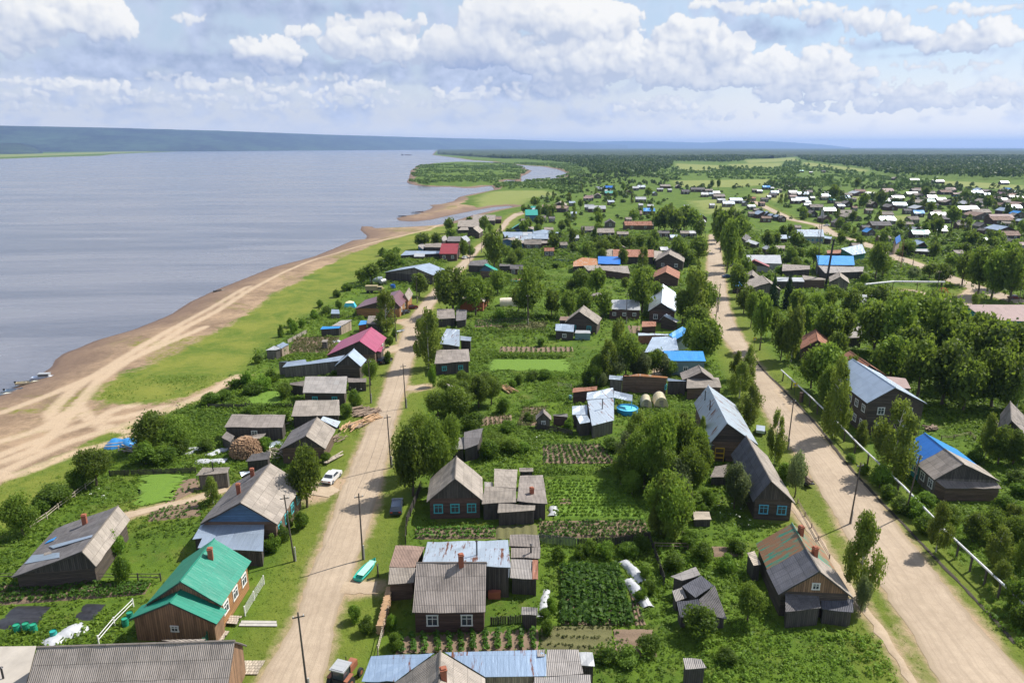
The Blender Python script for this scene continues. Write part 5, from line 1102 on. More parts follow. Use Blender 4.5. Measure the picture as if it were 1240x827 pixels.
FAR = [('T1',1190,345,90,'w','h'),('T1',1030,305,60,'i','h'),('T1',1170,262,70,'p','h'),('T1',1215,240,30,'s','v'),('T1',1045,402,60,'t','h'),('T1',1050,626,85,'w','h'),('T1',950,690,70,'s','h'),('T1',1190,552,100,'d','h'),('T1',810,550,90,'s','h'),('T1',755,440,60,'g','h'),('T1',840,448,60,'d','h'),('T1',590,470,80,'g','h'),('T1',665,350,50,'e','h'),
 ('T1',340,452,50,'k','h'),('T1',135,560,50,'s','v'),
 ('T2',205,175,75,'t','h'),('T2',290,165,80,'b','h'),('T2',290,215,80,'e','h'),('T2',280,195,60,'w','h'),('T2',105,258,80,'p','h'),('T2',185,235,70,'s','v'),('T2',310,296,65,'t','h'),('T2',178,357,165,'w','h'),('T2',470,205,60,'s','v'),('T2',535,170,70,'w','h'),('T2',595,160,75,'t','h'),
 ('T2',590,272,100,'w','h'),('T2',590,325,40,'w','h'),('T2',680,333,60,'w','h'),('T2',668,380,110,'y','h'),('T2',548,403,105,'p','h'),('T2',475,455,60,'s','h'),('T2',720,215,45,'t','v'),('T2',770,180,60,'w','h'),('T2',820,152,95,'s','h'),('T2',862,185,40,'w','h'),('T2',938,152,45,'s','v'),
 ('T2',1010,202,75,'d','h'),('T2',1125,182,130,'d','h'),('T2',1222,190,60,'g','h'),('T2',1190,228,70,'w','h'),('T2',1018,340,35,'w','h'),('T2',300,485,100,'d','v'),('T2',100,555,130,'g','h'),('T2',565,508,260,'r','h'),('T2',690,505,40,'s','h'),('T2',940,515,60,'s','v'),
 ('T2',800,582,120,'d','h'),('T2',1000,583,80,'s','h'),('T2',1080,583,75,'w','h'),('T2',905,622,80,'i','h'),('T2',1155,440,90,'i','v'),('T2',1160,480,80,'w','h'),('T2',390,705,50,'w','v'),('T2',250,575,180,'s','h'),('T2',420,590,110,'s','h'),
 ('T3',215,215,70,'w','h'),('T3',92,225,40,'w','h'),('T3',165,222,40,'t','h'),('T3',150,188,60,'s','h'),('T3',240,245,110,'g','h'),('T3',262,278,75,'w','h'),('T3',400,282,120,'t','h'),('T3',330,312,110,'t','h'),('T3',480,302,40,'w','v'),('T3',175,325,50,'w','h'),('T3',683,162,70,'y','h'),('T3',740,170,30,'w','h'),('T3',890,152,55,'w','h'),
 ('T3',810,188,40,'s','h'),('T3',940,225,60,'g','h'),('T3',1030,225,110,'i','h'),('T3',1040,170,50,'p','h'),('T3',1118,258,45,'w','h'),('T3',555,262,60,'r','h'),('T3',545,338,75,'t','h'),('T3',610,370,90,'s','h'),('T3',630,405,110,'i','v'),('T3',690,410,70,'i','v'),('T3',735,420,55,'i','v'),
 ('T3',790,430,60,'i','v'),('T3',835,440,55,'d','v'),('T3',685,445,95,'k','h'),('T3',645,308,55,'k','h'),('T3',670,270,70,'d','h'),('T3',710,248,30,'w','h'),('T3',745,232,70,'d','h'),('T3',545,402,60,'s','h'),('T3',1075,298,50,'w','h'),('T3',980,530,55,'s','h'),('T3',1110,400,80,'d','v'),('T3',700,725,60,'w','v'),
 ('T4',295,255,60,'s','h'),('T4',430,310,60,'s','h'),('T4',370,278,60,'e','h'),('T4',505,310,80,'d','v'),('T4',745,315,75,'g','v'),('T4',720,290,60,'s','h'),('T4',585,350,50,'k','h'),('T4',720,372,70,'s','h'),('T4',910,340,100,'d','v'),('T4',880,412,130,'s','h'),('T4',440,485,110,'d','v'),
 ('T4',715,570,85,'y','v'),('T4',865,630,115,'s','h'),('T4',300,445,90,'d','v'),('T4',690,530,80,'d','h'),('T4',990,260,115,'w','h'),('T4',930,270,60,'s','h'),('T4',1165,300,130,'s','h'),('T4',1180,235,95,'s','h'),('T4',1185,400,100,'y','h'),('T4',955,80,40,'s','v'),('T4',1145,95,85,'w','h'),('T4',600,700,85,'s','h'),
 ('T5',440,108,105,'w','h'),('T5',1060,120,75,'w','h'),('T5',540,190,75,'s','h'),('T5',380,255,90,'w','h'),('T5',345,292,120,'e','h'),('T5',520,295,100,'g','v'),('T5',375,215,70,'s','h'),('T5',720,362,190,'t','h'),('T5',840,390,170,'s','h'),('T5',440,420,140,'w','h'),('T5',430,388,80,'g','h'),('T5',890,200,80,'g','v'),('T5',905,232,70,'t','h'),('T5',1090,185,70,'y','v'),
 ('T5',1045,225,100,'n','v'),('T5',1170,205,50,'t','h'),('T5',1170,258,120,'w','h'),('T5',1060,275,60,'w','h'),('T5',990,265,90,'p','h'),('T5',1060,375,100,'i','v'),('T5',1150,425,70,'s','v'),('T5',1030,440,210,'p','h'),('T5',1030,460,210,'k','h'),('T5',1080,492,90,'s','h'),('T5',1220,470,70,'t','v'),
 ('T5',470,560,100,'w','h'),('T5',470,530,90,'w','h'),('T5',300,545,60,'s','h'),('T5',265,590,150,'e','h'),('T5',320,575,60,'w','h'),('T5',665,505,110,'s','h'),('T5',830,515,85,'d','v'),('T5',860,555,60,'d','v'),('T5',1020,545,170,'i','v'),('T5',1110,600,170,'k','h'),('T5',1095,665,120,'d','v'),('T5',1200,690,100,'p','h'),('T5',840,645,120,'e','h'),('T5',1080,722,90,'t','h'),
 ('T5',210,545,40,'w','v'),('T5',650,480,60,'d','v'),('T5',150,375,70,'d','h'),('T6',700,95,80,'s','h'),
 ('M',150,30,120,'i','h'),('M',60,40,110,'t','h'),('M',120,62,100,'s','h'),('M',215,100,60,'r','h'),('M',360,28,55,'w','h'),('M',25,200,75,'d','h'),('M',625,80,60,'s','v'),('M',880,95,25,'w','h'),
 ('K',258,170,20,'e','h'),('K',300,175,16,'w','h'),('K',355,172,18,'d','h')]
seen = {}
EW = lambda X: 'west of' if X < 0 else 'east of'
farlist = [far(*f)+(f,) for f in FAR]
REFS = list(LAND)
REFS += [(p.x, p.y, w) for p, w in ((at(870,230),'the far end of the main road'),(at(1000,200),'the wooded plain'),(at(660,213),'the oxbow lake'),(at(1160,224),'the long yellow field'),(at(870,222),'the wide yellow field'),(at(920,248),'the sandy side road'),(at(1200,358),'the big grove'))]
def rel_phrase(X, Y, ex=None):
    best = min((r for r in REFS if r[2] != ex), key=lambda r: (r[0]-X)**2+((r[1]-Y)*.7)**2)
    dx, dy = X-best[0], Y-best[1]; dm = math.hypot(dx, dy)
    ph = best[2] if best[2].startswith('the ') else 'the '+best[2]
    if abs(dx) > abs(dy)*.9: s_ = ('to the right of ' if dx > 0 else 'to the left of ')
    else: s_ = ('beyond ' if dy > 0 else 'in front of ')
    far_ = 'well ' if dm > 45 else ('just ' if dm < 16 else '')
    if far_ == 'well ' and s_.startswith('to the'): s_ = s_.replace('to the', 'away to the'); far_ = ''
    return far_+s_+ph
USED = {}
ORD = ['', 'second ', 'third ', 'fourth ', 'fifth ', 'sixth ', 'seventh ', 'eighth ', 'ninth ', 'tenth ', 'eleventh ', 'twelfth ']
def unique(label):
    w_ = label.split()
    if len(w_) > 15: label = ' '.join(w_[:15])
    n = USED.get(label, 0); USED[label] = n+1
    if n == 0: return label
    w = label.split(' '); 
    return unique((ORD[n] if n < len(ORD) else 'further ')+label) if n < len(ORD) else label
# more small roofs of the far quarters, wherever none stands yet
zone = gp([(905,232),(1000,236),(1100,232),(1235,232),(1238,285),(1150,300),(1080,285),(1010,272),(940,245)]); zone2 = gp([(705,226),(850,222),(855,250),(700,262)])
rx_ = random.Random(5); extra = 0; tries = 0
while extra < 95 and tries < 4000:
    tries += 1; zz_ = zone if extra < 72 else zone2; P_ = np.array(zz_); X_, Y_ = rx_.uniform(P_[:,0].min(), P_[:,0].max()), rx_.uniform(P_[:,1].min(), P_[:,1].max())
    if polysd(zz_, np.array([X_]), np.array([Y_]))[0] < 2: continue
    if any(math.hypot(o_.Ap.x-X_, o_.Ap.y-Y_) < 17+Y_*.008 for o_, *_r in farlist): continue
    if any(linesd(P2, np.array([X_]), np.array([Y_]))[0] < w2/2+8 for P2, w2 in path_world): continue
    a_, b_ = proj(X_, Y_, 3.5); wpx = rx_.uniform(6, 13)*F_PX/(Y_*CP+46*SP); k_ = rx_.choice('ssgdwwtikpsgiy'); f_ = ('P', float(a_), float(b_), wpx, k_, rx_.choice('hhv'))
    farlist.append(far(*f_)+(f_,)); extra += 1
SHAPEW = dict(h=['low house', 'long house'], v=['gabled house', 'steep gabled house'])
for o, X, Y, P0, f in farlist:
    c0 = Vector((P0.x, P0.y, 0)); root = empty('village_house', c0)
    sz = 'small ' if o.w1*o.L < 22 else ('broad ' if o.w1*o.L > 60 else '')
    shp = 'gabled house' if f[5] == 'v' else ('long house' if o.L > 13 else 'house')
    lab = unique('%s%s with %s roof %s' % (sz, shp, CNAME[f[4]], rel_phrase(P0.x, P0.y)))
    tag(root, lab, 'house', 'houses of the far village'); o.make(root, c0)
# ------------------------------------------------------------------ vegetation
def leaf_quads(c, nrm, size, r, jit=.9, aspect=1.0, up=0.0):
    """c (n,3) centres, nrm (n,3) outward directions -> quads turned roughly outward"""
    n = len(c); d = nrm + r.normal(0, jit, (n,3)); d[:,2] += up; d /= np.linalg.norm(d, axis=1)[:, None]+1e-9
    a = np.cross(d, r.normal(0, 1, (n,3))); a /= np.linalg.norm(a, axis=1)[:, None]+1e-9; b = np.cross(d, a)
    s = (size*r.uniform(.6, 1.35, n))[:, None] if np.ndim(size) == 0 else (size*r.uniform(.6,1.35,n))[:, None]
    k = r.uniform(.35, .75, (n,1))
    V = np.stack([c-a*s, c-b*s*k*aspect, c+a*s*.9+d*s*.25, c+b*s*k*1.2*aspect], 1).reshape(-1,3)
    F = np.arange(4*n).reshape(n,4); return V, F
def crown(kind, n, size, seed):
    r = np.random.default_rng(seed)
    C, N, T = [], [], []
    if kind in 'TPU':
        nl = {'T': 26, 'P': 20, 'U': 13}[kind]
        zc, rz, rr = {'T': (.56,.44,.5), 'P': (.52,.46,.5), 'U': (.42,.5,.5)}[kind]
        L = []
        while len(L) < nl:
            p = r.uniform(-1, 1, 3)
            if .35 < np.linalg.norm(p) < .95: L.append((p*np.array([rr*.74, rr*.74, rz*.74])+[0,0,zc], r.uniform(.13,.22) if kind != 'U' else r.uniform(.17,.27)))
        L.append((np.array([0,0,zc]), .26)); L.append((np.array([.02,.03,.82]), .15)); 
        w = np.array([q[1]**2 for q in L]); w /= w.sum(); idx = r.choice(len(L), n, p=w)
        P = np.array([q[0] for q in L])[idx]; Rd = np.array([q[1] for q in L])[idx]
        v = r.normal(0,1,(n,3)); v /= np.linalg.norm(v,axis=1)[:,None]; rad = Rd*r.beta(5,1.4,n)*1.08
        c = P+v*rad[:,None]*np.array([1,1,.92]); nn = v*.7+(c-np.array([0,0,zc]))*1.2
        # stray sprays that break the outline
        k = r.random(n) < .08; c[k] += nn[k]*r.uniform(.02,.09,(k.sum(),1))
        tone = r.uniform(0,.55,len(L))[idx]+r.uniform(0,.45,n)
        c[:,2] = np.clip(c[:,2], .03, 1.05)
    elif kind == 'B':
        nl = 34; L = []
        for i in range(nl):
            t = r.uniform(.16,.97); w_ = .40*math.sin(min(1,(1-t)*1.45+.12)*math.pi/2)*(1 if t > .3 else t/.3); a = r.uniform(0, 2*math.pi)
            L.append((np.array([math.cos(a)*w_*r.uniform(.3,1.0), math.sin(a)*w_*r.uniform(.3,1.0), t]), r.uniform(.07,.14)*(1.15-t*.4)))
        w = np.array([q[1]**1.6 for q in L]); w /= w.sum(); idx = r.choice(nl, n, p=w)
        P = np.array([q[0] for q in L])[idx]; Rd = np.array([q[1] for q in L])[idx]
        v = r.normal(0,1,(n,3)); v /= np.linalg.norm(v,axis=1)[:,None]
        c = P+v*(Rd*r.beta(3,1.2,n)*1.3)[:,None]*np.array([1,1,1.15]); c[:,2] -= r.exponential(.02,n); nn = v*.7+(c-np.array([0,0,.5]))*np.array([1.4,1.4,.5])
        tone = r.uniform(0,.5,nl)[idx]+r.uniform(0,.5,n)
    else:
        t = r.beta(1.1,1.9,n); lay = 15; t = (np.floor(t*lay)+r.beta(1.3,3,n))/lay; t = np.clip(t,.04,1)
        a = r.uniform(0,2*math.pi,n); w_ = .5*(1-t)**.85*(.72+.28*np.sin(a*5+np.floor(t*lay)*2.1))*r.beta(4,1.2,n)
        c = np.stack([np.cos(a)*w_, np.sin(a)*w_, t-.08*w_/.5], 1); nn = np.stack([np.cos(a), np.sin(a), np.full(n,.5)], 1)
        tone = r.uniform(0,1,n)
    V, F = leaf_quads(c, nn, size, r, .75)
    return V, F, np.repeat(tone, 4)
def trunk_mesh(kind, seed):
    r = random.Random(seed); m = MB(); top = {'T':.78,'P':.7,'U':.45,'B':.93,'S':.95}[kind]; rb = {'T':.035,'P':.028,'U':.02,'B':.020,'S':.022}[kind]
    p = Vector((0,0,-.02)); k = 5; pts = [p]
    for i in range(1,k+1): pts.append(Vector((r.uniform(-.02,.02), r.uniform(-.02,.02), top*i/k)))
    for i in range(k): m.tube(pts[i], pts[i+1], rb*(1-i/k*.8), rb*(1-(i+1)/k*.8), 7, caps=False)
    if kind != 'S':
        for i in range(9 if kind != 'U' else 5):
            t = r.uniform(.22,.85)*top; a = r.uniform(0,6.28); l = r.uniform(.14,.30)*(1.2-t)
            b = Vector((0,0,t)); m.tube(b, b+Vector((math.cos(a)*l, math.sin(a)*l, l*r.uniform(.4,1.0))), rb*.45, rb*.12, 5, caps=False)
    return m
TREE = {}
KN = {'T': ('deciduous_tree', LEAF_T, BARK, 8), 'B': ('birch_tree', LEAF_B, BBARK, 7), 'S': ('spruce_tree', LEAF_S, BARK, 7), 'P': ('willow_tree', LEAF_P, BARK, 7), 'U': ('bush', LEAF_U, BARK, 3)}
for kk, (nm, lm, bk, _) in KN.items():
    for lod, (n, sz) in enumerate(((7500,.026),(2600,.042),(800,.072))):
        if kk == 'U': n, sz = int(n*.62), sz*1.45
        if kk == 'S': n = int(n*.9)
        if kk == 'B': n = int(n*.85); sz *= .9
        for v in range(5 if lod < 2 else 3):
            V, F, tn_ = crown(kk, n, sz, 100+ord(kk)*10+v+lod*50)
            me = big_mesh('crown', V, F, {'tone': tn_}); me.materials.append(lm)
            tk = trunk_mesh(kk, v); tme = bpy.data.meshes.new('trunk'); tme.from_pydata(tk.v, [], tk.f); tme.materials.append(bk); tme.update()
            TREE[(kk, lod, v)] = (me, tme)
SIZEW = {'T': 'tree', 'B': 'birch', 'S': 'spruce', 'P': 'pale willow', 'U': 'bush'}
NT_ = {'n': 0}
TREEPOS = []
def plant(X, Y, h, w, kk, ytone=None, grp=None):
    d = math.hypot(X, Y); lod = 0 if d < 150 else (1 if d < 330 else 2)
    v = NT_['n'] % (5 if lod < 2 else 3); NT_['n'] += 1
    cme, tme = TREE[(kk, lod, v)]; nm = KN[kk][0]
    root = empty(nm, (X, Y, 0), rnd.uniform(0, 6.28)); root.scale = (w*1.02, w*1.02, h)
    linkobj('crown', cme, None, root)
    if lod < 2 or kk != 'U': linkobj('trunk', tme, None, root)
    if kk == 'U': sw = 'low ' if h < 2.2 else ('tall ' if h > 4 else 'rounded ')
    else: sw = 'small ' if h < 6 else ('tall ' if h > 11.5 else ('slender ' if h > w*1.8 else ''))
    if kk == 'U' and w > 5: sw = 'wide '
    if kk in 'TP' and w > h*1.05: sw = 'wide '
    lw = {'T': 'leafy green tree', 'B': 'light green birch', 'S': 'dark spruce', 'P': 'pale willow', 'U': 'green bush'}[kk]
    lab = unique('%s%s %s' % (sw, lw, rel_phrase(X, Y)))
    tag(root, lab, {'T':'tree','B':'birch','S':'spruce','P':'willow','U':'bush'}[kk], grp or {'T':'trees of the village','B':'birches of the village','S':'spruces of the village','P':'willows of the village','U':'bushes of the gardens'}[kk])
    TREEPOS.append((X, Y, w/2, kk)); return root
def tr(x, yb, yt, w, kk='T', c='P'):
    x0, yb0 = px(c, x, yb); _, yt0 = px(c, x, yt); wp = w/CROPS[c][2]
    P_ = at(x0, yb0); rr = ray(x0, yt0); depth = P_.y*CP-(0-CAM_H)*SP
    h = CAM_H+rr.z/rr.y*P_.y; wm = wp*depth/F_PX
    plant(P_.x, P_.y, max(1.0, h), max(1.0, wm), kk)
NEAR = [
 # meadow side
 (28,648,598,42,'T'),(117,588,540,40,'T'),(95,592,566,26,'U'),(66,612,586,42,'U'),(50,622,604,26,'U'),(185,545,497,48,'T'),(214,544,502,40,'T'),(177,562,534,30,'U'),(200,560,540,36,'U'),(222,548,530,22,'U'),
 (372,614,537,44,'T'),(352,588,562,18,'U'),(258,610,578,24,'B'),(300,470,447,14,'U'),(305,478,462,26,'U'),(318,474,452,22,'U'),(272,485,470,20,'U'),(257,490,474,24,'U'),(287,470,458,20,'U'),(345,482,462,22,'T'),(330,462,445,18,'U'),
 (449,466,433,19,'T'),(468,402,352,34,'B'),(469,420,402,14,'U'),(442,420,404,10,'U'),(340,408,392,8,'U'),(356,404,388,10,'U'),(366,396,385,10,'U'),(410,374,362,9,'U'),(396,380,370,14,'U'),(380,386,374,10,'U'),(340,430,418,12,'U'),(312,440,428,12,'U'),(352,396,384,12,'U'),
 (508,359,330,24,'T'),(450,346,318,26,'T'),(440,342,324,20,'T'),(474,326,302,24,'T'),(462,328,312,18,'U'),(512,302,281,22,'T'),(529,300,281,16,'T'),(544,283,263,14,'T'),(546,290,276,16,'T'),(562,312,290,14,'T'),(570,312,296,12,'T'),(587,283,260,14,'T'),(594,284,270,9,'T'),(569,270,262,8,'U'),
 (463,310,300,12,'U'),(480,306,298,10,'U'),(486,322,312,12,'U'),(420,352,342,16,'U'),(408,360,350,12,'U'),(388,372,362,10,'U'),(470,440,424,10,'U'),(478,408,396,8,'U'),
 (343,512,494,18,'U'),(310,500,488,26,'U'),(420,505,488,18,'U'),(430,490,470,16,'U'),(405,458,448,20,'U'),(395,560,546,14,'U'),(250,545,530,18,'U'),(322,545,528,16,'U'),
 # east of the near street
 (500,600,510,48,'T'),(528,592,503,46,'T'),(508,575,496,40,'T'),(545,560,500,30,'T'),(548,512,466,44,'T'),(562,500,460,36,'T'),(580,494,452,34,'T'),(595,490,455,26,'T'),(530,505,472,34,'T'),(520,535,500,30,'U'),(575,520,498,30,'U'),(600,478,456,18,'T'),(545,480,455,30,'T'),(585,468,450,24,'T'),(560,470,448,22,'T'),(610,500,480,18,'U'),
 (519,446,374,38,'B'),(512,408,384,22,'T'),(524,468,440,10,'U'),(520,420,378,30,'T'),(548,382,322,46,'T'),(576,382,334,36,'T'),(590,372,340,22,'T'),(536,360,326,26,'T'),(560,360,330,28,'T'),(603,356,326,26,'T'),(614,345,330,16,'T'),
 (599,330,276,26,'T'),(594,310,282,20,'T'),(603,350,330,20,'T'),(640,385,322,36,'T'),(628,378,348,22,'T'),(650,345,322,22,'T'),(668,384,350,22,'T'),(688,386,350,24,'T'),(707,383,348,22,'T'),(722,362,324,26,'T'),(703,354,324,26,'T'),(693,352,338,18,'T'),(730,385,350,28,'T'),
 (777,380,322,36,'T'),(795,372,340,18,'T'),(757,352,335,12,'T'),(754,324,300,13,'T'),(778,325,296,15,'B'),(712,316,292,22,'T'),(735,304,284,26,'T'),(762,303,284,20,'T'),(775,300,283,18,'T'),(788,306,285,14,'T'),(795,304,292,9,'T'),
 (820,320,284,22,'T'),(845,318,284,28,'T'),(833,322,300,22,'T'),(840,392,317,42,'B'),(856,384,340,26,'T'),(826,392,350,26,'T'),(842,402,368,30,'T'),(851,440,385,40,'T'),(838,428,384,28,'T'),(862,425,388,24,'T'),(827,418,396,22,'T'),
 (748,440,384,28,'B'),(758,458,402,32,'T'),(735,464,412,30,'B'),(722,466,428,24,'T'),(745,462,424,26,'P'),(778,460,424,22,'P'),(792,455,422,22,'T'),(803,456,428,22,'P'),(812,456,436,16,'T'),(768,456,430,24,'P'),(710,468,446,16,'U'),(730,470,450,14,'P'),
 (770,560,500,42,'B'),(798,590,492,46,'T'),(826,585,505,40,'T'),(845,560,515,24,'T'),(757,568,520,34,'P'),(780,590,530,44,'T'),(752,590,548,30,'T'),(818,606,552,40,'P'),(838,600,560,28,'T'),(849,540,505,14,'B'),(765,600,570,28,'T'),(740,545,528,24,'U'),(838,545,525,18,'U'),(802,562,520,34,'T'),
 (788,575,500,44,'T'),(812,572,498,46,'T'),(772,585,520,44,'T'),(800,600,540,44,'T'),(835,600,535,40,'T'),(822,560,502,36,'B'),(846,585,530,34,'T'),(785,560,505,36,'B'),(760,580,540,34,'T'),(826,628,578,30,'P'),(807,650,570,56,'T'),(800,648,580,40,'B'),(815,650,590,36,'T'),(807,650,572,50,'B'),(889,616,557,36,'P'),(895,482,440,32,'B'),(905,470,420,26,'B'),(908,514,466,34,'B'),(893,460,425,22,'B'),(937,562,498,26,'B'),(962,602,542,30,'P'),(950,585,560,22,'U'),(925,585,568,16,'U'),(858,610,590,20,'U'),(850,624,608,16,'U'),(1038,722,624,52,'B'),(1042,742,695,18,'P'),
 # gardens between
 (690,520,505,12,'U'),(620,470,458,10,'U'),(606,385,372,14,'U'),(645,460,448,16,'U'),(660,458,446,18,'U'),(628,466,452,12,'U'),(640,510,498,16,'U'),(615,522,508,22,'U'),(600,544,524,30,'T'),(618,548,530,24,'T'),(590,555,530,26,'U'),(632,548,534,18,'U'),(574,540,520,22,'T'),(640,365,352,14,'U'),(612,398,390,10,'U'),(655,420,408,12,'U'),
 (702,675,658,18,'U'),(714,670,652,20,'U'),(733,674,654,22,'U'),(760,672,656,26,'U'),(775,665,645,22,'U'),(668,740,722,16,'U'),(662,768,748,18,'U'),(676,680,660,16,'U'),(780,700,684,16,'U'),(784,718,700,18,'U'),(776,728,708,16,'U'),(660,750,735,14,'U'),(845,770,732,44,'U'),(905,752,704,38,'T'),(880,690,670,22,'U'),(890,668,650,24,'U'),(835,660,640,28,'U'),(850,678,655,26,'U'),(815,690,668,26,'U'),
 (788,790,768,30,'U'),(760,800,786,34,'U'),(735,800,786,28,'U'),(880,800,784,24,'U'),
 (430,752,732,18,'U'),(445,765,745,20,'U'),(480,785,765,22,'U'),(475,762,742,14,'U'),(510,735,715,20,'U'),(525,750,728,22,'U'),(340,655,632,22,'U'),(330,668,645,20,'U'),(345,640,615,22,'U'),(365,640,618,18,'U'),(150,705,672,22,'U'),(138,672,640,26,'U'),(120,660,640,20,'U'),
 # east of the main road
 (1080,578,488,62,'B'),(1065,590,560,24,'U'),(1042,542,510,24,'B'),(1008,530,436,38,'B'),(1000,500,440,34,'T'),(998,478,412,46,'T'),(982,470,420,34,'T'),(958,438,362,34,'B'),(945,436,385,24,'T'),(920,424,356,26,'T'),(935,410,372,22,'T'),(909,396,354,18,'T'),(1000,425,366,40,'T'),(975,410,368,30,'T'),(985,395,355,26,'T'),(1020,418,372,26,'T'),(1012,440,400,26,'T'),
 (935,372,333,20,'S'),(953,374,330,20,'S'),(965,388,350,26,'T'),(918,380,350,22,'T'),(900,380,350,20,'T'),(893,340,318,18,'T'),(905,372,345,18,'T'),(1030,470,430,20,'T'),(1058,430,362,50,'T'),(1085,440,358,52,'T'),(1108,430,352,54,'T'),(1076,462,405,46,'T'),(1110,482,410,50,'T'),(1100,455,390,44,'T'),(1135,445,362,56,'T'),(1140,490,408,58,'T'),(1160,470,388,54,'T'),(1175,452,375,50,'T'),
 (1190,470,380,58,'T'),(1215,462,388,50,'T'),(1235,470,400,44,'T'),(1200,495,420,54,'T'),(1230,500,428,44,'B'),(1165,500,430,46,'T'),(1245,450,385,40,'T'),(1050,405,360,34,'T'),(1125,410,352,42,'T'),(1150,420,360,40,'T'),(1092,400,350,40,'T'),(1060,380,345,30,'T'),(1030,385,348,30,'T'),(1040,366,342,26,'T'),(1010,370,345,26,'T'),(1003,378,350,18,'T'),
 (1192,556,502,24,'B'),(1208,562,516,34,'T'),(1226,562,518,36,'T'),(1180,560,538,22,'U'),(1242,558,530,24,'T'),
 (1133,668,610,34,'B'),(1150,640,612,30,'T'),(1120,645,622,26,'U'),(1178,655,620,34,'T'),(1205,690,640,38,'B'),(1200,650,615,32,'T'),(1225,668,625,40,'T'),(1240,690,640,34,'B'),(1222,650,610,32,'B'),(1245,640,605,30,'T'),(1210,714,680,34,'B'),(1230,740,700,36,'U'),
 (1090,620,600,24,'U'),(1106,625,600,26,'U'),(1075,604,585,20,'U'),(1120,610,594,20,'U'),(1236,760,730,30,'U'),(1215,618,598,26,'U'),(1238,600,580,26,'U'),(1195,600,582,24,'U'),(1228,585,568,24,'U'),(1030,560,548,12,'U'),(1045,575,560,14,'U'),
 # big trees by the far road
 (1060,340,291,28,'T'),(1068,338,306,18,'T'),(1183,358,297,34,'T'),(1200,362,300,36,'T'),(1222,366,298,40,'T'),(1240,362,305,30,'T'),(1165,345,302,26,'T'),(1210,350,292,30,'T'),(1150,330,304,22,'T'),(1140,345,318,22,'T'),(1125,338,318,20,'T'),(1105,340,322,18,'P'),(1130,368,352,14,'B'),(1180,370,354,14,'B'),(945,308,300,8,'U'),(957,320,298,15,'T'),(1046,345,330,10,'T'),
 (872,306,252,20,'T'),(880,330,262,28,'T'),(888,320,284,24,'T'),(892,360,318,26,'T'),(868,295,250,20,'T'),(885,290,250,26,'T'),(895,300,258,24,'T'),(900,288,262,20,'T'),(805,282,248,22,'T'),(815,286,250,24,'T'),(828,280,247,24,'T'),(840,282,252,20,'T'),(797,282,255,16,'T'),(846,290,262,14,'T'),
 (725,278,256,12,'T'),(742,252,246,8,'T'),(720,292,270,6,'U'),(1135,289,262,12,'T'),(1152,275,248,18,'T'),(1127,260,243,12,'T'),(1120,240,225,12,'T'),(1008,246,222,14,'T'),(1045,252,232,14,'T'),(1066,252,230,14,'T'),(1037,230,214,9,'T'),(660,262,246,12,'T'),(640,282,262,10,'T'),(652,286,270,12,'T'),(668,300,288,12,'T'),(693,296,276,10,'T'),(648,252,238,14,'T'),(634,258,247,8,'T'),(676,246,238,8,'T'),(703,254,240,8,'T'),
 (812,262,245,10,'T'),(775,262,250,8,'T'),(785,240,226,10,'T'),(762,224,217,5,'T'),(755,232,220,6,'T'),(870,230,216,6,'T'),(862,228,217,6,'T'),(745,242,230,8,'T'),(1195,256,236,14,'T'),(1168,244,228,12,'T'),(1200,290,278,14,'T'),(1188,300,286,12,'T'),(1235,285,265,10,'T'),(1230,250,238,14,'T'),(1220,262,248,8,'U')]
for t_ in NEAR: tr(t_[0], t_[1], t_[2], t_[3], t_[4])

# what is taken: roofs, roads, plots (cells of half a metre)
OX0, OX1, OY0, OY1, OC = -200.0, 330.0, 40.0, 520.0, .5
onx, ony = int((OX1-OX0)/OC), int((OY1-OY0)/OC)
OCC = np.zeros((ony, onx), bool)
def occ_poly(poly, grow=0.0):
    P_ = np.array(poly); x0, x1, y0, y1 = P_[:,0].min()-grow, P_[:,0].max()+grow, P_[:,1].min()-grow, P_[:,1].max()+grow
    i0, i1 = max(0,int((y0-OY0)/OC)), min(ony,int((y1-OY0)/OC)+2); j0, j1 = max(0,int((x0-OX0)/OC)), min(onx,int((x1-OX0)/OC)+2)
    if i1 <= i0 or j1 <= j0: return
    Y_, X_ = np.meshgrid(OY0+(np.arange(i0,i1)+.5)*OC, OX0+(np.arange(j0,j1)+.5)*OC, indexing='ij')
    OCC[i0:i1, j0:j1] |= polysd(poly, X_, Y_) > -grow
def occ_line(pts, w):
    for a, b in zip(pts[:-1], pts[1:]):
        d = Vector((b[0]-a[0], b[1]-a[1])); 
        if d.length < 1e-6: continue
        d.normalize(); n = Vector((-d.y, d.x))*w/2
        occ_poly([(a[0]+n.x,a[1]+n.y),(b[0]+n.x,b[1]+n.y),(b[0]-n.x,b[1]-n.y),(a[0]-n.x,a[1]-n.y)], .3)
for f in FOOT: occ_poly(f, .35)
for k in ('L','R'):
    a, b = EDGES[k]; occ_poly(np.concatenate([a, b[::-1]])[::1].tolist(), .8)
for P_, w in path_world: occ_line(P_, w+.8)
def occupied(X, Y):
    i = ((Y-OY0)/OC).astype(int); j = ((X-OX0)/OC).astype(int)
    ok = (i >= 0) & (i < ony) & (j >= 0) & (j < onx); r_ = np.zeros(len(X), bool); r_[ok] = OCC[i[ok], j[ok]]; return r_

LAWNS = []
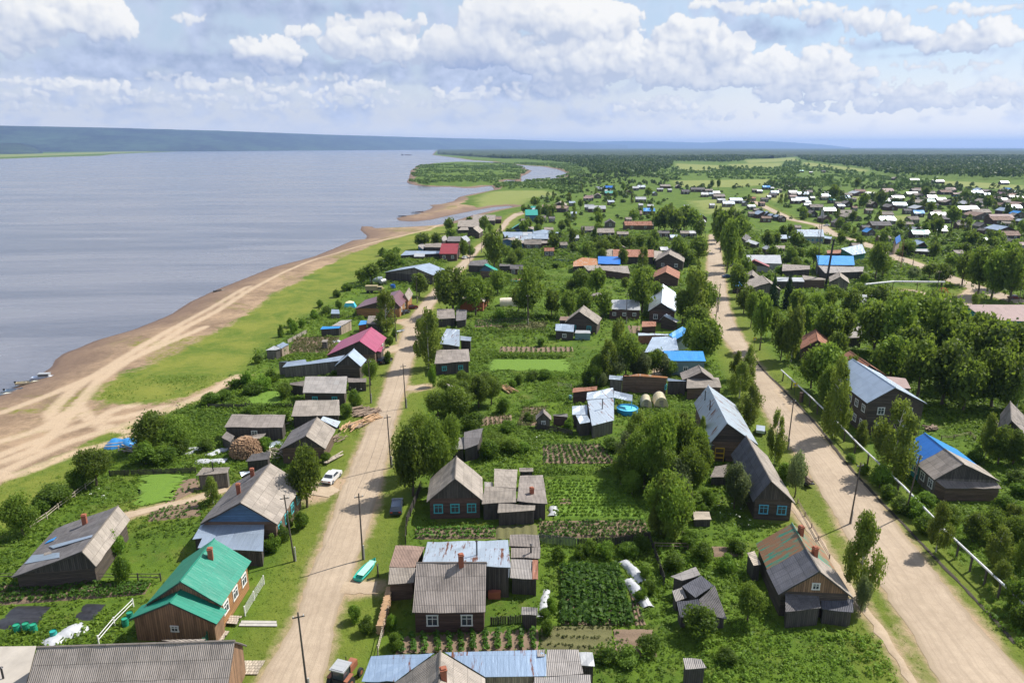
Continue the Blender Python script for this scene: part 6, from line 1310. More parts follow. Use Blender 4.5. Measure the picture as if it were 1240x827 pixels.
# garden plots
def soilmat(name, c0, c1):
    m, t, b = newmat(name); g_ = t.node('ShaderNodeNewGeometry').outputs['Position']
    n = t.noise(g_, 1.2, 6, .7); n2 = t.noise(g_, 7, 4, .7)
    t.set(b, 'Base Color', t.mix(t.m('ADD', t.m('MULTIPLY', n, .6), t.m('MULTIPLY', n2, .5)), c0, c1)); b.inputs['Roughness'].default_value = .97
    bp = t.node('ShaderNodeBump'); bp.inputs['Strength'].default_value = .8; bp.inputs['Distance'].default_value = .08; t.set(bp, 'Height', t.m('ADD', n, n2)); t.set(b, 'Normal', bp.outputs[0]); return m
SOIL = soilmat('tilled_soil', (.11,.075,.05), (.26,.18,.12)); SOILG = soilmat('weedy_soil', (.065,.075,.025), (.17,.155,.06)); LAWN = soilmat('mown_grass', (.07,.15,.012), (.15,.25,.02)); FILM = plain('black_film', (.03,.03,.035), .35, 0, .6, 3)
def plot(c, quad_, kind, label, cat='garden plot', rowdir=0, spacing=.8, plant_=.55, size=.20, mat=None, soil=None, z=.15):
    """quad_: four corners; rows run along edge 0-1 (rowdir 0) or edge 1-2 (rowdir 1)"""
    Q = [cat_(c, x, y) for x, y in quad_]
    if rowdir: Q = Q[1:]+Q[:1]
    a, b, d, e = Q[0], Q[1], Q[3], Q[2]           # a->b along the rows, a->d across
    root = empty('garden_plot' if kind != 'lawn' else 'lawn_patch', (a+e)/2); tag(root, label, cat)
    off = (a+e)/2; across = ((d-a).length+(e-b).length)/2; along = (b-a).length
    nrow = max(2, int(across/spacing)); ns = max(3, int(along/1.0)); K = nrow*4
    V = []
    for i in range(K+1):
        s = i/K
        for j in range(ns+1):
            t = j/ns; p = (a*(1-t)+b*t)*(1-s)+(d*(1-t)+e*t)*s
            h = 0 if kind == 'lawn' else .09*math.sin((s*nrow)*2*math.pi-math.pi/2)
            if kind == 'lawn' and (i in (0,K) or j in (0,ns)): p = p+Vector((rnd.uniform(-.9,.9), rnd.uniform(-.9,.9), 0))
            V.append((p.x-off.x+rnd.uniform(-.06,.06), p.y-off.y+rnd.uniform(-.06,.06), z+h-(.10 if i in (0,K) or j in (0,ns) else 0)))
    ii, jj = np.meshgrid(np.arange(K), np.arange(ns), indexing='ij'); qq = (ii*(ns+1)+jj).ravel()
    linkobj('soil' if kind != 'lawn' else 'turf', big_mesh('soil', np.array(V), np.c_[qq, qq+1, qq+ns+2, qq+ns+1], smooth=True), soil or {'lawn':LAWN,'bare':SOIL}.get(kind, SOIL), root)
    (LAWNS.append([(p.x,p.y) for p in Q]) if kind == 'lawn' else occ_poly([(p.x,p.y) for p in Q], .1))
    if kind in ('rows','dense') or plant_ > 0 and kind != 'lawn':
        r = np.random.default_rng(len(V)); C = []
        for i in range(nrow):
            s = (i+.5)/nrow; npl = int(along/ (.34 if kind != 'dense' else .36))
            for j in range(npl):
                if r.random() > (plant_ if kind != 'dense' else .96): continue
                t = (j+r.uniform(.1,.9))/npl; p = (a*(1-t)+b*t)*(1-s)+(d*(1-t)+e*t)*s; C.append((p.x-off.x+r.normal(0,.07), p.y-off.y+r.normal(0,.07), r.uniform(.7,1.25)))
        C = np.array(C)
        if len(C):
            m_ = 18 if kind == 'dense' else 11; base = np.repeat(C, m_, 0); n = len(base); rad = (size*1.15 if kind == 'dense' else size)*base[:,2]
            v = r.normal(0,1,(n,3)); v /= np.linalg.norm(v,axis=1)[:,None]; v[:,2] = np.abs(v[:,2])
            cc = np.c_[base[:,0]+v[:,0]*rad, base[:,1]+v[:,1]*rad, z+.05+v[:,2]*rad*1.5]
            V2, F2 = leaf_quads(cc, v, size*.80, r, .7, 1.0, .4)
            linkobj('crop_rows', big_mesh('crop_rows', V2, F2, {'tone': np.repeat(np.repeat(r.uniform(0,1,len(C)), m_)*.6+r.uniform(0,.4,n), 4)}), mat or LEAF_C, root)
    return root
plot('d', [(352,205),(660,205),(738,520),(345,515)], 'dense', 'dense dark green square of potato tops in the middle garden', rowdir=1, spacing=.72, size=.33)
plot('C', [(412,637),(547,637),(562,735),(418,735)], 'bare', 'bare brown beds with a few seedlings at the bottom of the potato square', spacing=1.1, plant_=.18, size=.12)
plot('C', [(157,628),(404,622),(410,732),(157,706)], 'rows', 'olive striped beds between the flowering rows and the bare brown beds', spacing=1.25, plant_=.95, size=.13, mat=LEAF_Y, soil=SOILG)
plot('T8', [(268,432),(1108,388),(1110,512),(280,532)], 'rows', 'long bed of tall staked plants in short rows behind the blue tin roofs', rowdir=1, spacing=1.18, plant_=1.0, size=.27)
plot('B', [(585,287),(860,281),(865,325),(585,326)], 'rows', 'potato rows right in front of the log cottage with turquoise window', spacing=.8, plant_=.9, size=.22)
plot('C', [(0,280),(147,276),(148,322),(0,326)], 'bare', 'narrow bare beds running down beside the potato rows', rowdir=1, spacing=1.0, plant_=.2, size=.12, mat=LEAF_Y, soil=SOILG)
plot('C', [(150,262),(522,258),(538,318),(158,322)], 'rows', 'wide potato bed before the plank fence with brown soil showing', spacing=.8, plant_=.82, size=.22)
plot('G', [(-25,358),(325,360),(328,412),(-30,408)], 'lawn', 'smooth bright green hayfield in the middle of the gardens', cat='hayfield')
plot('C', [(182,118),(440,122),(520,250),(205,250)], 'dense', 'bright green bed of low leafy tops east of the dark plank sheds', spacing=.9, size=.17, mat=LEAF_W, soil=LAWN)
plot('C', [(222,182),(270,182),(268,206),(215,208)], 'bare', 'small bare brown patch in the corner of bright green bed', spacing=.9, plant_=.1, size=.12)
plot('G', [(215,745),(480,742),(560,832),(215,832)], 'rows', 'sloping potato rows south of the stepped tin-roofed house', rowdir=1, spacing=.85, plant_=.85, size=.22)
plot('G', [(0,182),(238,190),(225,225),(0,225)], 'rows', 'brownish striped field west of the lone slate gable house', spacing=1.1, plant_=.7, size=.2, mat=LEAF_Y, soil=SOILG)
plot('G', [(20,300),(352,302),(355,322),(15,330)], 'rows', 'thin striped bed just beyond the bright green hayfield', rowdir=1, spacing=1.2, plant_=.7, size=.2, mat=LEAF_C)
plot('S5', [(290,368),(690,365),(640,400),(530,420),(590,500),(215,515)][0:2]+[(600,500),(215,515)], 'rows', 'brown-green potato field behind the long tin-roofed byre', spacing=.9, plant_=.75, size=.2, mat=LEAF_Y)
plot('A', [(-60,482),(530,478),(505,518),(-60,560)], 'rows', 'broad dark potato field in front of the sagging old log house', spacing=.75, plant_=.95, size=.24)
plot('A', [(640,118),(690,112),(700,150),(590,202)], 'rows', 'brown furrowed patch next to the small plank bath-house', spacing=.85, plant_=.5, size=.17)
plot('A', [(525,228),(690,190),(700,245),(515,265)], 'rows', 'furrowed patch south of the footpath to the bath-house', spacing=.85, plant_=.7, size=.18)
plot('S8', [(230,368),(440,362),(335,420),(330,520),(180,520)][0:2]+[(335,520),(180,520)], 'rows', 'brown weedy potato patch beside the tiny garden hut', spacing=.85, plant_=.75, size=.2, mat=LEAF_Y)
plot('S8', [(-60,452),(120,432),(125,500),(-60,508)], 'rows', 'narrow brown furrows west of the garden hut', rowdir=1, spacing=.85, plant_=.4, size=.17, mat=LEAF_Y)
plot('F', [(1030,622),(1203,612),(1203,642),(1030,668)], 'rows', 'short striped bed at the edge of the bushes east of the street', rowdir=1, spacing=.9, plant_=.6, size=.18, mat=LEAF_Y)
plot('L', [(935,702),(1235,692),(1240,738),(930,745)], 'rows', 'green striped bed south of the orange-walled house', spacing=1.0, plant_=.8, size=.22)
plot('M', [(665,545),(745,548),(735,590),(680,588)], 'bare', 'dark furrowed bed beside the rusty flat shed', rowdir=1, spacing=1.1, plant_=.3, size=.16)
plot('D', [(-110,348),(-45,352),(-38,385),(-100,388)], 'bare', 'small freshly dug patch west of the rusty green roofed house', spacing=.9, plant_=.05, size=.12)
plot('e', [(415,228),(500,228),(510,268),(430,270)], 'bare', 'little brown dug square in the pale grass among weeds', spacing=.9, plant_=.05, size=.12)


plot('A', [(500,100),(650,100),(590,195),(470,205)], 'lawn', 'smooth green grass patch between the fence and the brown furrowed patch', cat='lawn')
plot('A', [(300,548),(375,548),(318,612),(258,606)], 'bare', 'strip of black film laid over a bed with white pots', cat='garden film', plant_=0, soil=FILM, spacing=3)
plot('A', [(60,556),(180,556),(120,640),(-40,640)], 'bare', 'crumpled black film over seedling bed at the left edge', cat='garden film', plant_=0, soil=FILM, spacing=2)
plot('C', [(462,480),(500,560),(528,625),(488,628)], 'rows', 'slim brown bed with green tufts beside the white plastic tunnels', rowdir=1, spacing=.8, plant_=.5, size=.17)
plot('F', [(0,500),(150,505),(145,570),(0,572)], 'lawn', 'bright hay patch between the hedges west of the patched-roof cottage', cat='lawn')

# tall weeds, nettles and garden growth: nobody could count it
def tufts(name, n, xr, yr, mask, mat, size, k, label, seed, hmul=1.0, zb=0.0):
    r = np.random.default_rng(seed)
    X = r.uniform(*xr, n); Y = r.uniform(*yr, n); PX, PY = proj(X, Y)
    keep = (PX > -40) & (PX < 1290) & (PY < 870) & ~occupied(X, Y) & mask(X, Y, PX, PY, r)
    X, Y = X[keep], Y[keep]
    sc = r.uniform(.6, 1.3, len(X))*(1+1.1*np.clip(vnoise(X,Y,9,21),0,.5))
    dd = np.hypot(X,Y); sz = size*np.clip(dd/110, .85, 3.2)*sc
    base = np.repeat(np.c_[X, Y], k, 0); n2 = len(base); s2 = np.repeat(sz, k)
    v = r.normal(0,1,(n2,3)); v /= np.linalg.norm(v,axis=1)[:,None]; v[:,2] = np.abs(v[:,2])
    cc = np.c_[base[:,0]+v[:,0]*s2*1.1, base[:,1]+v[:,1]*s2*1.1, zb+v[:,2]*s2*1.3*hmul]
    V, F = leaf_quads(cc, v, s2*.62, r, .6, 1.0, .5)
    tone = np.repeat(np.repeat(np.clip(r.uniform(0,1,len(X))*.6+.4*(vnoise(X,Y,14,33)+.5),0,1), k)*.75+r.uniform(0,.25,n2), 4)
    o = linkobj(name, big_mesh(name, V, F, {'tone': tone}), mat); tag(o, label, None, None, 'stuff'); return o
WEEDS_OUT = [gp([(60,560),(-200,720),(-200,300),(640,200),(640,250),(500,330),(330,450),(290,465),(180,520)])]
def rd(X, Y):
    d = np.full(len(X), 1e3)
    for k in ('L','R'):
        a, b = EDGES[k]; d = np.minimum(d, -polysd(np.concatenate([a[::4], b[::-1][::4]]), X, Y))
    return d
def m_weed(X, Y, PX, PY, r):
    ok = polysd(MEADOW, X, Y) < r.normal(0,1.5,len(X)); ok &= sd_water(X, Y) < -15
    d = rd(X, Y); dens = np.clip((d-5.0)/5, 0, 1)
    for l in LAWNS: ok &= polysd(l, X, Y) < -.2
    dens *= np.clip(.62+1.7*vnoise(X,Y,19,77)+.6*vnoise(X,Y,6,78), .10, 1)
    return ok & (r.random(len(X)) < dens)
tufts('tall_weeds', 190000, (-110,130), (48,170), m_weed, LEAF_W, .215, 8, 'tall green weeds filling the yards', 5)
tufts('tall_weeds', 150000, (-200,330), (170,430), m_weed, LEAF_W, .24, 6, 'green weeds of the farther yards', 6)
def m_grass(X, Y, PX, PY, r):
    d = rd(X, Y); return (d > .4) & (polysd(SANDP, X, Y) < -1) & (sd_water(X,Y) < -12) & (r.random(len(X)) < np.clip(.45+1.2*vnoise(X,Y,7,8),0,1))
LEAF_G = leafmat('grass_blades', (.055,.105,.010), (.155,.225,.025), .3, .3)
tufts('grass', 150000, (-110,110), (48,150), m_grass, LEAF_G, .10, 3, 'short grass of verges and meadow', 9)
NET = [gp([(845,775),(930,765),(1060,770),(1110,840),(840,840)]), gp([(830,700),(900,690),(930,760),(850,770)]), gp([(780,655),(900,640),(905,690),(800,690)]), gp([(1130,640),(1250,640),(1250,800),(1190,740)])]
def m_net(X, Y, PX, PY, r):
    ok = np.zeros(len(X), bool)
    for u in NET: ok |= polysd(u, X, Y) > 0
    return ok & (vnoise(X,Y,5,61) > -.32)
tufts('nettles', 80000, (-110,130), (48,150), m_net, LEAF_W, .19, 13, 'shoulder-high nettles and weeds in the overgrown yards', 15, 2.2)
def hedge(c, pts, h, w, label, seed, mat=None):
    P_ = [cat_(c, x, y) for x, y in pts]; o = P_[0]; root = empty('hedge', o); tag(root, label, 'hedge'); r = np.random.default_rng(seed); C = []
    for a, b in zip(P_[:-1], P_[1:]):
        n = int((b-a).length*42*w); t_ = r.random(n)[:,None]; C.append(np.array(a)[None]*(1-t_)+np.array(b)[None]*t_)
    C = np.concatenate(C)-np.array(o); n = len(C); v = r.normal(0,1,(n,3)); v /= np.linalg.norm(v,axis=1)[:,None]; v[:,2] = np.abs(v[:,2])
    hh = h*(1+.9*vnoise(C[:,0]+o.x, C[:,1]+o.y, 3.5, 71)); C[:,0] += v[:,0]*w/2; C[:,1] += v[:,1]*w/2; C[:,2] = .1+v[:,2]*hh
    V, F = leaf_quads(C, v, .17, r, .7, 1.0, .3); linkobj('foliage', big_mesh('foliage', V, F, {'tone': np.repeat(r.uniform(0,1,n),4)}), mat or LEAF_U, root)
for i, a in enumerate([('C',[(130,95),(300,92),(470,88)],1.5,1.2,'clipped dark hedge above the bright green bed'),('G',[(-20,350),(150,350),(330,352)],1.3,1.4,'hedge along the far side of bright hayfield'),('G',[(-20,236),(120,236),(250,232)],1.3,1.4,'hedge below the brownish striped field'),
    ('G',[(-10,165),(140,170),(290,176)],1.5,1.6,'hedge above the brownish striped field'),('M',[(-20,497),(120,500),(255,505)],1.6,1.6,'bushy hedge west of the lone slate gable house'),('G',[(150,432),(260,445),(400,440)],1.6,1.8,'ragged hedge below the bright hayfield'),('M',[(190,280),(270,284),(350,288)],1.2,1.2,'low hedge row in the long grass near tree clump'),
    ('F',[(0,580),(100,580),(190,580)],1.3,1.0,'dark hedge in front of the fence west of slate cottage'),('L',[(940,685),(1090,690),(1240,688)],1.2,1.2,'hedge behind the green striped bed near the orange-walled house'),('L',[(480,385),(620,375),(740,372)],1.2,1.4,'hedge between dark-red-roofed house and the wide barn'),('d',[(530,690),(640,700),(780,705)],1.5,1.8,'bushy hedge below the bare brown beds'),
    ('G',[(120,580),(200,545),(330,545)],1.2,1.0,'grassy hedge line above the garden hut')]): hedge(*a, 200+i)
# white umbellifers in bloom
UMB = [gc('A', [(310,165),(390,150),(400,200),(320,210)]), gc('C', [(780,220),(900,235),(930,300),(820,300)]), gc('D', [(-90,215),(60,230),(150,250),(100,300),(-80,290)]), gc('S8', [(290,600),(500,690),(480,740),(280,660)]), gc('F', [(470,470),(540,480),(520,520),(440,530)])]
def m_umb(X, Y, PX, PY, r):
    ok = np.zeros(len(X), bool)
    for u in UMB: ok |= polysd(u, X, Y) > 0
    return ok
tufts('cow_parsley', 6000, (-110,130), (48,200), m_umb, LEAF_P, .30, 9, 'big-leaved weeds with white flower heads', 12, 1.3)
FLW = plain('flower_white', (.75,.78,.66), .8)
tufts('white_flowers', 12000, (-110,130), (48,200), m_umb, FLW, .15, 3, 'white flower heads over the weeds', 13, .4, 1.0)

# ------------------------------------------------------------------ the distant wood, thickets and village greenery
FORP = gp([(529,181.6),(529,187),(570,190),(640,194),(690,199),(712,206),(714,213),(775,214.5),(812,206),(816,196),(880,197.5),(965,190),(972,195),(1010,200),(1050,206),(1075,214),(1150,217),(1330,223),(1330,181.6)])
MIXP = gp([(495,222),(496,206),(510,199.5),(640,197),(700,199),(712,214),(812,207),(900,199),(965,196),(1075,215),(1140,219),(1130,228),(1060,235),(960,228),(860,226),(790,214),(720,214),(700,235),(664,229),(600,228.5),(560,227)])
FW = [gp(f) for f in FIELDS]
def far_ok(X, Y):
    ok = sd_water(X, Y) < -3
    for f in FW: ok &= polysd(f, X, Y) < -3
    return ok
def blobs(name, X, Y, h, w, k, mat, label, seed, cone=None, base=0.0):
    r = np.random.default_rng(seed); n = len(X); B_ = np.repeat(np.arange(n), k); m = len(B_)
    v = r.normal(0,1,(m,3)); v /= np.linalg.norm(v,axis=1)[:,None]; v[:,2] = np.abs(v[:,2])*1.0-.25
    H = h[B_]; Wd = w[B_]; rad = Wd/2*r.beta(4,1.5,m)
    zz = H*(.52+v[:,2]*.50); taper = np.ones(m)
    if cone is not None: tp = np.clip(1.15-zz/H, .08, 1); taper = np.where(cone[B_], tp*1.2, 1)
    cc = np.c_[X[B_]+v[:,0]*rad*taper, Y[B_]+v[:,1]*rad*taper, zz+base]
    V, F = leaf_quads(cc, v, Wd*(.20 if k > 20 else .30), r, .5, 1.1)
    tone = np.repeat(np.clip(r.uniform(0,1,n)[B_]*.8+r.uniform(0,.25,m), 0, 1), 4)
    o = linkobj(name, big_mesh(name, V, F, {'tone': tone}), mat); tag(o, label, None, None, 'stuff'); return o
def scatter(poly, n, yr, seed, dens=None):
    r = np.random.default_rng(seed); P_ = np.array(poly)
    X = r.uniform(P_[:,0].min(), P_[:,0].max(), n)
    y0, y1 = max(yr[0], P_[:,1].min()), min(yr[1], P_[:,1].max()); Y = r.uniform(y0, y1, n)
    k = (polysd(poly, X, Y) > 0) & (np.abs(X) < (Y+120)*.80)
    X, Y = X[k], Y[k]; k = far_ok(X, Y)
    if dens is not None: k &= r.random(len(X)) < dens(X, Y)
    return X[k], Y[k], r
X, Y, r = scatter(FORP, 150000, (0, 3600), 21)
blobs('wood', X, Y, r.uniform(10,16,len(X))*(1+.4*vnoise(X,Y,260,3)), r.uniform(7,11,len(X)), 13, LEAF_F, 'distant mixed wood beyond the village', 22, cone=(r.random(len(X)) < .35))
X, Y, r = scatter(MIXP, 26000, (0, 3600), 23, lambda x, y: np.clip(.35+1.8*vnoise(x,y,60,4), 0, 1))
pxm, _ = proj(X, Y); lowz = pxm < 705; sm = (r.random(len(X)) < .86) | lowz
blobs('thicket', X, Y, np.where(sm, np.where(lowz, r.uniform(.7,1.9,len(X)), r.uniform(1.2,3.2,len(X))), r.uniform(7,13,len(X))), np.where(sm, r.uniform(4,8,len(X)), r.uniform(6,9,len(X))), 16, leafmat('thicket_leaves', (.070,.125,.026), (.150,.215,.045), .02, .15), 'willow thicket of the island and the meadows behind it', 24)
# greenery between the houses of the far village
VILP = gp([(640,235),(700,215),(800,213),(860,226),(960,223),(1000,232),(1130,222),(1330,232),(1330,352),(1100,318),(1000,292),(960,272),(1000,330),(880,345),(868,262),(850,262),(845,330),(600,330),(606,285),(640,262)])
def vil_ok(X, Y):
    k = ~occupied(X, Y)
    for o_, _, _, P0_, _ in farlist: k &= np.hypot(X-P0_.x, Y-P0_.y+3) > o_.L*.5+2.2
    for P_, w in path_world: k &= linesd(P_, X, Y) > w/2+3
    return k
X, Y, r = scatter(VILP, 17000, (0, 1500), 31, lambda x, y: np.clip(.32+1.9*vnoise(x,y,55,14), 0.04, 1)*np.where(proj(x,y)[0] < 850, .40, .85))
k = vil_ok(X, Y); X, Y = X[k], Y[k]
h = r.uniform(3.5, 9.5, len(X)); isb = r.random(len(X)) < .50; h = np.where(isb, r.uniform(1.4,3.6,len(X)), h); w = np.where(isb, h*r.uniform(1.1,2.0,len(X)), h*r.uniform(.55,.85,len(X)))
app = h*w/(X*X+Y*Y)
ti = np.where(~isb)[0]; bi = np.where(isb)[0]
NTREE = sum(1 for t in TREEPOS if t[3] == 'T'); NBUSH = sum(1 for t in TREEPOS if t[3] == 'U')
ti = ti[np.argsort(-app[ti])]; bi = bi[np.argsort(-app[bi])]
nb_ = 90; nt2 = max(0, 298-NTREE); ntb = 110
picks = set()
for i in ti[:nt2]: plant(float(X[i]), float(Y[i]), float(h[i]), float(w[i]), 'T'); picks.add(i)
for i in ti[nt2:nt2+ntb]: plant(float(X[i]), float(Y[i]), float(h[i]), float(w[i]*.8), 'B'); picks.add(i)
for i in bi[:max(0, 298-NBUSH)]: plant(float(X[i]), float(Y[i]), float(h[i]), float(w[i]), 'U'); picks.add(i)
rest = np.array([i for i in range(len(X)) if i not in picks])
if len(rest): blobs('village_greenery', X[rest], Y[rest], h[rest], w[rest], 34, LEAF_F, 'trees and bushes massed between the far village houses', 33)
# canopy of the wood where single crowns no longer show
cy = 3300*np.exp(np.linspace(0, math.log(40000/3300), 260)); cu = np.linspace(-.12, .80, 420)
CY = np.repeat(cy[:,None], 420, 1); CX = cu[None,:]*CY
cz = 11+5*vnoise(CX,CY,240,5)+5*vnoise(CX,CY,70,6)+5*vnoise(CX,CY,28,7)
okc = (polysd(FORP+[], CX, CY) > 10) | (CY > 12000) & (CX > -.05*CY)
cz = np.where(okc, cz, -8)
ii, jj = np.meshgrid(np.arange(259), np.arange(419), indexing='ij'); qq = (ii*420+jj).ravel(); Fc = np.c_[qq, qq+1, qq+421, qq+420]
Fc = Fc[okc.ravel()[Fc].any(axis=1)]
mcan, tcan, bcan = newmat('wood_canopy'); gg = tcan.node('ShaderNodeNewGeometry').outputs['Position']
ncan = tcan.noise(gg, .03, 5, .75); tcan.set(bcan, 'Base Color', tcan.mix(tcan.ss(ncan,.3,.7), (.010,.024,.010), (.045,.078,.020))); bcan.inputs['Roughness'].default_value = 1.0
bpn = tcan.node('ShaderNodeBump'); bpn.inputs['Strength'].default_value = 1.0; bpn.inputs['Distance'].default_value = 12; tcan.set(bpn, 'Height', ncan); tcan.set(bcan, 'Normal', bpn.outputs[0])
tag(linkobj('wood', big_mesh('wood', np.c_[CX.ravel(), CY.ravel(), cz.ravel()], Fc, smooth=True), mcan), 'the far wood running out to the skyline', kind='stuff')
# ------------------------------------------------------------------ fences, poles, pipe, vehicles, boats and yard things
def T(name, c, x, y, label, cat, group=None, rz=0.0, z=0.0):
    p = cat_(c, x, y); r = empty(name, (p.x, p.y, z), rz); tag(r, label, cat, group); return r
def fence(c, pts, label, style='board', h=1.1, mat=WDP, step=2.2, cat='fence'):
    P_ = [cat_(c, x, y) for x, y in pts]; o = P_[0]; root = empty('fence', o); tag(root, label, cat)
    for a, b in zip(P_[:-1], P_[1:]):
        L = (b-a).length; d = (b-a)/L; n = max(1, int(L/step)); rz = math.atan2(d.y, d.x)
        for i in range(n+1):
            if i == n and b is not P_[-1]: continue
            q_ = a+d*(L*i/n)-o; m = MB(); m.box((q_.x, q_.y, h*.5-.05), .11, .11, h+.2, rz); m.build('post', mat, root)
        m = MB()
        if style == 'rail':
            for z in (h*.5, h*.9): m.tube(a-o+Vector((0,0,z)), b-o+Vector((0,0,z+rnd.uniform(-.06,.06))), .045, n=5)
            m.build('rail', mat, root)
        elif style == 'mesh':
            for z in np.linspace(.15, h, 6): m.tube(a-o+Vector((0,0,z)), b-o+Vector((0,0,z)), .012, n=4)
            for i in range(int(L/.3)): q_ = a+d*(i*.3)-o; m.tube((q_.x,q_.y,.1), (q_.x,q_.y,h), .010, n=4)
            m.build('wire_mesh', mat, root)
        else:
            k = int(L/.19)
            for i in range(k):
                if rnd.random() < .04: continue
                q_ = a+d*(i*.19+.1)-o; hh = h*rnd.uniform(.88,1.06); nn = Vector((-d.y,d.x,0))*.08
                m.box((q_.x+nn.x, q_.y+nn.y, hh/2+.02), .15, .025, hh, rz+rnd.uniform(-.04,.04))
            m.build('board', mat, root)
    return root
fence('A', [(-40,468),(84,466)], 'dark rail fence from the left edge to the old log house', 'rail', 1.0)
fence('A', [(85,476),(322,480)], 'blue-grey board fence in front of the sagging old log house', 'board', 1.25, wood('fence_blue_grey', (.20,.25,.30), True))
fence('A', [(325,468),(562,470)], 'dark rail fence between the tall grass and potato field', 'rail', 1.0)
fence('E', [(500,738),(700,732),(892,722)], 'low dark board fence beyond the mown strip by the bath-house', 'board', .9)
fence('S5', [(216,424),(300,376),(388,330)], 'pale bleached board fence along the meadow edge', 'board', 1.1, wood('fence_pale', (.52,.46,.38), True))
fence('A', [(108,292),(165,255),(205,222)], 'broken pale rail fence beside the meadow bush', 'rail', 1.0, PLANK)
fence('A', [(205,222),(262,180),(335,125)], 'leaning rail fence running up to the dark meadow bush', 'rail', 1.0, PLANK)
fence('B', [(552,345),(556,275),(580,215),(605,150)], 'dark weathered fence beside the parked dark car', 'board', 1.3)
fence('T8', [(180,538),(232,330),(268,168)], 'thin pale rail fence behind the street woodpile', 'rail', 1.1, PLANK)
fence('C', [(150,338),(285,352)], 'mossy grey board fence behind the stepped slate shed', 'board', 1.3, wood('fence_mossy', (.17,.20,.16), True))
fence('C', [(288,350),(420,345),(538,326)], 'dark board fence under the bushes beyond the potato square', 'board', 1.1)
fence('e', [(92,205),(130,300),(160,395)], 'dark fence between the gardens and the overgrown yard', 'board', 1.2)
fence('e', [(118,235),(265,240)], 'single grey handrail among weeds by the dark fence', 'rail', 1.0, LOGW)
fence('S8', [(335,548),(420,562),(520,580),(640,604)], 'uneven dark picket fence below the garden hut', 'board', 1.1)
fence('S1', [(642,262),(600,335),(560,400)], 'green board fence between the slate house and green-roofed house', 'board', 1.6, WGREEN)
fence('b', [(655,392),(612,462),(572,530)], 'pale wire mesh fence by the flower bed of the green-roofed house', 'mesh', 1.2, FWHITE)
fence('A', [(345,690),(400,625),(466,560)], 'thin white pipe rail leading to the green-roofed house', 'rail', 1.0, FWHITE)
fence('F', [(-10,578),(100,578),(200,580)], 'dark fence in front of the hedge west of slate cottage', 'board', 1.0)
fence('E', [(950,432),(1075,432),(1200,432)], 'dark board fence between meadow bushes and long slate barn', 'board', 1.0)
fence('h', [(412,270),(490,268),(592,246)], 'old log rail fence on the grass behind the blue and slate house', 'rail', .8, LOGW)
fence('h', [(592,246),(624,275)], 'short broken end of the old log rail fence', 'rail', .8, LOGW)
fence('M', [(240,173),(300,177),(352,180)], 'low bluish fence beside the whitewashed flat roofs', 'board', 1.0, WBLUE)
fence('G', [(285,482),(345,492)], 'short pale rail fence by the rust-red shed', 'rail', 1.0, PLANK)
fence('T8', [(832,366),(930,362),(1030,352)], 'low dark board fence beside the tiny privy', 'board', 1.0)
fence('F', [(380,162),(460,172),(540,160)], 'thin wire fence along the tent lawn', 'mesh', 1.0, METALD)
fence('D', [(190,200),(215,245),(262,330),(300,395)], 'low broken rail along the verge of the main road', 'rail', .7, LOGW)
fence('N', [(320,318),(400,316)], 'low pale wall rail before the red-roofed gable', 'rail', .8, CONC)

# ditches and kerb boards
DK = plain('ditch_earth', (.045,.035,.025), .95, 0, .4, 2)
def strip(name, c, pts, w, mat, z=.03): 
    o, _ = pline(name, c, pts, w, mat, z, .05); return o
strip('ditch', 'D', [(312,0),(368,72),(440,150),(500,215),(560,272),(640,360),(700,422),(780,505),(850,575),(950,690)], .45, DK, .03)
strip('ditch', 'H', [(38,330),(85,392),(150,455),(240,545),(350,665),(440,790)], .5, DK, .03)

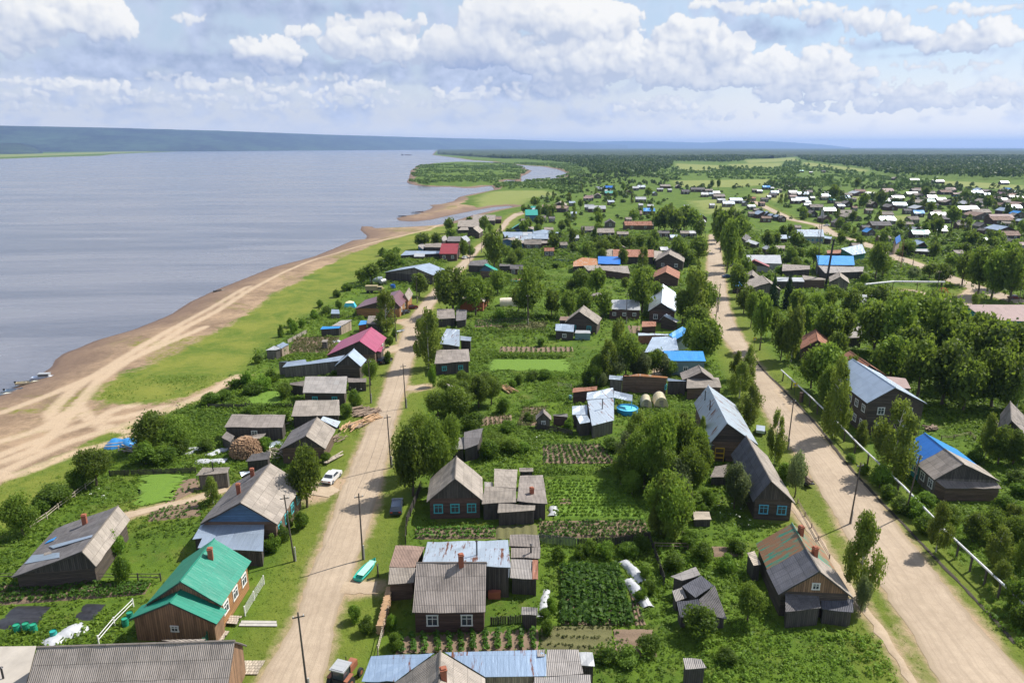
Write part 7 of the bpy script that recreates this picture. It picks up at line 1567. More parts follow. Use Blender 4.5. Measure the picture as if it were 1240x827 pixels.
# utility poles
def pole(c, x, y, label, h=9.2, lean=(0,0), arms=1):
    root = T('utility_pole', c, x, y, label, 'utility pole', 'wooden utility poles along the streets')
    top = Vector((lean[0], lean[1], h)); m = MB(); m.tube((0,0,-.3), top, .12, .08, 8); m.build('shaft', POLE, root)
    m = MB(); m.tube((.17,0,-.3), (.17,0,2.0), .10, .10, 6); m.build('footing', CONC, root)
    for k in range(arms):
        z = h-.5-k*.7; f = z/h; m = MB(); m.box((lean[0]*f, lean[1]*f, z), 1.1, .09, .09, .35); am = m.build('crossarm', POLE, root)
        m = MB()
        for dx in (-.45,.45):
            cx_, cy_ = lean[0]*f+dx*math.cos(.35), lean[1]*f+dx*math.sin(.35); m.tube((cx_,cy_,z+.05), (cx_,cy_,z+.22), .05, .03, 6)
        m.build('insulators', FWHITE, am)
PL = [('P',356.6,679,'pole beside the large slate-roofed house with tin annex',(-.5,0)),('P',439.5,677,'pole standing on the grass above the turquoise boat',(.0,0)),('P',473.5,566,'pole at the kerb in front of the big street tree',(-.2,0)),('P',491.5,494,'pole where the dirt lane leaves the near street',(-.2,0)),
 ('P',449,488,'pole behind the loose logs on the verge',(0,0)),('P',479.5,413,'pole by the verge bulge near the crimson-roofed house',(0,0)),('P',373,842,'pole whose top shows at the bottom edge beside the tractor',(-.2,0)),('P',505,367,'pole between street tree and brown-roofed house',(0,0)),
 ('P',569,322,'pole on the narrow part of the near street by red roof',(0,0)),('P',583,306,'pole further up the narrow street near sunlit slate cottage',(0,0)),('P',953.5,544,'pole at the road edge next to the leafy young birch',(.1,0)),('P',1029,634,'leaning pole beside main road above roadside birch',(.3,0)),
 ('P',1096,623,'pole with tall shadow behind the white pipe',(.7,0)),('P',866,397,'pole on the verge by the tree row of the main road',(.1,0)),('P',869,378,'farther pole on the same verge by the tree row',(.1,0)),('P',853,300,'pole at the far end of main road',(0,0)),('P',849,296,'twin pole at the far end of main road',(0,0)),('P',639,394,'thin pole in the gardens beyond lone slate gable house',(0,0)),
 ('P',758,392,'thin pole by the silver gable house wing',(0,0)),('P',1105,322,'pole beside the side road near light-blue gable house',(0,0)),('P',1233,369,'pole beside the side road behind the pinkish-roofed hall',(0,0)),('P',1222,366,'pole among the trunks behind the pinkish-roofed hall',(0,0)),('P',1133,360,'short pole by the playground sand',(0,0)),('P',1240,540,'pole by the slate house at the right edge',(-.6,0))]
for c, x, y, l, ln in PL: pole(c, x, y, 'wooden '+l, 9.2 if y > 300 else 8.5, ln, 1 if x < 900 else 1)
# overhead wires
def wires(a, b, label):
    A_ = cat_('P', *a); B_ = cat_('P', *b); root = empty('power_line', (A_.x, A_.y, 0)); tag(root, label, 'power line')
    d = (B_-A_).normalized(); n = Vector((-d.y, d.x, 0))
    for k in (-.6, .6):
        m = MB(); N_ = 8; pr = None
        for i in range(N_+1):
            t = i/N_; p = (B_-A_)*t+n*k; z = 8.8-.8*4*t*(1-t); q_ = Vector((p.x, p.y, z))
            if pr is not None: m.tube(pr, q_, .013, n=4, caps=False)
            pr = q_
        m.build('wire', METALD, root)
wires((439.5,677), (473.5,566), 'two thin wires between poles above the turquoise boat and the street tree'); wires((473.5,566), (491.5,494), 'two thin wires crossing the mouth of the dirt lane'); wires((1029,634), (953.5,544), 'two thin wires along the west verge of main road')

# lagged heating pipe on short trestles
def pipe(name, c, pts, z, r_, label, posts, mat=PIPE):
    P_ = [cat_(c, x, y, z) for x, y in pts]; o = Vector((P_[0].x, P_[0].y, 0)); root = empty(name, o); tag(root, label, 'pipe')
    m = MB()
    for a, b in zip(P_[:-1], P_[1:]): m.tube(a-o, b-o, r_, n=10)
    m.build('pipe', mat, root); m = MB()
    for a, b in zip(P_[:-1], P_[1:]):
        L = (b-a).length
        for i in range(1, int(L/3.0)): q_ = a+(b-a)*(i*3.0/L); m.tube(q_-o, q_-o+(b-a).normalized()*.14, r_+.02, n=10)
    m.build('bands', TIN, root)
    for t in posts:
        k = min(int(t*(len(P_)-1)), len(P_)-2); f = t*(len(P_)-1)-k; q_ = P_[k]+(P_[k+1]-P_[k])*f-o
        mm = MB(); mm.tube((q_.x, q_.y, -.3), (q_.x, q_.y, z-r_), .13, .13, 7); mm.box((q_.x, q_.y, z-r_-.04), .5, .3, .08, .7); mm.build('trestle', POLE, root)
pipe('heating_pipe', 'P', [(946,448),(978,477),(1005.6,503),(1042,540),(1094,588.6),(1131,627)], 2.1, .14, 'long white lagged pipe on dark posts beside the main road', np.linspace(.02,.99,15))
pipe('heating_pipe', 'P', [(1143,640.6),(1195,689),(1252,742)], 2.1, .14, 'lower stretch of white lagged pipe running out of the frame', np.linspace(.03,.98,7))
pipe('heating_pipe', 'P', [(1048,344.5),(1082,341),(1144,341.8)], 3.2, .35, 'raised white pipe crossing in front of the far grove', np.linspace(.02,.98,5))

# lattice mast, chimney, small mast
def mast(x, y, h, w, label, mat=METALD):
    root = T('lattice_mast', 'P', x, y, label, 'mast'); n = int(h/2)
    for k in range(3):
        a = k*2.094+.4; m = MB(); m.tube((w*math.cos(a), w*math.sin(a), -.2), (w*.35*math.cos(a), w*.35*math.sin(a), h), .07, .05, 5); m.build('leg', mat, root)
    m = MB()
    for i in range(n):
        z0, z1 = h*i/n, h*(i+1)/n; f0, f1 = w*(1-.65*i/n), w*(1-.65*(i+1)/n)
        for k in range(3):
            a, b = k*2.094+.4, (k+1)*2.094+.4; m.tube((f0*math.cos(a), f0*math.sin(a), z0), (f1*math.cos(b), f1*math.sin(b), z1), .03, n=4); m.tube((f0*math.cos(a), f0*math.sin(a), z0), (f0*math.cos(b), f0*math.sin(b), z0), .03, n=4)
    m.build('bracing', mat, root); return root
mr = mast(986, 342, 27.5, 1.1, 'tall thin lattice mast with white head unit'); m = MB(); m.box((0,0,26.3), .7, .7, 2.2, .3); m.tube((0,0,27.3), (0,0,30), .05, n=5); m.build('antenna', TWHITE, mr)
mast(1089, 326, 13, 1.0, 'shorter rusty lattice mast beside the side road', TRUST)
ch = T('boiler_chimney', 'P', 1000, 345, 'slim black steel chimney next to the tall lattice mast', 'chimney'); m = MB(); m.tube((0,0,-.3), (.9,0,17), .42, .34, 12); m.build('stack', METALD, ch); m = MB(); m.tube((.86,0,16.6), (.9,0,17.1), .44, .44, 12); m.build('rim', METALD, ch)
for k in range(3):
    a = k*2.1; m = MB(); m.tube((.6,0,11), (7*math.cos(a), 7*math.sin(a), 0), .025, n=4); m.build('guy_wire', METALD, ch)

# cars
def carpaint(nm, col): return plain('car_'+nm, col, .25, .2, .05, 3)
TYRE = plain('tyre_rubber', (.02,.02,.022), .85); LAMP = plain('lamp_glass', (.75,.75,.72), .15)
def car(c, x, y, ang, mat, label, L=4.1, name='parked_car', grp=None, hatch=0):
    root = T(name, c, x, y, label, 'car', grp, ang); W2 = .82
    prof = [(-L/2,.45),(-L/2+.03,.85),(-L*.30,.92),(-L*.20,1.36),(L*.12,1.38),(L*.26,.95),(L/2-.08,.82),(L/2,.50),(L/2-.1,.26),(-L/2+.1,.26)]
    if hatch: prof[2] = (-L*.46,.95); prof[3] = (-L*.38,1.36)
    m = MB(); ins = lambda z: W2 if z < .96 else W2-.17
    for i in range(len(prof)):
        a, b = prof[i], prof[(i+1)%len(prof)]; m.poly([(a[0],-ins(a[1]),a[1]),(b[0],-ins(b[1]),b[1]),(b[0],ins(b[1]),b[1]),(a[0],ins(a[1]),a[1])][::-1])
    for s in (-1, 1):
        lo = [(p[0], s*W2, p[1]) for p in prof if p[1] < .96]; m.poly(lo if s < 0 else lo[::-1])
        k = [i for i,p in enumerate(prof) if p[1] > 1.2]; q_ = [prof[k[0]-1], prof[k[0]], prof[k[1]], prof[k[1]+1]]
        up = [(p[0], s*ins(p[1]), p[1]) for p in q_]; m.poly(up if s > 0 else up[::-1])
    b = m.build('body', mat, root)
    m = MB()
    for s in (-1, 1):
        pts = [(-L*.235, s*(W2-.005), .97), (-L*.17, s*(W2-.145), 1.30), (L*.10, s*(W2-.145), 1.32), (L*.21, s*(W2-.005), .98)]; m.poly(pts if s > 0 else pts[::-1])
    m.poly([(L*.255,-.66,.99),(L*.255,.66,.99),(L*.135,.60,1.36),(L*.135,-.60,1.36)]); x0, x1 = (-L*.305, -L*.21) if not hatch else (-L*.465,-L*.39)
    m.poly([(x0,.66,.97),(x0,-.66,.97),(x1,-.60,1.33),(x1,.60,1.33)]); m.build('windows', GLASS, root)
    for sx in (-L*.31, L*.31):
        for s in (-1, 1):
            m = MB(); m.tube((sx, s*(W2-.18), .31), (sx, s*(W2+.02), .31), .31, n=14); w_ = m.build('wheel', TYRE, root)
            m = MB(); m.tube((sx, s*(W2+.015), .31), (sx, s*(W2+.035), .31), .16, n=10); m.build('hubcap', TIN, w_)
    for s in (-1, 1):
        m = MB(); m.box((L/2-.03, s*.58, .66), .06, .3, .16); m.build('headlight', LAMP, root)
        m = MB(); m.box((-L/2+.0, s*.58, .70), .06, .3, .14); m.build('tail_light', plain('lamp_red', (.35,.02,.02), .3), root)
    for sx in (L/2+.02, -L/2-.02): m = MB(); m.box((sx, 0, .42), .1, 1.5, .14); m.build('bumper', METALD, root)
    return root
car('P', 402, 581, R(78), carpaint('white', (.75,.76,.77)), 'white saloon car on the bare patch beside the near street')
car('P', 480.5, 617, R(95), carpaint('slate', (.035,.05,.085)), 'dark blue car in the tree shade near the log cottage', hatch=1)
car('P', 466, 439, R(60), carpaint('black', (.02,.022,.026)), 'black car on the dirt by the crimson-roofed house', hatch=1)
car('F', 714, 150, R(60), carpaint('black', (.02,.022,.026)), 'black car under the wall of the brown-roofed house')
car('F', 746, 128, R(20), carpaint('maroon', (.12,.015,.02)), 'dark red car at the street corner by the brown-roofed house')
car('P', 880.5, 336.5, R(10), carpaint('blue', (.04,.08,.18)), 'dark blue car at the turnout of the main road'); car('P', 888, 322.5, R(0), carpaint('grey', (.20,.22,.25)), 'grey car on the turnout beside the red-roofed gable')
car('L', 872, 350, R(70), carpaint('white', (.75,.76,.77)), 'small white car on the narrow street below the red roof'); car('T4', 316, 535, R(150), carpaint('white', (.75,.76,.77)), 'white car parked by the far side road')
car('T6', 1158, 496, R(5), carpaint('maroon', (.12,.015,.02)), 'tiny dark red car on the side road behind the pinkish hall'); car('P', 1098, 305, R(20), carpaint('blue', (.04,.08,.18)), 'dark car in front of the light-blue gable house')

# tractor
t = T('tractor', 'S2', 440, 690, 'small tractor with white-roofed cab and orange body at the bottom edge', 'tractor', None, R(72))
def sub(name, fn, mat, par): m = MB(); fn(m); return m.build(name, mat, par)
ORA = plain('tractor_orange', (.30,.11,.06), .6, 0, .35)
sub('bonnet', lambda m: (m.box((1.15,0,1.15), 1.7, .75, .7), m.box((1.15,0,1.53), 1.5, .6, .08), m.box((2.02,0,1.1), .06, .6, .5)), ORA, t)
cb = sub('cab', lambda m: [m.box((-.35+dx, dy, 1.75), .08, .08, 1.3) for dx in (-.6,.6) for dy in (-.62,.62)] + [m.box((-.35,0,1.1), 1.3, 1.3, .5)], METALD, t)
sub('cab_roof', lambda m: (m.box((-.35,0,2.45), 1.55, 1.55, .12), m.box((-.35,0,2.53), 1.3, 1.3, .06)), TWHITE, cb); sub('cab_windows', lambda m: m.box((-.35,0,1.85), 1.16, 1.2, .9), GLASS, cb)
for sx, rr, ww in ((-.55,.75,.42),(1.6,.42,.28)):
    for s in (-1,1): w_ = sub('wheel', lambda m: m.tube((sx, s*.72, rr), (sx, s*(.72+ww), rr), rr, n=18), TYRE, t); sub('rim', lambda m: m.tube((sx, s*(.72+ww), rr), (sx, s*(.72+ww+.02), rr), rr*.5, n=12), ORA, w_)
sub('exhaust', lambda m: m.tube((1.0,.25,1.5), (1.0,.25,2.4), .05, n=6), METALD, t); [sub('fender', lambda m: m.box((-.55,y_,1.55), 1.2, .4, .06), ORA, t) for y_ in (-.92,.92)]
# rider on a motorcycle
mc = T('motorcycle', 'S1', 830, 722, 'dark motorcycle standing on bare ground below the timber deck', 'motorcycle', None, R(15))
for sx in (-.65,.65): sub('wheel', lambda m: m.tube((sx,-.06,.32), (sx,.06,.32), .32, n=16), TYRE, mc)
sub('frame', lambda m: (m.tube((-.6,0,.35), (.1,0,.75), .05, n=6), m.tube((.65,0,.35), (.45,0,.95), .04, n=6), m.box((0,0,.45), .5,.3,.35)), METALD, mc); sub('fuel_tank', lambda m: m.tube((-.05,0,.82), (.38,0,.85), .16, .12, 8), carpaint('maroon', (.12,.015,.02)), mc)
sub('handlebar', lambda m: m.tube((.42,-.36,1.0), (.42,.36,1.0), .025, n=5), METALD, mc); sub('saddle', lambda m: m.box((-.38,0,.82), .6,.28,.1), TYRE, mc)
def person(c, x, y, label, shirt, pants, pose='stand', rz=0.0, z=0.0, hair=(.05,.03,.02), helmet=None):
    """one continuous skinned body, clothing as its own surfaces"""
    p = cat_(c, x, y); root = empty('person', (p.x, p.y, z), rz); tag(root, label, 'person')
    sit = pose == 'sit'; hz_ = .82 if sit else .93
    J = {'hip':(0,0,hz_),'chest':(.02 if not sit else .1,0,hz_+.42),'neck':(.03 if not sit else .14,0,hz_+.58),'head':(.05 if not sit else .17,0,hz_+.72),'top':(.05 if not sit else .17,0,hz_+.82)}
    for s, n in ((1,'l'),(-1,'r')):
        J['sh'+n] = (J['chest'][0], s*.19, hz_+.50); J['el'+n] = (J['chest'][0]+(.25 if sit else .02), s*.25, hz_+.25); J['ha'+n] = (J['chest'][0]+(.45 if sit else .08), s*.24, hz_+(.20 if sit else -.02))
        J['th'+n] = (0, s*.10, hz_-.05); J['kn'+n] = ((.38 if sit else .03), s*.13, (hz_-.12 if sit else .50)); J['fo'+n] = ((.30 if sit else 0), s*.13, (.35 if sit else .06)); J['to'+n] = ((.45 if sit else .16), s*.13, (.32 if sit else .03))
    rad = {'hip':.15,'chest':.16,'neck':.06,'head':.105,'top':.085,'sh':.075,'el':.05,'ha':.04,'th':.10,'kn':.065,'fo':.05,'to':.035}
    ks = list(J); ed = [('hip','chest'),('chest','neck'),('neck','head'),('head','top')]
    for n in 'lr': ed += [('chest','sh'+n),('sh'+n,'el'+n),('el'+n,'ha'+n),('hip','th'+n),('th'+n,'kn'+n),('kn'+n,'fo'+n),('fo'+n,'to'+n)]
    me = bpy.data.meshes.new('body'); me.from_pydata([J[k] for k in ks], [(ks.index(a), ks.index(b)) for a, b in ed], []); o = linkobj('body', me, None, root)
    o.modifiers.new('skin', 'SKIN'); me.skin_vertices[0].data[0].use_root = True
    for i, k in enumerate(ks): rr = rad.get(k, rad.get(k[:2], .05)); me.skin_vertices[0].data[i].radius = (rr, rr)
    o.modifiers.new('sub', 'SUBSURF').levels = 1
    mt, tt, bb = newmat('person_clothes'); pz = tt.sep(tt.node('ShaderNodeTexCoord').outputs['Object'])[2]
    cc = tt.mix(tt.m('GREATER_THAN', pz, hz_+.02), pants, shirt); cc = tt.mix(tt.m('GREATER_THAN', pz, hz_+.60), cc, (.45,.27,.19)); tt.set(bb, 'Base Color', cc); bb.inputs['Roughness'].default_value = .85; me.materials.append(mt)
    m = MB(); hx = J['head'][0]; m.tube((hx-.02,0,hz_+.76), (hx-.02,0,hz_+.88), .125, .08, 10); m.build('helmet' if helmet else 'hair', plain('helmet_blue' if helmet else 'hair_dark', helmet or hair, .4 if helmet else .9), root)
    return root
person('S1', 826, 716, 'rider in dark clothes and blue helmet sitting on the motorcycle', (.03,.03,.035), (.025,.03,.05), 'sit', R(15), 0, helmet=(.05,.12,.35))
person('T6', 222, 190, 'person in dark clothes walking on the side road', (.05,.06,.09), (.03,.03,.04)); person('T6', 234, 186, 'person in a pale shirt walking on the side road', (.5,.5,.5), (.05,.05,.08))

# boats
def hull(m, L, Wd, H, n=12):
    R_ = []
    for i in range(n+1):
        t = i/n; w = Wd/2*(1-(max(0,t-.35)/.65)**2.2)*(.86+.14*min(1,t/.25)); zb = .05+.28*max(0,(t-.6)/.4)**2*H; zt = H*(1+.28*t*t)
        x = -L/2+L*t; w = max(w, .02); R_.append([(x,-w,zt),(x,-w*.8,zb+.10),(x,0,zb),(x,w*.8,zb+.10),(x,w,zt)])
    for a, b in zip(R_[:-1], R_[1:]):
        for k in range(4): m.poly([a[k], b[k], b[k+1], a[k+1]])
        for k in range(4):
            A1 = [(p[0], p[1]*.9, p[2]+.03) for p in (a[k], b[k], b[k+1], a[k+1])]; m.poly(A1[::-1])
    m.poly(R_[0]); 
    for a, b in zip(R_[:-1], R_[1:]): m.poly([a[0], (a[0][0],a[0][1]*.88,a[0][2]+.02), (b[0][0],b[0][1]*.88,b[0][2]+.02), b[0]]); m.poly([a[4], b[4], (b[4][0],b[4][1]*.88,b[4][2]+.02), (a[4][0],a[4][1]*.88,a[4][2]+.02)])
def boat(c, x, y, rz, L, label, col, cabin=None, motor=True, z=-2.6, H=.6, deckc=(.65,.62,.5)):
    q_ = px(c, x, y); p = at(q_[0], q_[1], z+.3); root = empty('boat', (p.x, p.y, z), rz); tag(root, label, 'boat', 'boats drawn up on the river beach')
    hm_ = plain('boat_%s' % label[:12], col, .45, .1, .15, 2); sub('hull', lambda m: hull(m, L, L*.30, H), hm_, root)
    sub('thwart', lambda m: (m.box((-L*.1,0,H*.72), .3, L*.25, .05), m.box((L*.12,0,H*.75), .3, L*.22, .05)), PLANK, root)
    sub('foredeck', lambda m: m.poly([(L*.18,-L*.12,H*1.05),(L*.46,0,H*1.28),(L*.18,L*.12,H*1.05)]), plain('deck_%s' % label[:12], deckc, .5), root)
    if cabin:
        cbn = sub('cabin', lambda m: (m.box((0,0,H+.38), L*.42, L*.2, .75), m.box((-.02,0,H+.8), L*.46, L*.22, .07)), cabin, root); sub('cabin_windows', lambda m: m.box((0,0,H+.45), L*.36, L*.206, .32), GLASS, cbn)
    else: sub('windscreen', lambda m: m.poly([(L*.12,-L*.1,H),(L*.12,L*.1,H),(L*.07,L*.09,H+.38),(L*.07,-L*.09,H+.38)]), GLASS, root)
    if motor: sub('outboard_motor', lambda m: (m.box((-L/2-.12,0,H+.12), .34,.3,.42), m.tube((-L/2-.12,0,H), (-L/2-.16,0,-.1), .06, n=6)), METALD, root)
    return root
boat('S4', 612, 205, R(8), 5.6, 'white and blue cabin motorboat on the beach, largest of the four', (.55,.62,.75), TWHITE, False, deckc=(.75,.76,.78), H=.75)
boat('S4', 385, 268, R(14), 5.0, 'cream open boat with a windscreen next to the cabin motorboat', (.55,.48,.33), None, True)
boat('S4', 262, 372, R(10), 5.8, 'long grey-blue open boat with a yellow foredeck', (.28,.36,.45), None, True, deckc=(.65,.62,.25))
boat('S4', -10, 432, R(10), 5.6, 'grey boat cut by the left edge', (.45,.52,.58), None, False)
for i, (x, y, a, col, lab) in enumerate([(282,352,20,(.5,.5,.5),'tiny pale boat beyond the grassy sand patch'),(288,349.5,10,(.08,.1,.15),'tiny dark boat beside tiny pale boat'),(294,347,25,(.55,.55,.55),'third tiny boat up the beach, white'),(266,352.5,30,(.1,.1,.1),'tiny dark dinghy right at the water edge'),(327,335,20,(.15,.12,.1),'small brown boat farther up the beach'),(333,334,10,(.25,.2,.15),'small brown boat touching the other brown one'),
    (487,262,15,(.05,.05,.07),'dark boat at the tip of the sand spit'),(503,257.5,10,(.3,.3,.35),'grey boat behind the sand spit tip'),(508,256.8,20,(.12,.06,.05),'reddish boat behind the sand spit'),(507,259.5,0,(.5,.5,.5),'pale boat on the sand spit')]):
    boat('P', x, y, R(a), 6.5 if y < 300 else 4.5, lab, col, None, False)
q_ = at(492, 182.6, -3); bg_ = empty('barge', (q_.x*.42, q_.y*.42, -3), R(5)); tag(bg_, 'distant dark barge near the far bend of the river', 'barge')
sub('hull', lambda m: m.box((0,0,1), 75, 12, 2.5), METALD, bg_); sub('wheelhouse', lambda m: m.box((-28,0,5), 10, 8, 6), TWHITE, bg_); sub('cargo', lambda m: m.box((10,0,3), 40, 9, 2), TRUST, bg_)
tb = T('boat', 'B', 416, 438, 'upturned turquoise boat hull lying on the grass under a pole', 'boat', None, R(72))
sub('hull', lambda m: hull(m, 4.4, 1.5, .5), plain('boat_turquoise', (.03,.42,.33), .4), tb); sub('keel', lambda m: m.box((0,0,.55), 3.2, .9, .06), plain('boat_pale_turquoise', (.35,.6,.5), .5), tb)
for c, x, y, rz, L, lab in (('E',697,660,5,3.6,'pale grey rowing boat in the grass by the blue tarp heap'),('F',690,235,40,3.4,'white dinghy on its side beside plank shed'),('L',1175,485,170,6.5,'long teal boat on trailer with white load near teal roof')):
    b_ = T('boat', c, x, y, lab, 'boat', None, R(rz)); sub('hull', lambda m: hull(m, L, L*.3, .5), plain('boat_teal', (.05,.38,.38), .5) if 'teal' in lab else TINL, b_); sub('thwart', lambda m: m.box((0,0,.4), .3, L*.24, .05), PLANK, b_)

# tents, tarps, plastic sheets
def cloth(c, x, y, L, Wd, H, rz, label, mat, name='plastic_sheet', cat='sheet', seed=1):
    root = T(name, c, x, y, label, cat, None, R(rz)); r = np.random.default_rng(seed); n, k = 26, 12; V = []
    for i in range(n+1):
        for j in range(k+1):
            u, v = i/n, j/k; h = .72*H*math.sin(v*math.pi)**.7*(math.sin(max(.02,min(.98,u))*math.pi)**.35)*(.88+.12*math.sin(u*11+seed))+.03
            V.append(((u-.5)*L+r.normal(0,.02), (v-.5)*Wd*(1+.15*math.sin(u*9+seed))+r.normal(0,.03), h+r.normal(0,.025)*H))
    F_ = [(i*(k+1)+j, (i+1)*(k+1)+j, (i+1)*(k+1)+j+1, i*(k+1)+j+1) for i in range(n) for j in range(k)]
    linkobj('cover', big_mesh('cover', np.array(V), np.array(F_)), mat, root); return root
for a in [('A',228,662,4.0,2.2,.9,55,'crumpled white plastic sheet heaped behind the corrugated slate house',SHEETW,'plastic_sheet','sheet',1),('C',480,440,4.6,1.5,1.0,-70,'upper white plastic tunnel over a garden bed',SHEETW,'garden_tunnel','garden tunnel',2),('C',497,515,5.4,1.6,1.0,-75,'lower white plastic tunnel over a garden bed',SHEETW,'garden_tunnel','garden tunnel',3),
   ('d',262,400,5.0,.9,.35,-100,'white plastic strip beside a round cabbage bed',SHEETW,'plastic_sheet','sheet',4),('C',202,228,2.8,1.3,.6,-95,'ragged white film hoop at the yard corner of plank shed',SHEETW,'plastic_sheet','sheet',5),('S3',200,330,5.0,1.6,.5,3,'long white plastic tunnel on the lawn beyond the bath-house',SHEETW,'garden_tunnel','garden tunnel',6),
   ('S3',235,270,3.4,1.5,.5,60,'short white plastic heap beside the log dome lawn',SHEETW,'plastic_sheet','sheet',7),('S3',100,255,4.0,1.0,.3,60,'white film over a seed frame by the willows',SHEETW,'plastic_sheet','sheet',8),('S3',130,240,4.4,.9,.3,5,'flat white board-and-film frame by the willows',SHEETW,'plastic_sheet','sheet',9),('S3',300,255,3.2,.8,.4,55,'narrow white film strip close to the log dome',SHEETW,'plastic_sheet','sheet',10),
   ('S3',585,225,5.0,2.2,.7,35,'grey-white tarp over boards beside the log dome',TINL,'tarp','tarp',11),('E',555,598,4.8,3.2,1.9,5,'bright blue tarp over a heap of planks by the meadow',TSKY,'tarp','tarp',12),('S5',660,405,2.2,1.4,.6,10,'small white tarp beside the crimson-roofed house field',SHEETW,'tarp','tarp',13),('F',440,272+8,2.4,1.4,.5,20,'crumpled grey sheet at the back of crimson-roofed house',TINL,'tarp','tarp',14)]: cloth(*a)
b_ = T('plank_heap', 'E', 560, 630, 'heap of grey planks leaning under the blue tarp', 'planks')
for k in range(9): mm = MB(); mm.box((rnd.uniform(-1.8,1.8), rnd.uniform(-.9,.9), .5+.1*k), 2.6, .22, .06, rnd.uniform(-1.2,1.2)); mm.build('plank', PLANK, b_)
tt_ = T('tent', 'S5', 780, 88, 'teal tent with a cream roof on the lawn', 'tent', None, R(6)); P8 = [(-2,-1.6),(2,-1.6),(2,1.6),(-2,1.6)]; Q8 = [(-1.3,-1),(1.3,-1),(1.3,1),(-1.3,1)]
sub('tent_wall', lambda m: [m.poly([(P8[i][0],P8[i][1],0),(P8[(i+1)%4][0],P8[(i+1)%4][1],0),(Q8[(i+1)%4][0],Q8[(i+1)%4][1],1.5),(Q8[i][0],Q8[i][1],1.5)]) for i in range(4)], plain('tent_teal', (.06,.45,.60), .6), tt_)
sub('tent_roof', lambda m: [m.poly([(Q8[i][0],Q8[i][1],1.5),(Q8[(i+1)%4][0],Q8[(i+1)%4][1],1.5),(0,0,2.1)]) for i in range(4)], plain('tent_cream', (.80,.68,.42), .6), tt_)

# hooped greenhouses, pool
def hoop(c, x, y, L, Wd, H, rz, label, mat):
    root = T('greenhouse', c, x, y, label, 'greenhouse', 'hooped garden greenhouses', R(rz)); n = 12; m = MB()
    A_ = [(math.cos(math.pi*i/n)*Wd/2, math.sin(math.pi*i/n)**.8*H) for i in range(n+1)]
    for i in range(n): a, b = A_[i], A_[i+1]; m.poly([(-L/2,a[0],a[1]),(L/2,a[0],a[1]),(L/2,b[0],b[1]),(-L/2,b[0],b[1])])
    for sx in (-L/2, L/2): m.poly([(sx, p[0], p[1]) for p in A_])
    m.build('cover', mat, root)
    for k in range(6):
        m = MB(); sx = -L/2+L*k/5
        for i in range(n): a, b = A_[i], A_[i+1]; m.tube((sx,a[0]*1.01,a[1]*1.01), (sx,b[0]*1.01,b[1]*1.01), .035, n=4, caps=False)
        m.build('hoop', FWHITE, root)
    sub('door', lambda m: m.box((-L/2-.04,0,.85), .05, .8, 1.6), PLANK, root)
GHC = plain('polycarbonate_tan', (.60,.50,.30), .4, 0, .12, 1.5); GHW = plain('polycarbonate_cream', (.70,.62,.48), .4, 0, .12, 1.5)
hoop('S6', 702, 352, 3.0, 2.2, 1.9, 82, 'tan hooped greenhouse, smaller one beside the pool yard', GHC); hoop('S6', 820, 345, 3.6, 2.7, 2.2, 86, 'tan hooped greenhouse, larger one near the turquoise wall', GHC)
hoop('G', 62, 112, 6.0, 3.2, 2.4, 2, 'cream hooped greenhouse in the garden of orange-walled house', GHW); hoop('F', 1190, 108, 5, 3, 2.3, 10, 'cream greenhouse end by the tree row beyond orange-walled house', GHW)
pl = T('swimming_pool', 'S6', 548, 408, 'round blue above-ground pool beside the stepped tin-roofed house', 'pool')
sub('pool_wall', lambda m: (m.tube((0,0,0), (0,0,.95), 2.05, 2.05, 36, caps=False), m.tube((0,0,.95), (0,0,.0), 1.95, 1.95, 36, caps=False), m.tube((0,0,.93), (0,0,.97), 2.12, 2.12, 36, caps=False)), plain('pool_blue', (.03,.30,.62), .4), pl)
sub('pool_rim', lambda m: [m.box((2.0*math.cos(a), 2.0*math.sin(a), .97), .14, .37, .05, a) for a in np.linspace(0, 6.283, 36)[:-1]], plain('pool_blue', (.03,.30,.62), .4), pl)
sub('water', lambda m: m.poly([(1.96*math.cos(a), 1.96*math.sin(a), .78) for a in np.linspace(0, 6.283, 36)[:-1]]), plain('pool_water', (.16,.62,.78), .1), pl)

# firewood, logs, decks
def logs(m, n, x, y, z0, L, spread, r_=.10):
    for k in range(n):
        a = rnd.uniform(-spread, spread); cx_, cy_, z = rnd.uniform(-x,x), rnd.uniform(-y,y), z0+rnd.random()*.9*(1-abs(k/n-.5)); d = Vector((math.cos(a), math.sin(a), rnd.uniform(-.12,.12)))*L/2*rnd.uniform(.7,1.1)
        m.tube(Vector((cx_,cy_,z))-d, Vector((cx_,cy_,z))+d, r_*rnd.uniform(.7,1.2), n=6)
def logpile(c, x, y, n, X_, Y_, L, rz, label, mat, r_=.1, sp=.35):
    root = T('log_pile', c, x, y, label, 'log pile', None, R(rz))
    for k in range(n): mm = MB(); logs(mm, 1, X_, Y_, .12, L, sp, r_); mm.build('log', mat, root)

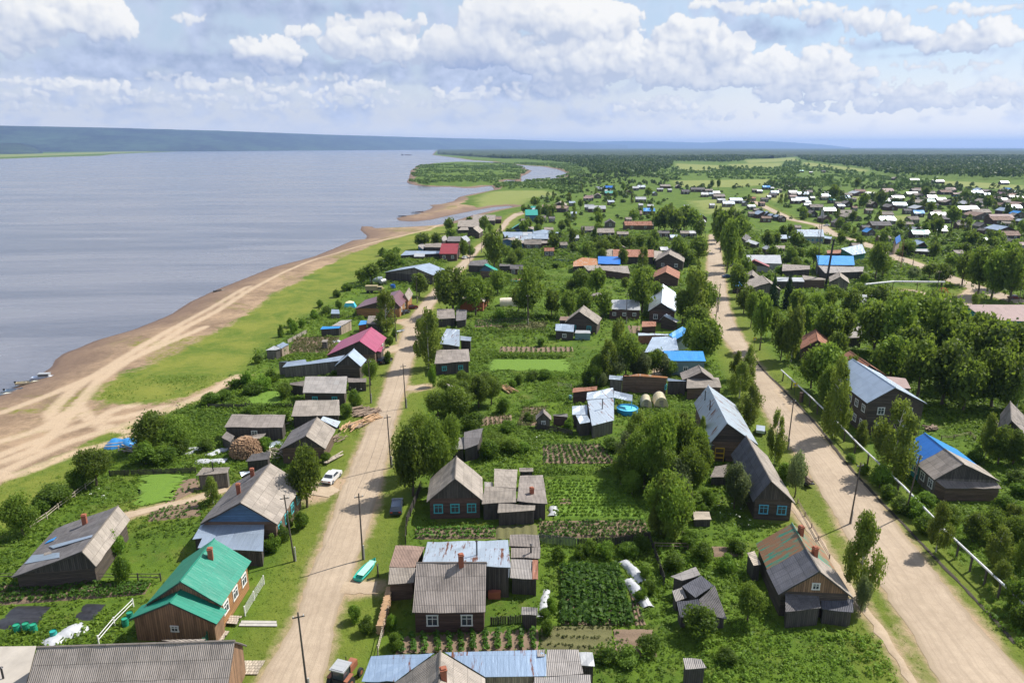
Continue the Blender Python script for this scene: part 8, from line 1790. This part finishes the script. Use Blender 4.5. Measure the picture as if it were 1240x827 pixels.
logpile('F', 527, 598, 38, 1.6, 2.6, 3.6, 35, 'heap of long reddish-brown logs on the verge before the slate cottage', LOGW, .13, .5)
logpile('F', 535, 640, 26, 2.4, 1.2, 3.0, 45, 'second heap of bright split logs nearer the road', FRESH, .11, .3)
logpile('F', 462, 672, 26, 1.2, 1.6, 2.2, 80, 'pale fresh-cut boards stacked by the mossy slate cottage', FRESH, .1, .2)
logpile('F', 505, 660, 16, 1.0, 1.4, 2.4, 55, 'short brown logs lying between the fresh boards and the road', LOGW, .1, .3)
logpile('S3', 1035, 325, 4, .5, .4, 4.0, 62, 'pale squared beams on the grass above the white car', PLANK, .14, .06); logpile('S3', 975, 335, 2, .2, .2, 3.4, -45, 'single dark beam on the grass above the white car', LOGW, .1, .05)
logpile('S3', 640, 290, 20, 1.6, 1.4, 3.2, -40, 'tangle of broken grey boards behind the large slate-roofed house', PLANK, .08, .9); logpile('S3', 690, 75, 14, .6, 1.4, 3.4, 80, 'long poles leaning against the end of the long slate barn', PLANK, .07, .4)
logpile('S3', 1080, 185, 14, .8, 1.4, 2.2, 60, 'mixed planks along the wall of the mossy slate cottage', LOGW, .09, .5); logpile('S8', 95, 220, 8, .9, .9, 5.5, -55, 'pale planks on the garden path west of the hayfield bushes', FRESH, .16, .12)
logpile('h', 345, 208, 14, .9, .6, 1.8, 10, 'dark stump heap on the lawn behind the blue and slate house', LOGW, .22, .8); logpile('M', 40, 285, 14, 2.2, 1.2, 4.5, 0, 'pale boards stacked near the teal boat', FRESH, .15, .3); logpile('N', 520, 225, 16, 3.0, 1.2, 4.5, 0, 'rusty scrap and boards behind the slate store', TRUST, .2, .6)
logpile('F', 205, 405, 6, .7, .5, 1.2, 0, 'red and white rags on planks beside the long tin byre', plain('rag_red', (.5,.08,.05), .8), .12, .9)
fd = T('firewood_dome', 'S3', 440, 285, 'dome-shaped stack of split firewood in the back yard', 'firewood stack'); m = MB()
for ring in range(12):
    z = .14+ring*.25; rr = 2.6*math.sqrt(max(.02, 1-(z/3.1)**2)); nn_ = max(4, int(rr*2*math.pi/.27))
    for i in range(nn_):
        a = 2*math.pi*i/nn_+rnd.uniform(-.03,.03); r1 = rr+rnd.uniform(-.22,.14); d = Vector((math.cos(a), math.sin(a), .12)); m.tube(Vector((0,0,z))+d*(r1-.55), Vector((0,0,z))+d*r1, rnd.uniform(.08,.15), n=5)
o = m.build('split_logs', wood('firewood_mix', (.27,.17,.10), True, .11, 2.2), fd); o['kind'] = 'stuff'
sub('core', lambda m: m.tube((0,0,0), (0,0,2.75), 2.2, .35, 14), LOGW, fd)
sp_ = T('firewood_stack', 'T8', 225, 300, 'long leaning row of split firewood against the thin rail fence', 'firewood stack', None, 0); a_, b2 = cat_('T8', 192, 420), cat_('T8', 252, 185); dd = (b2-a_); LL = dd.length; dd = dd/LL; o3 = Vector(sp_.location); nn2 = Vector((-dd.y, dd.x, 0)); m = MB()
for i in range(int(LL/.19)):
    for k in range(7):
        q_ = a_+dd*(i*.19)-o3; q_.z = .12+k*.17; w_ = rnd.uniform(.25,.40); m.tube(q_-nn2*w_, q_+nn2*w_*rnd.uniform(.8,1.1), rnd.uniform(.07,.10), n=5)
o = m.build('split_logs', wood('firewood_pale', (.46,.30,.17), True, .17, 1.6), sp_); o['kind'] = 'stuff'
def deck(c, quad_, label, name='boardwalk', z=.12, mat=PLANK, bw=.32):
    Q = [cat_(c, x, y) for x, y in quad_]; o = (Q[0]+Q[2])/2; root = empty(name, o); tag(root, label, 'boardwalk' if name == 'boardwalk' else 'deck')
    n = max(2, int(((Q[3]-Q[0]).length)/bw))
    m = MB()
    for i in range(n):
        s0, s1 = i/n, (i+.9)/n; a, b, c2, d = Q[0]*(1-s0)+Q[3]*s0, Q[1]*(1-s0)+Q[2]*s0, Q[1]*(1-s1)+Q[2]*s1, Q[0]*(1-s1)+Q[3]*s1
        e = (b-a).normalized(); e0, e1 = rnd.uniform(-.15,.15), rnd.uniform(-.15,.15); dz = Vector((0,0,z+rnd.uniform(-.01,.01)))
        m.slab([a-o+dz+e*e0, d-o+dz+e*e0, c2-o+dz+e*e1, b-o+dz+e*e1][::-1], .07)
    m.build('planks', mat, root); sub('joists', lambda mm: [mm.tube((Q[0]*(1-t)+Q[1]*t)*.98+(Q[3]*(1-t)+Q[2]*t)*.02-o+Vector((0,0,.02)), (Q[0]*(1-t)+Q[1]*t)*.02+(Q[3]*(1-t)+Q[2]*t)*.98-o+Vector((0,0,.02)), .04, n=4) for t in (.1,.5,.9)], WDP, root)
deck('S1', [(570,502),(1180,498),(1085,640),(480,640)], 'wide bleached timber deck on the verge below the green-roofed house', 'deck', .12, wood('deck_planks', (.50,.42,.32), False, .3, .9))
deck('S1', [(925,100),(1290,104),(1290,158),(905,155)], 'narrow pale boardwalk from the green-roofed house to the street', 'boardwalk', .12, CONC)
deck('S1', [(815,66),(930,72),(880,155),(775,145)], 'grey timber doorstep platform beside the green-roofed house', 'deck', .35); deck('S1', [(735,205),(800,210),(735,322),(655,322)], 'low grey ramp by the porch gable of the green-roofed house', 'deck', .2)
# barrels
def barrel(c, x, y, label, col, r_=.33, h=.9):
    root = T('barrel', c, x, y, label, 'barrel'); m = MB(); m.tube((0,0,0), (0,0,h), r_, r_, 14, caps=False); m.tube((0,0,h*.33), (0,0,h*.37), r_+.02, r_+.02, 14); m.tube((0,0,h*.66), (0,0,h*.70), r_+.02, r_+.02, 14); m.poly([(r_*math.cos(a), r_*math.sin(a), h-.08) for a in np.linspace(0,6.283,15)[:-1]])
    m.build('drum', plain('barrel_'+label.split()[0]+str(col[1]), col, .5, 0, .15), root); sub('rim', lambda mm: mm.tube((0,0,h-.02), (0,0,h+.02), r_+.02, r_+.02, 14, caps=False), METALD, root)
for c, x, y, l, col in (('b',45,572,'green barrel under the eave of the green-roofed house, front one',(.02,.28,.17)),('b',66,545,'green barrel standing behind the front barrel at the eave',(.02,.25,.16)),('a',78,600,'green barrel beside the crumpled black film, first from the house side',(.02,.30,.18)),('a',118,594,'middle green barrel beside the crumpled black film',(.02,.28,.16)),
    ('a',152,598,'green barrel at the corner of the film bed, last in line',(.02,.30,.20)),('a',240,628,'teal barrel next to the crumpled plastic heap',(.02,.32,.28)),('g',707,548,'turquoise barrel before the low lean-to shed',(.04,.40,.48)),('S6',75,300,'pale blue barrel by the rust-red shed',(.25,.45,.50))): barrel(c, x, y, l, col)
# truck, tank and trailer behind the brown roof
def tank(c, x, y, L, r_, rz, label, mat, zc=1.4):
    root = T('tank_trailer', c, x, y, label, 'tank', None, R(rz)); sub('tank', lambda m: (m.tube((-L/2,0,zc), (L/2,0,zc), r_, r_, 18), m.tube((-.3,0,zc+r_-.05), (.3,0,zc+r_-.05), .25, .25, 8)), mat, root)
    for sx in (-L*.3, L*.3):
        for s in (-1,1): sub('wheel', lambda m: m.tube((sx, s*.7, .4), (sx, s*.95, .4), .4, n=12), TYRE, root)
    sub('chassis', lambda m: m.box((0,0,.6), L*1.05, 1.0, .15), METALD, root)
tank('L', 362, 492, 4.6, 1.15, 10, 'silver round tank near the meadow hedge', TINL); tank('L', 398, 500, 2.6, .8, 60, 'smaller pale tank beside the silver round tank', TWHITE)
tk = T('truck', 'L', 350, 545, 'old khaki truck with a box body behind the brown-roofed house', 'truck', None, R(2)); KH = plain('truck_khaki', (.32,.26,.15), .6)
sub('box_body', lambda m: (m.box((-.9,0,1.7), 4.2, 2.2, 1.6), m.box((-.9,0,2.53), 4.3, 2.3, .06)), KH, tk); cbn = sub('cab', lambda m: (m.box((2.1,0,1.4), 1.5, 2.0, 1.5), m.box((3.1,0,1.1), .8, 1.7, .8)), KH, tk); sub('cab_windows', lambda m: m.box((2.15,0,1.75), 1.3, 2.03, .5), GLASS, cbn)
for sx in (-2.2,-.9,2.5):
    for s in (-1,1): sub('wheel', lambda m: m.tube((sx, s*.85, .5), (sx, s*1.1, .5), .5, n=14), TYRE, tk)
barrel('L', 457, 520, 'deep blue cube-like drum beside the truck', (.02,.12,.45), .9, 1.4)
# road signs
def sign(c, x, y, label, col, shape='round'):
    root = T('road_sign', c, x, y, label, 'road sign', None, R(-90)); sub('post', lambda m: m.tube((0,0,0), (0,0,2.6), .05, n=6), METALD, root)
    m = MB()
    if shape == 'round': m.box((.06,0,2.35), .03, .85, .85)
    else: m.poly([(.06,-.5,1.95),(.06,.5,1.95),(.06,0,2.8)]); m.poly([(.03,0,2.8),(.03,.5,1.95),(.03,-.5,1.95)])
    m.build('sign_plate', plain('sign_yellow', (.80,.65,.03), .5), root)
    m = MB(); m.poly([(.085,-.27,2.12),(.085,.27,2.12),(.085,0,2.6)]); m.poly([(.09,-.05,2.18),(.09,.05,2.18),(.09,.0,2.45)]) ; m.build('sign_mark', plain('sign_white', (.2,.3,.7), .5), root)
sign('S7', 585, 160, 'yellow square crossing sign by the white pipe', None); sign('P', 913, 421, 'yellow roadside sign in the shade of the roadside birches', None)
bs = T('pipe_pillar', 'H', 255, 535, 'stout wooden pillar carrying the white pipe by the crossing sign', 'pillar'); sub('pillar', lambda m: (m.box((0,0,1.0), .7,.5,2.0,.6), m.box((0,0,2.02), .9,.7,.08,.6)), WB, bs)  # a stout post under the pipe, not a shelter
# lift and trucks by the silver roof
lf = T('tractor', 'S7', 205, 478, 'yellow loader frame parked under the porch of the silver-roofed house', 'loader', None, R(80)); YE = plain('loader_yellow', (.65,.42,.03), .5)
sub('frame', lambda m: [m.box((dx,dy,1.2), .12,.12,2.4) for dx in (-1,1) for dy in (-.7,.7)]+[m.box((0,0,z), 2.2,1.5,.10) for z in (.7,1.5,2.4)], YE, lf); sub('boom', lambda m: m.tube((0,0,2.4), (2.4,0,1.0), .10, n=6), YE, lf)
for sx in (-.8,.8):
    for s in (-1,1): sub('wheel', lambda m: m.tube((sx, s*.75, .4), (sx, s*1.0, .4), .4, n=12), TYRE, lf)
rc = T('crate', 'S7', 165, 465, 'orange-red box next to the yellow loader', 'box'); sub('box', lambda m: (m.box((0,0,.7), 1.6,1.6,1.4), m.box((0,0,1.43), 1.75,1.75,.06)), plain('box_orange', (.55,.14,.05), .6), rc)
rc = T('crate', 'T8', 852, 205, 'small red-brown box against the wall of the dark slate house yard', 'box'); sub('box', lambda m: (m.box((0,0,.45), 1.4,.8,.9), m.box((.2,0,.95), 1.0,.9,.08,.2)), plain('box_red', (.40,.12,.07), .7), rc)
tr2 = T('trailer', 'S7', 415, 350, 'small white-sided trailer on the verge beside the large silver roof', 'trailer', None, R(70)); sub('bed', lambda m: (m.box((0,0,.8), 2.6,1.5,.5),), TINL, tr2)
for s in (-1,1): sub('wheel', lambda m: m.tube((0, s*.78, .35), (0, s*.98, .35), .35, n=12), TYRE, tr2)
tr3 = T('trailer', 'S7', 635, 600, 'low trailer loaded with brown timber on the main road verge', 'trailer', None, R(100)); sub('bed', lambda m: m.box((0,0,.6), 3.2,1.5,.15), METALD, tr3); sub('timber', lambda m: logs(m, 14, .4, .5, .8, 3.0, .1, .14), LOGW, tr3)
for s in (-1,1): sub('wheel', lambda m: m.tube((0, s*.78, .35), (0, s*.98, .35), .35, n=12), TYRE, tr3)
# playground and oddments
pg = T('play_frame', 'T6', 562, 462, 'orange and red climbing frame on the playground sand', 'play frame'); sub('frame', lambda m: [m.tube((dx,dy,0), (dx*.5,dy*.5,2.4), .09, n=6) for dx in (-1.4,1.4) for dy in (-.9,.9)]+[m.tube((-.7,0,2.4), (.7,0,2.4), .09, n=6)], plain('play_orange', (.75,.18,.04), .5), pg); sub('slide', lambda m: m.slab([(.6,-.3,2.0),(3.0,-.3,.2),(3.0,.3,.2),(.6,.3,2.0)], .06), plain('play_red', (.6,.06,.04), .5), pg)
wc = T('woodshed_post', 'B', 455, 455, 'short dark plank stood on edge beside the turquoise boat', 'plank', None, R(-8)); sub('plank', lambda m: m.box((0,0,.7), .12, .5, 1.9, .2), WDP, wc)
pt = T('garden_cabinet', 'S5', 556, 470, 'narrow dark privy box standing in the potato field corner', 'privy'); sub('wall', lambda m: m.box((0,0,1.0), 1.1,1.1,2.0), WDP, pt); sub('roof', lambda m: m.slab([(-.7,-.7,2.05),(.7,-.7,2.05),(.7,.7,2.3),(-.7,.7,2.3)], .06), SLL, pt); sub('door', lambda m: m.box((0,-.57,.95), .7,.05,1.6), WG, pt)
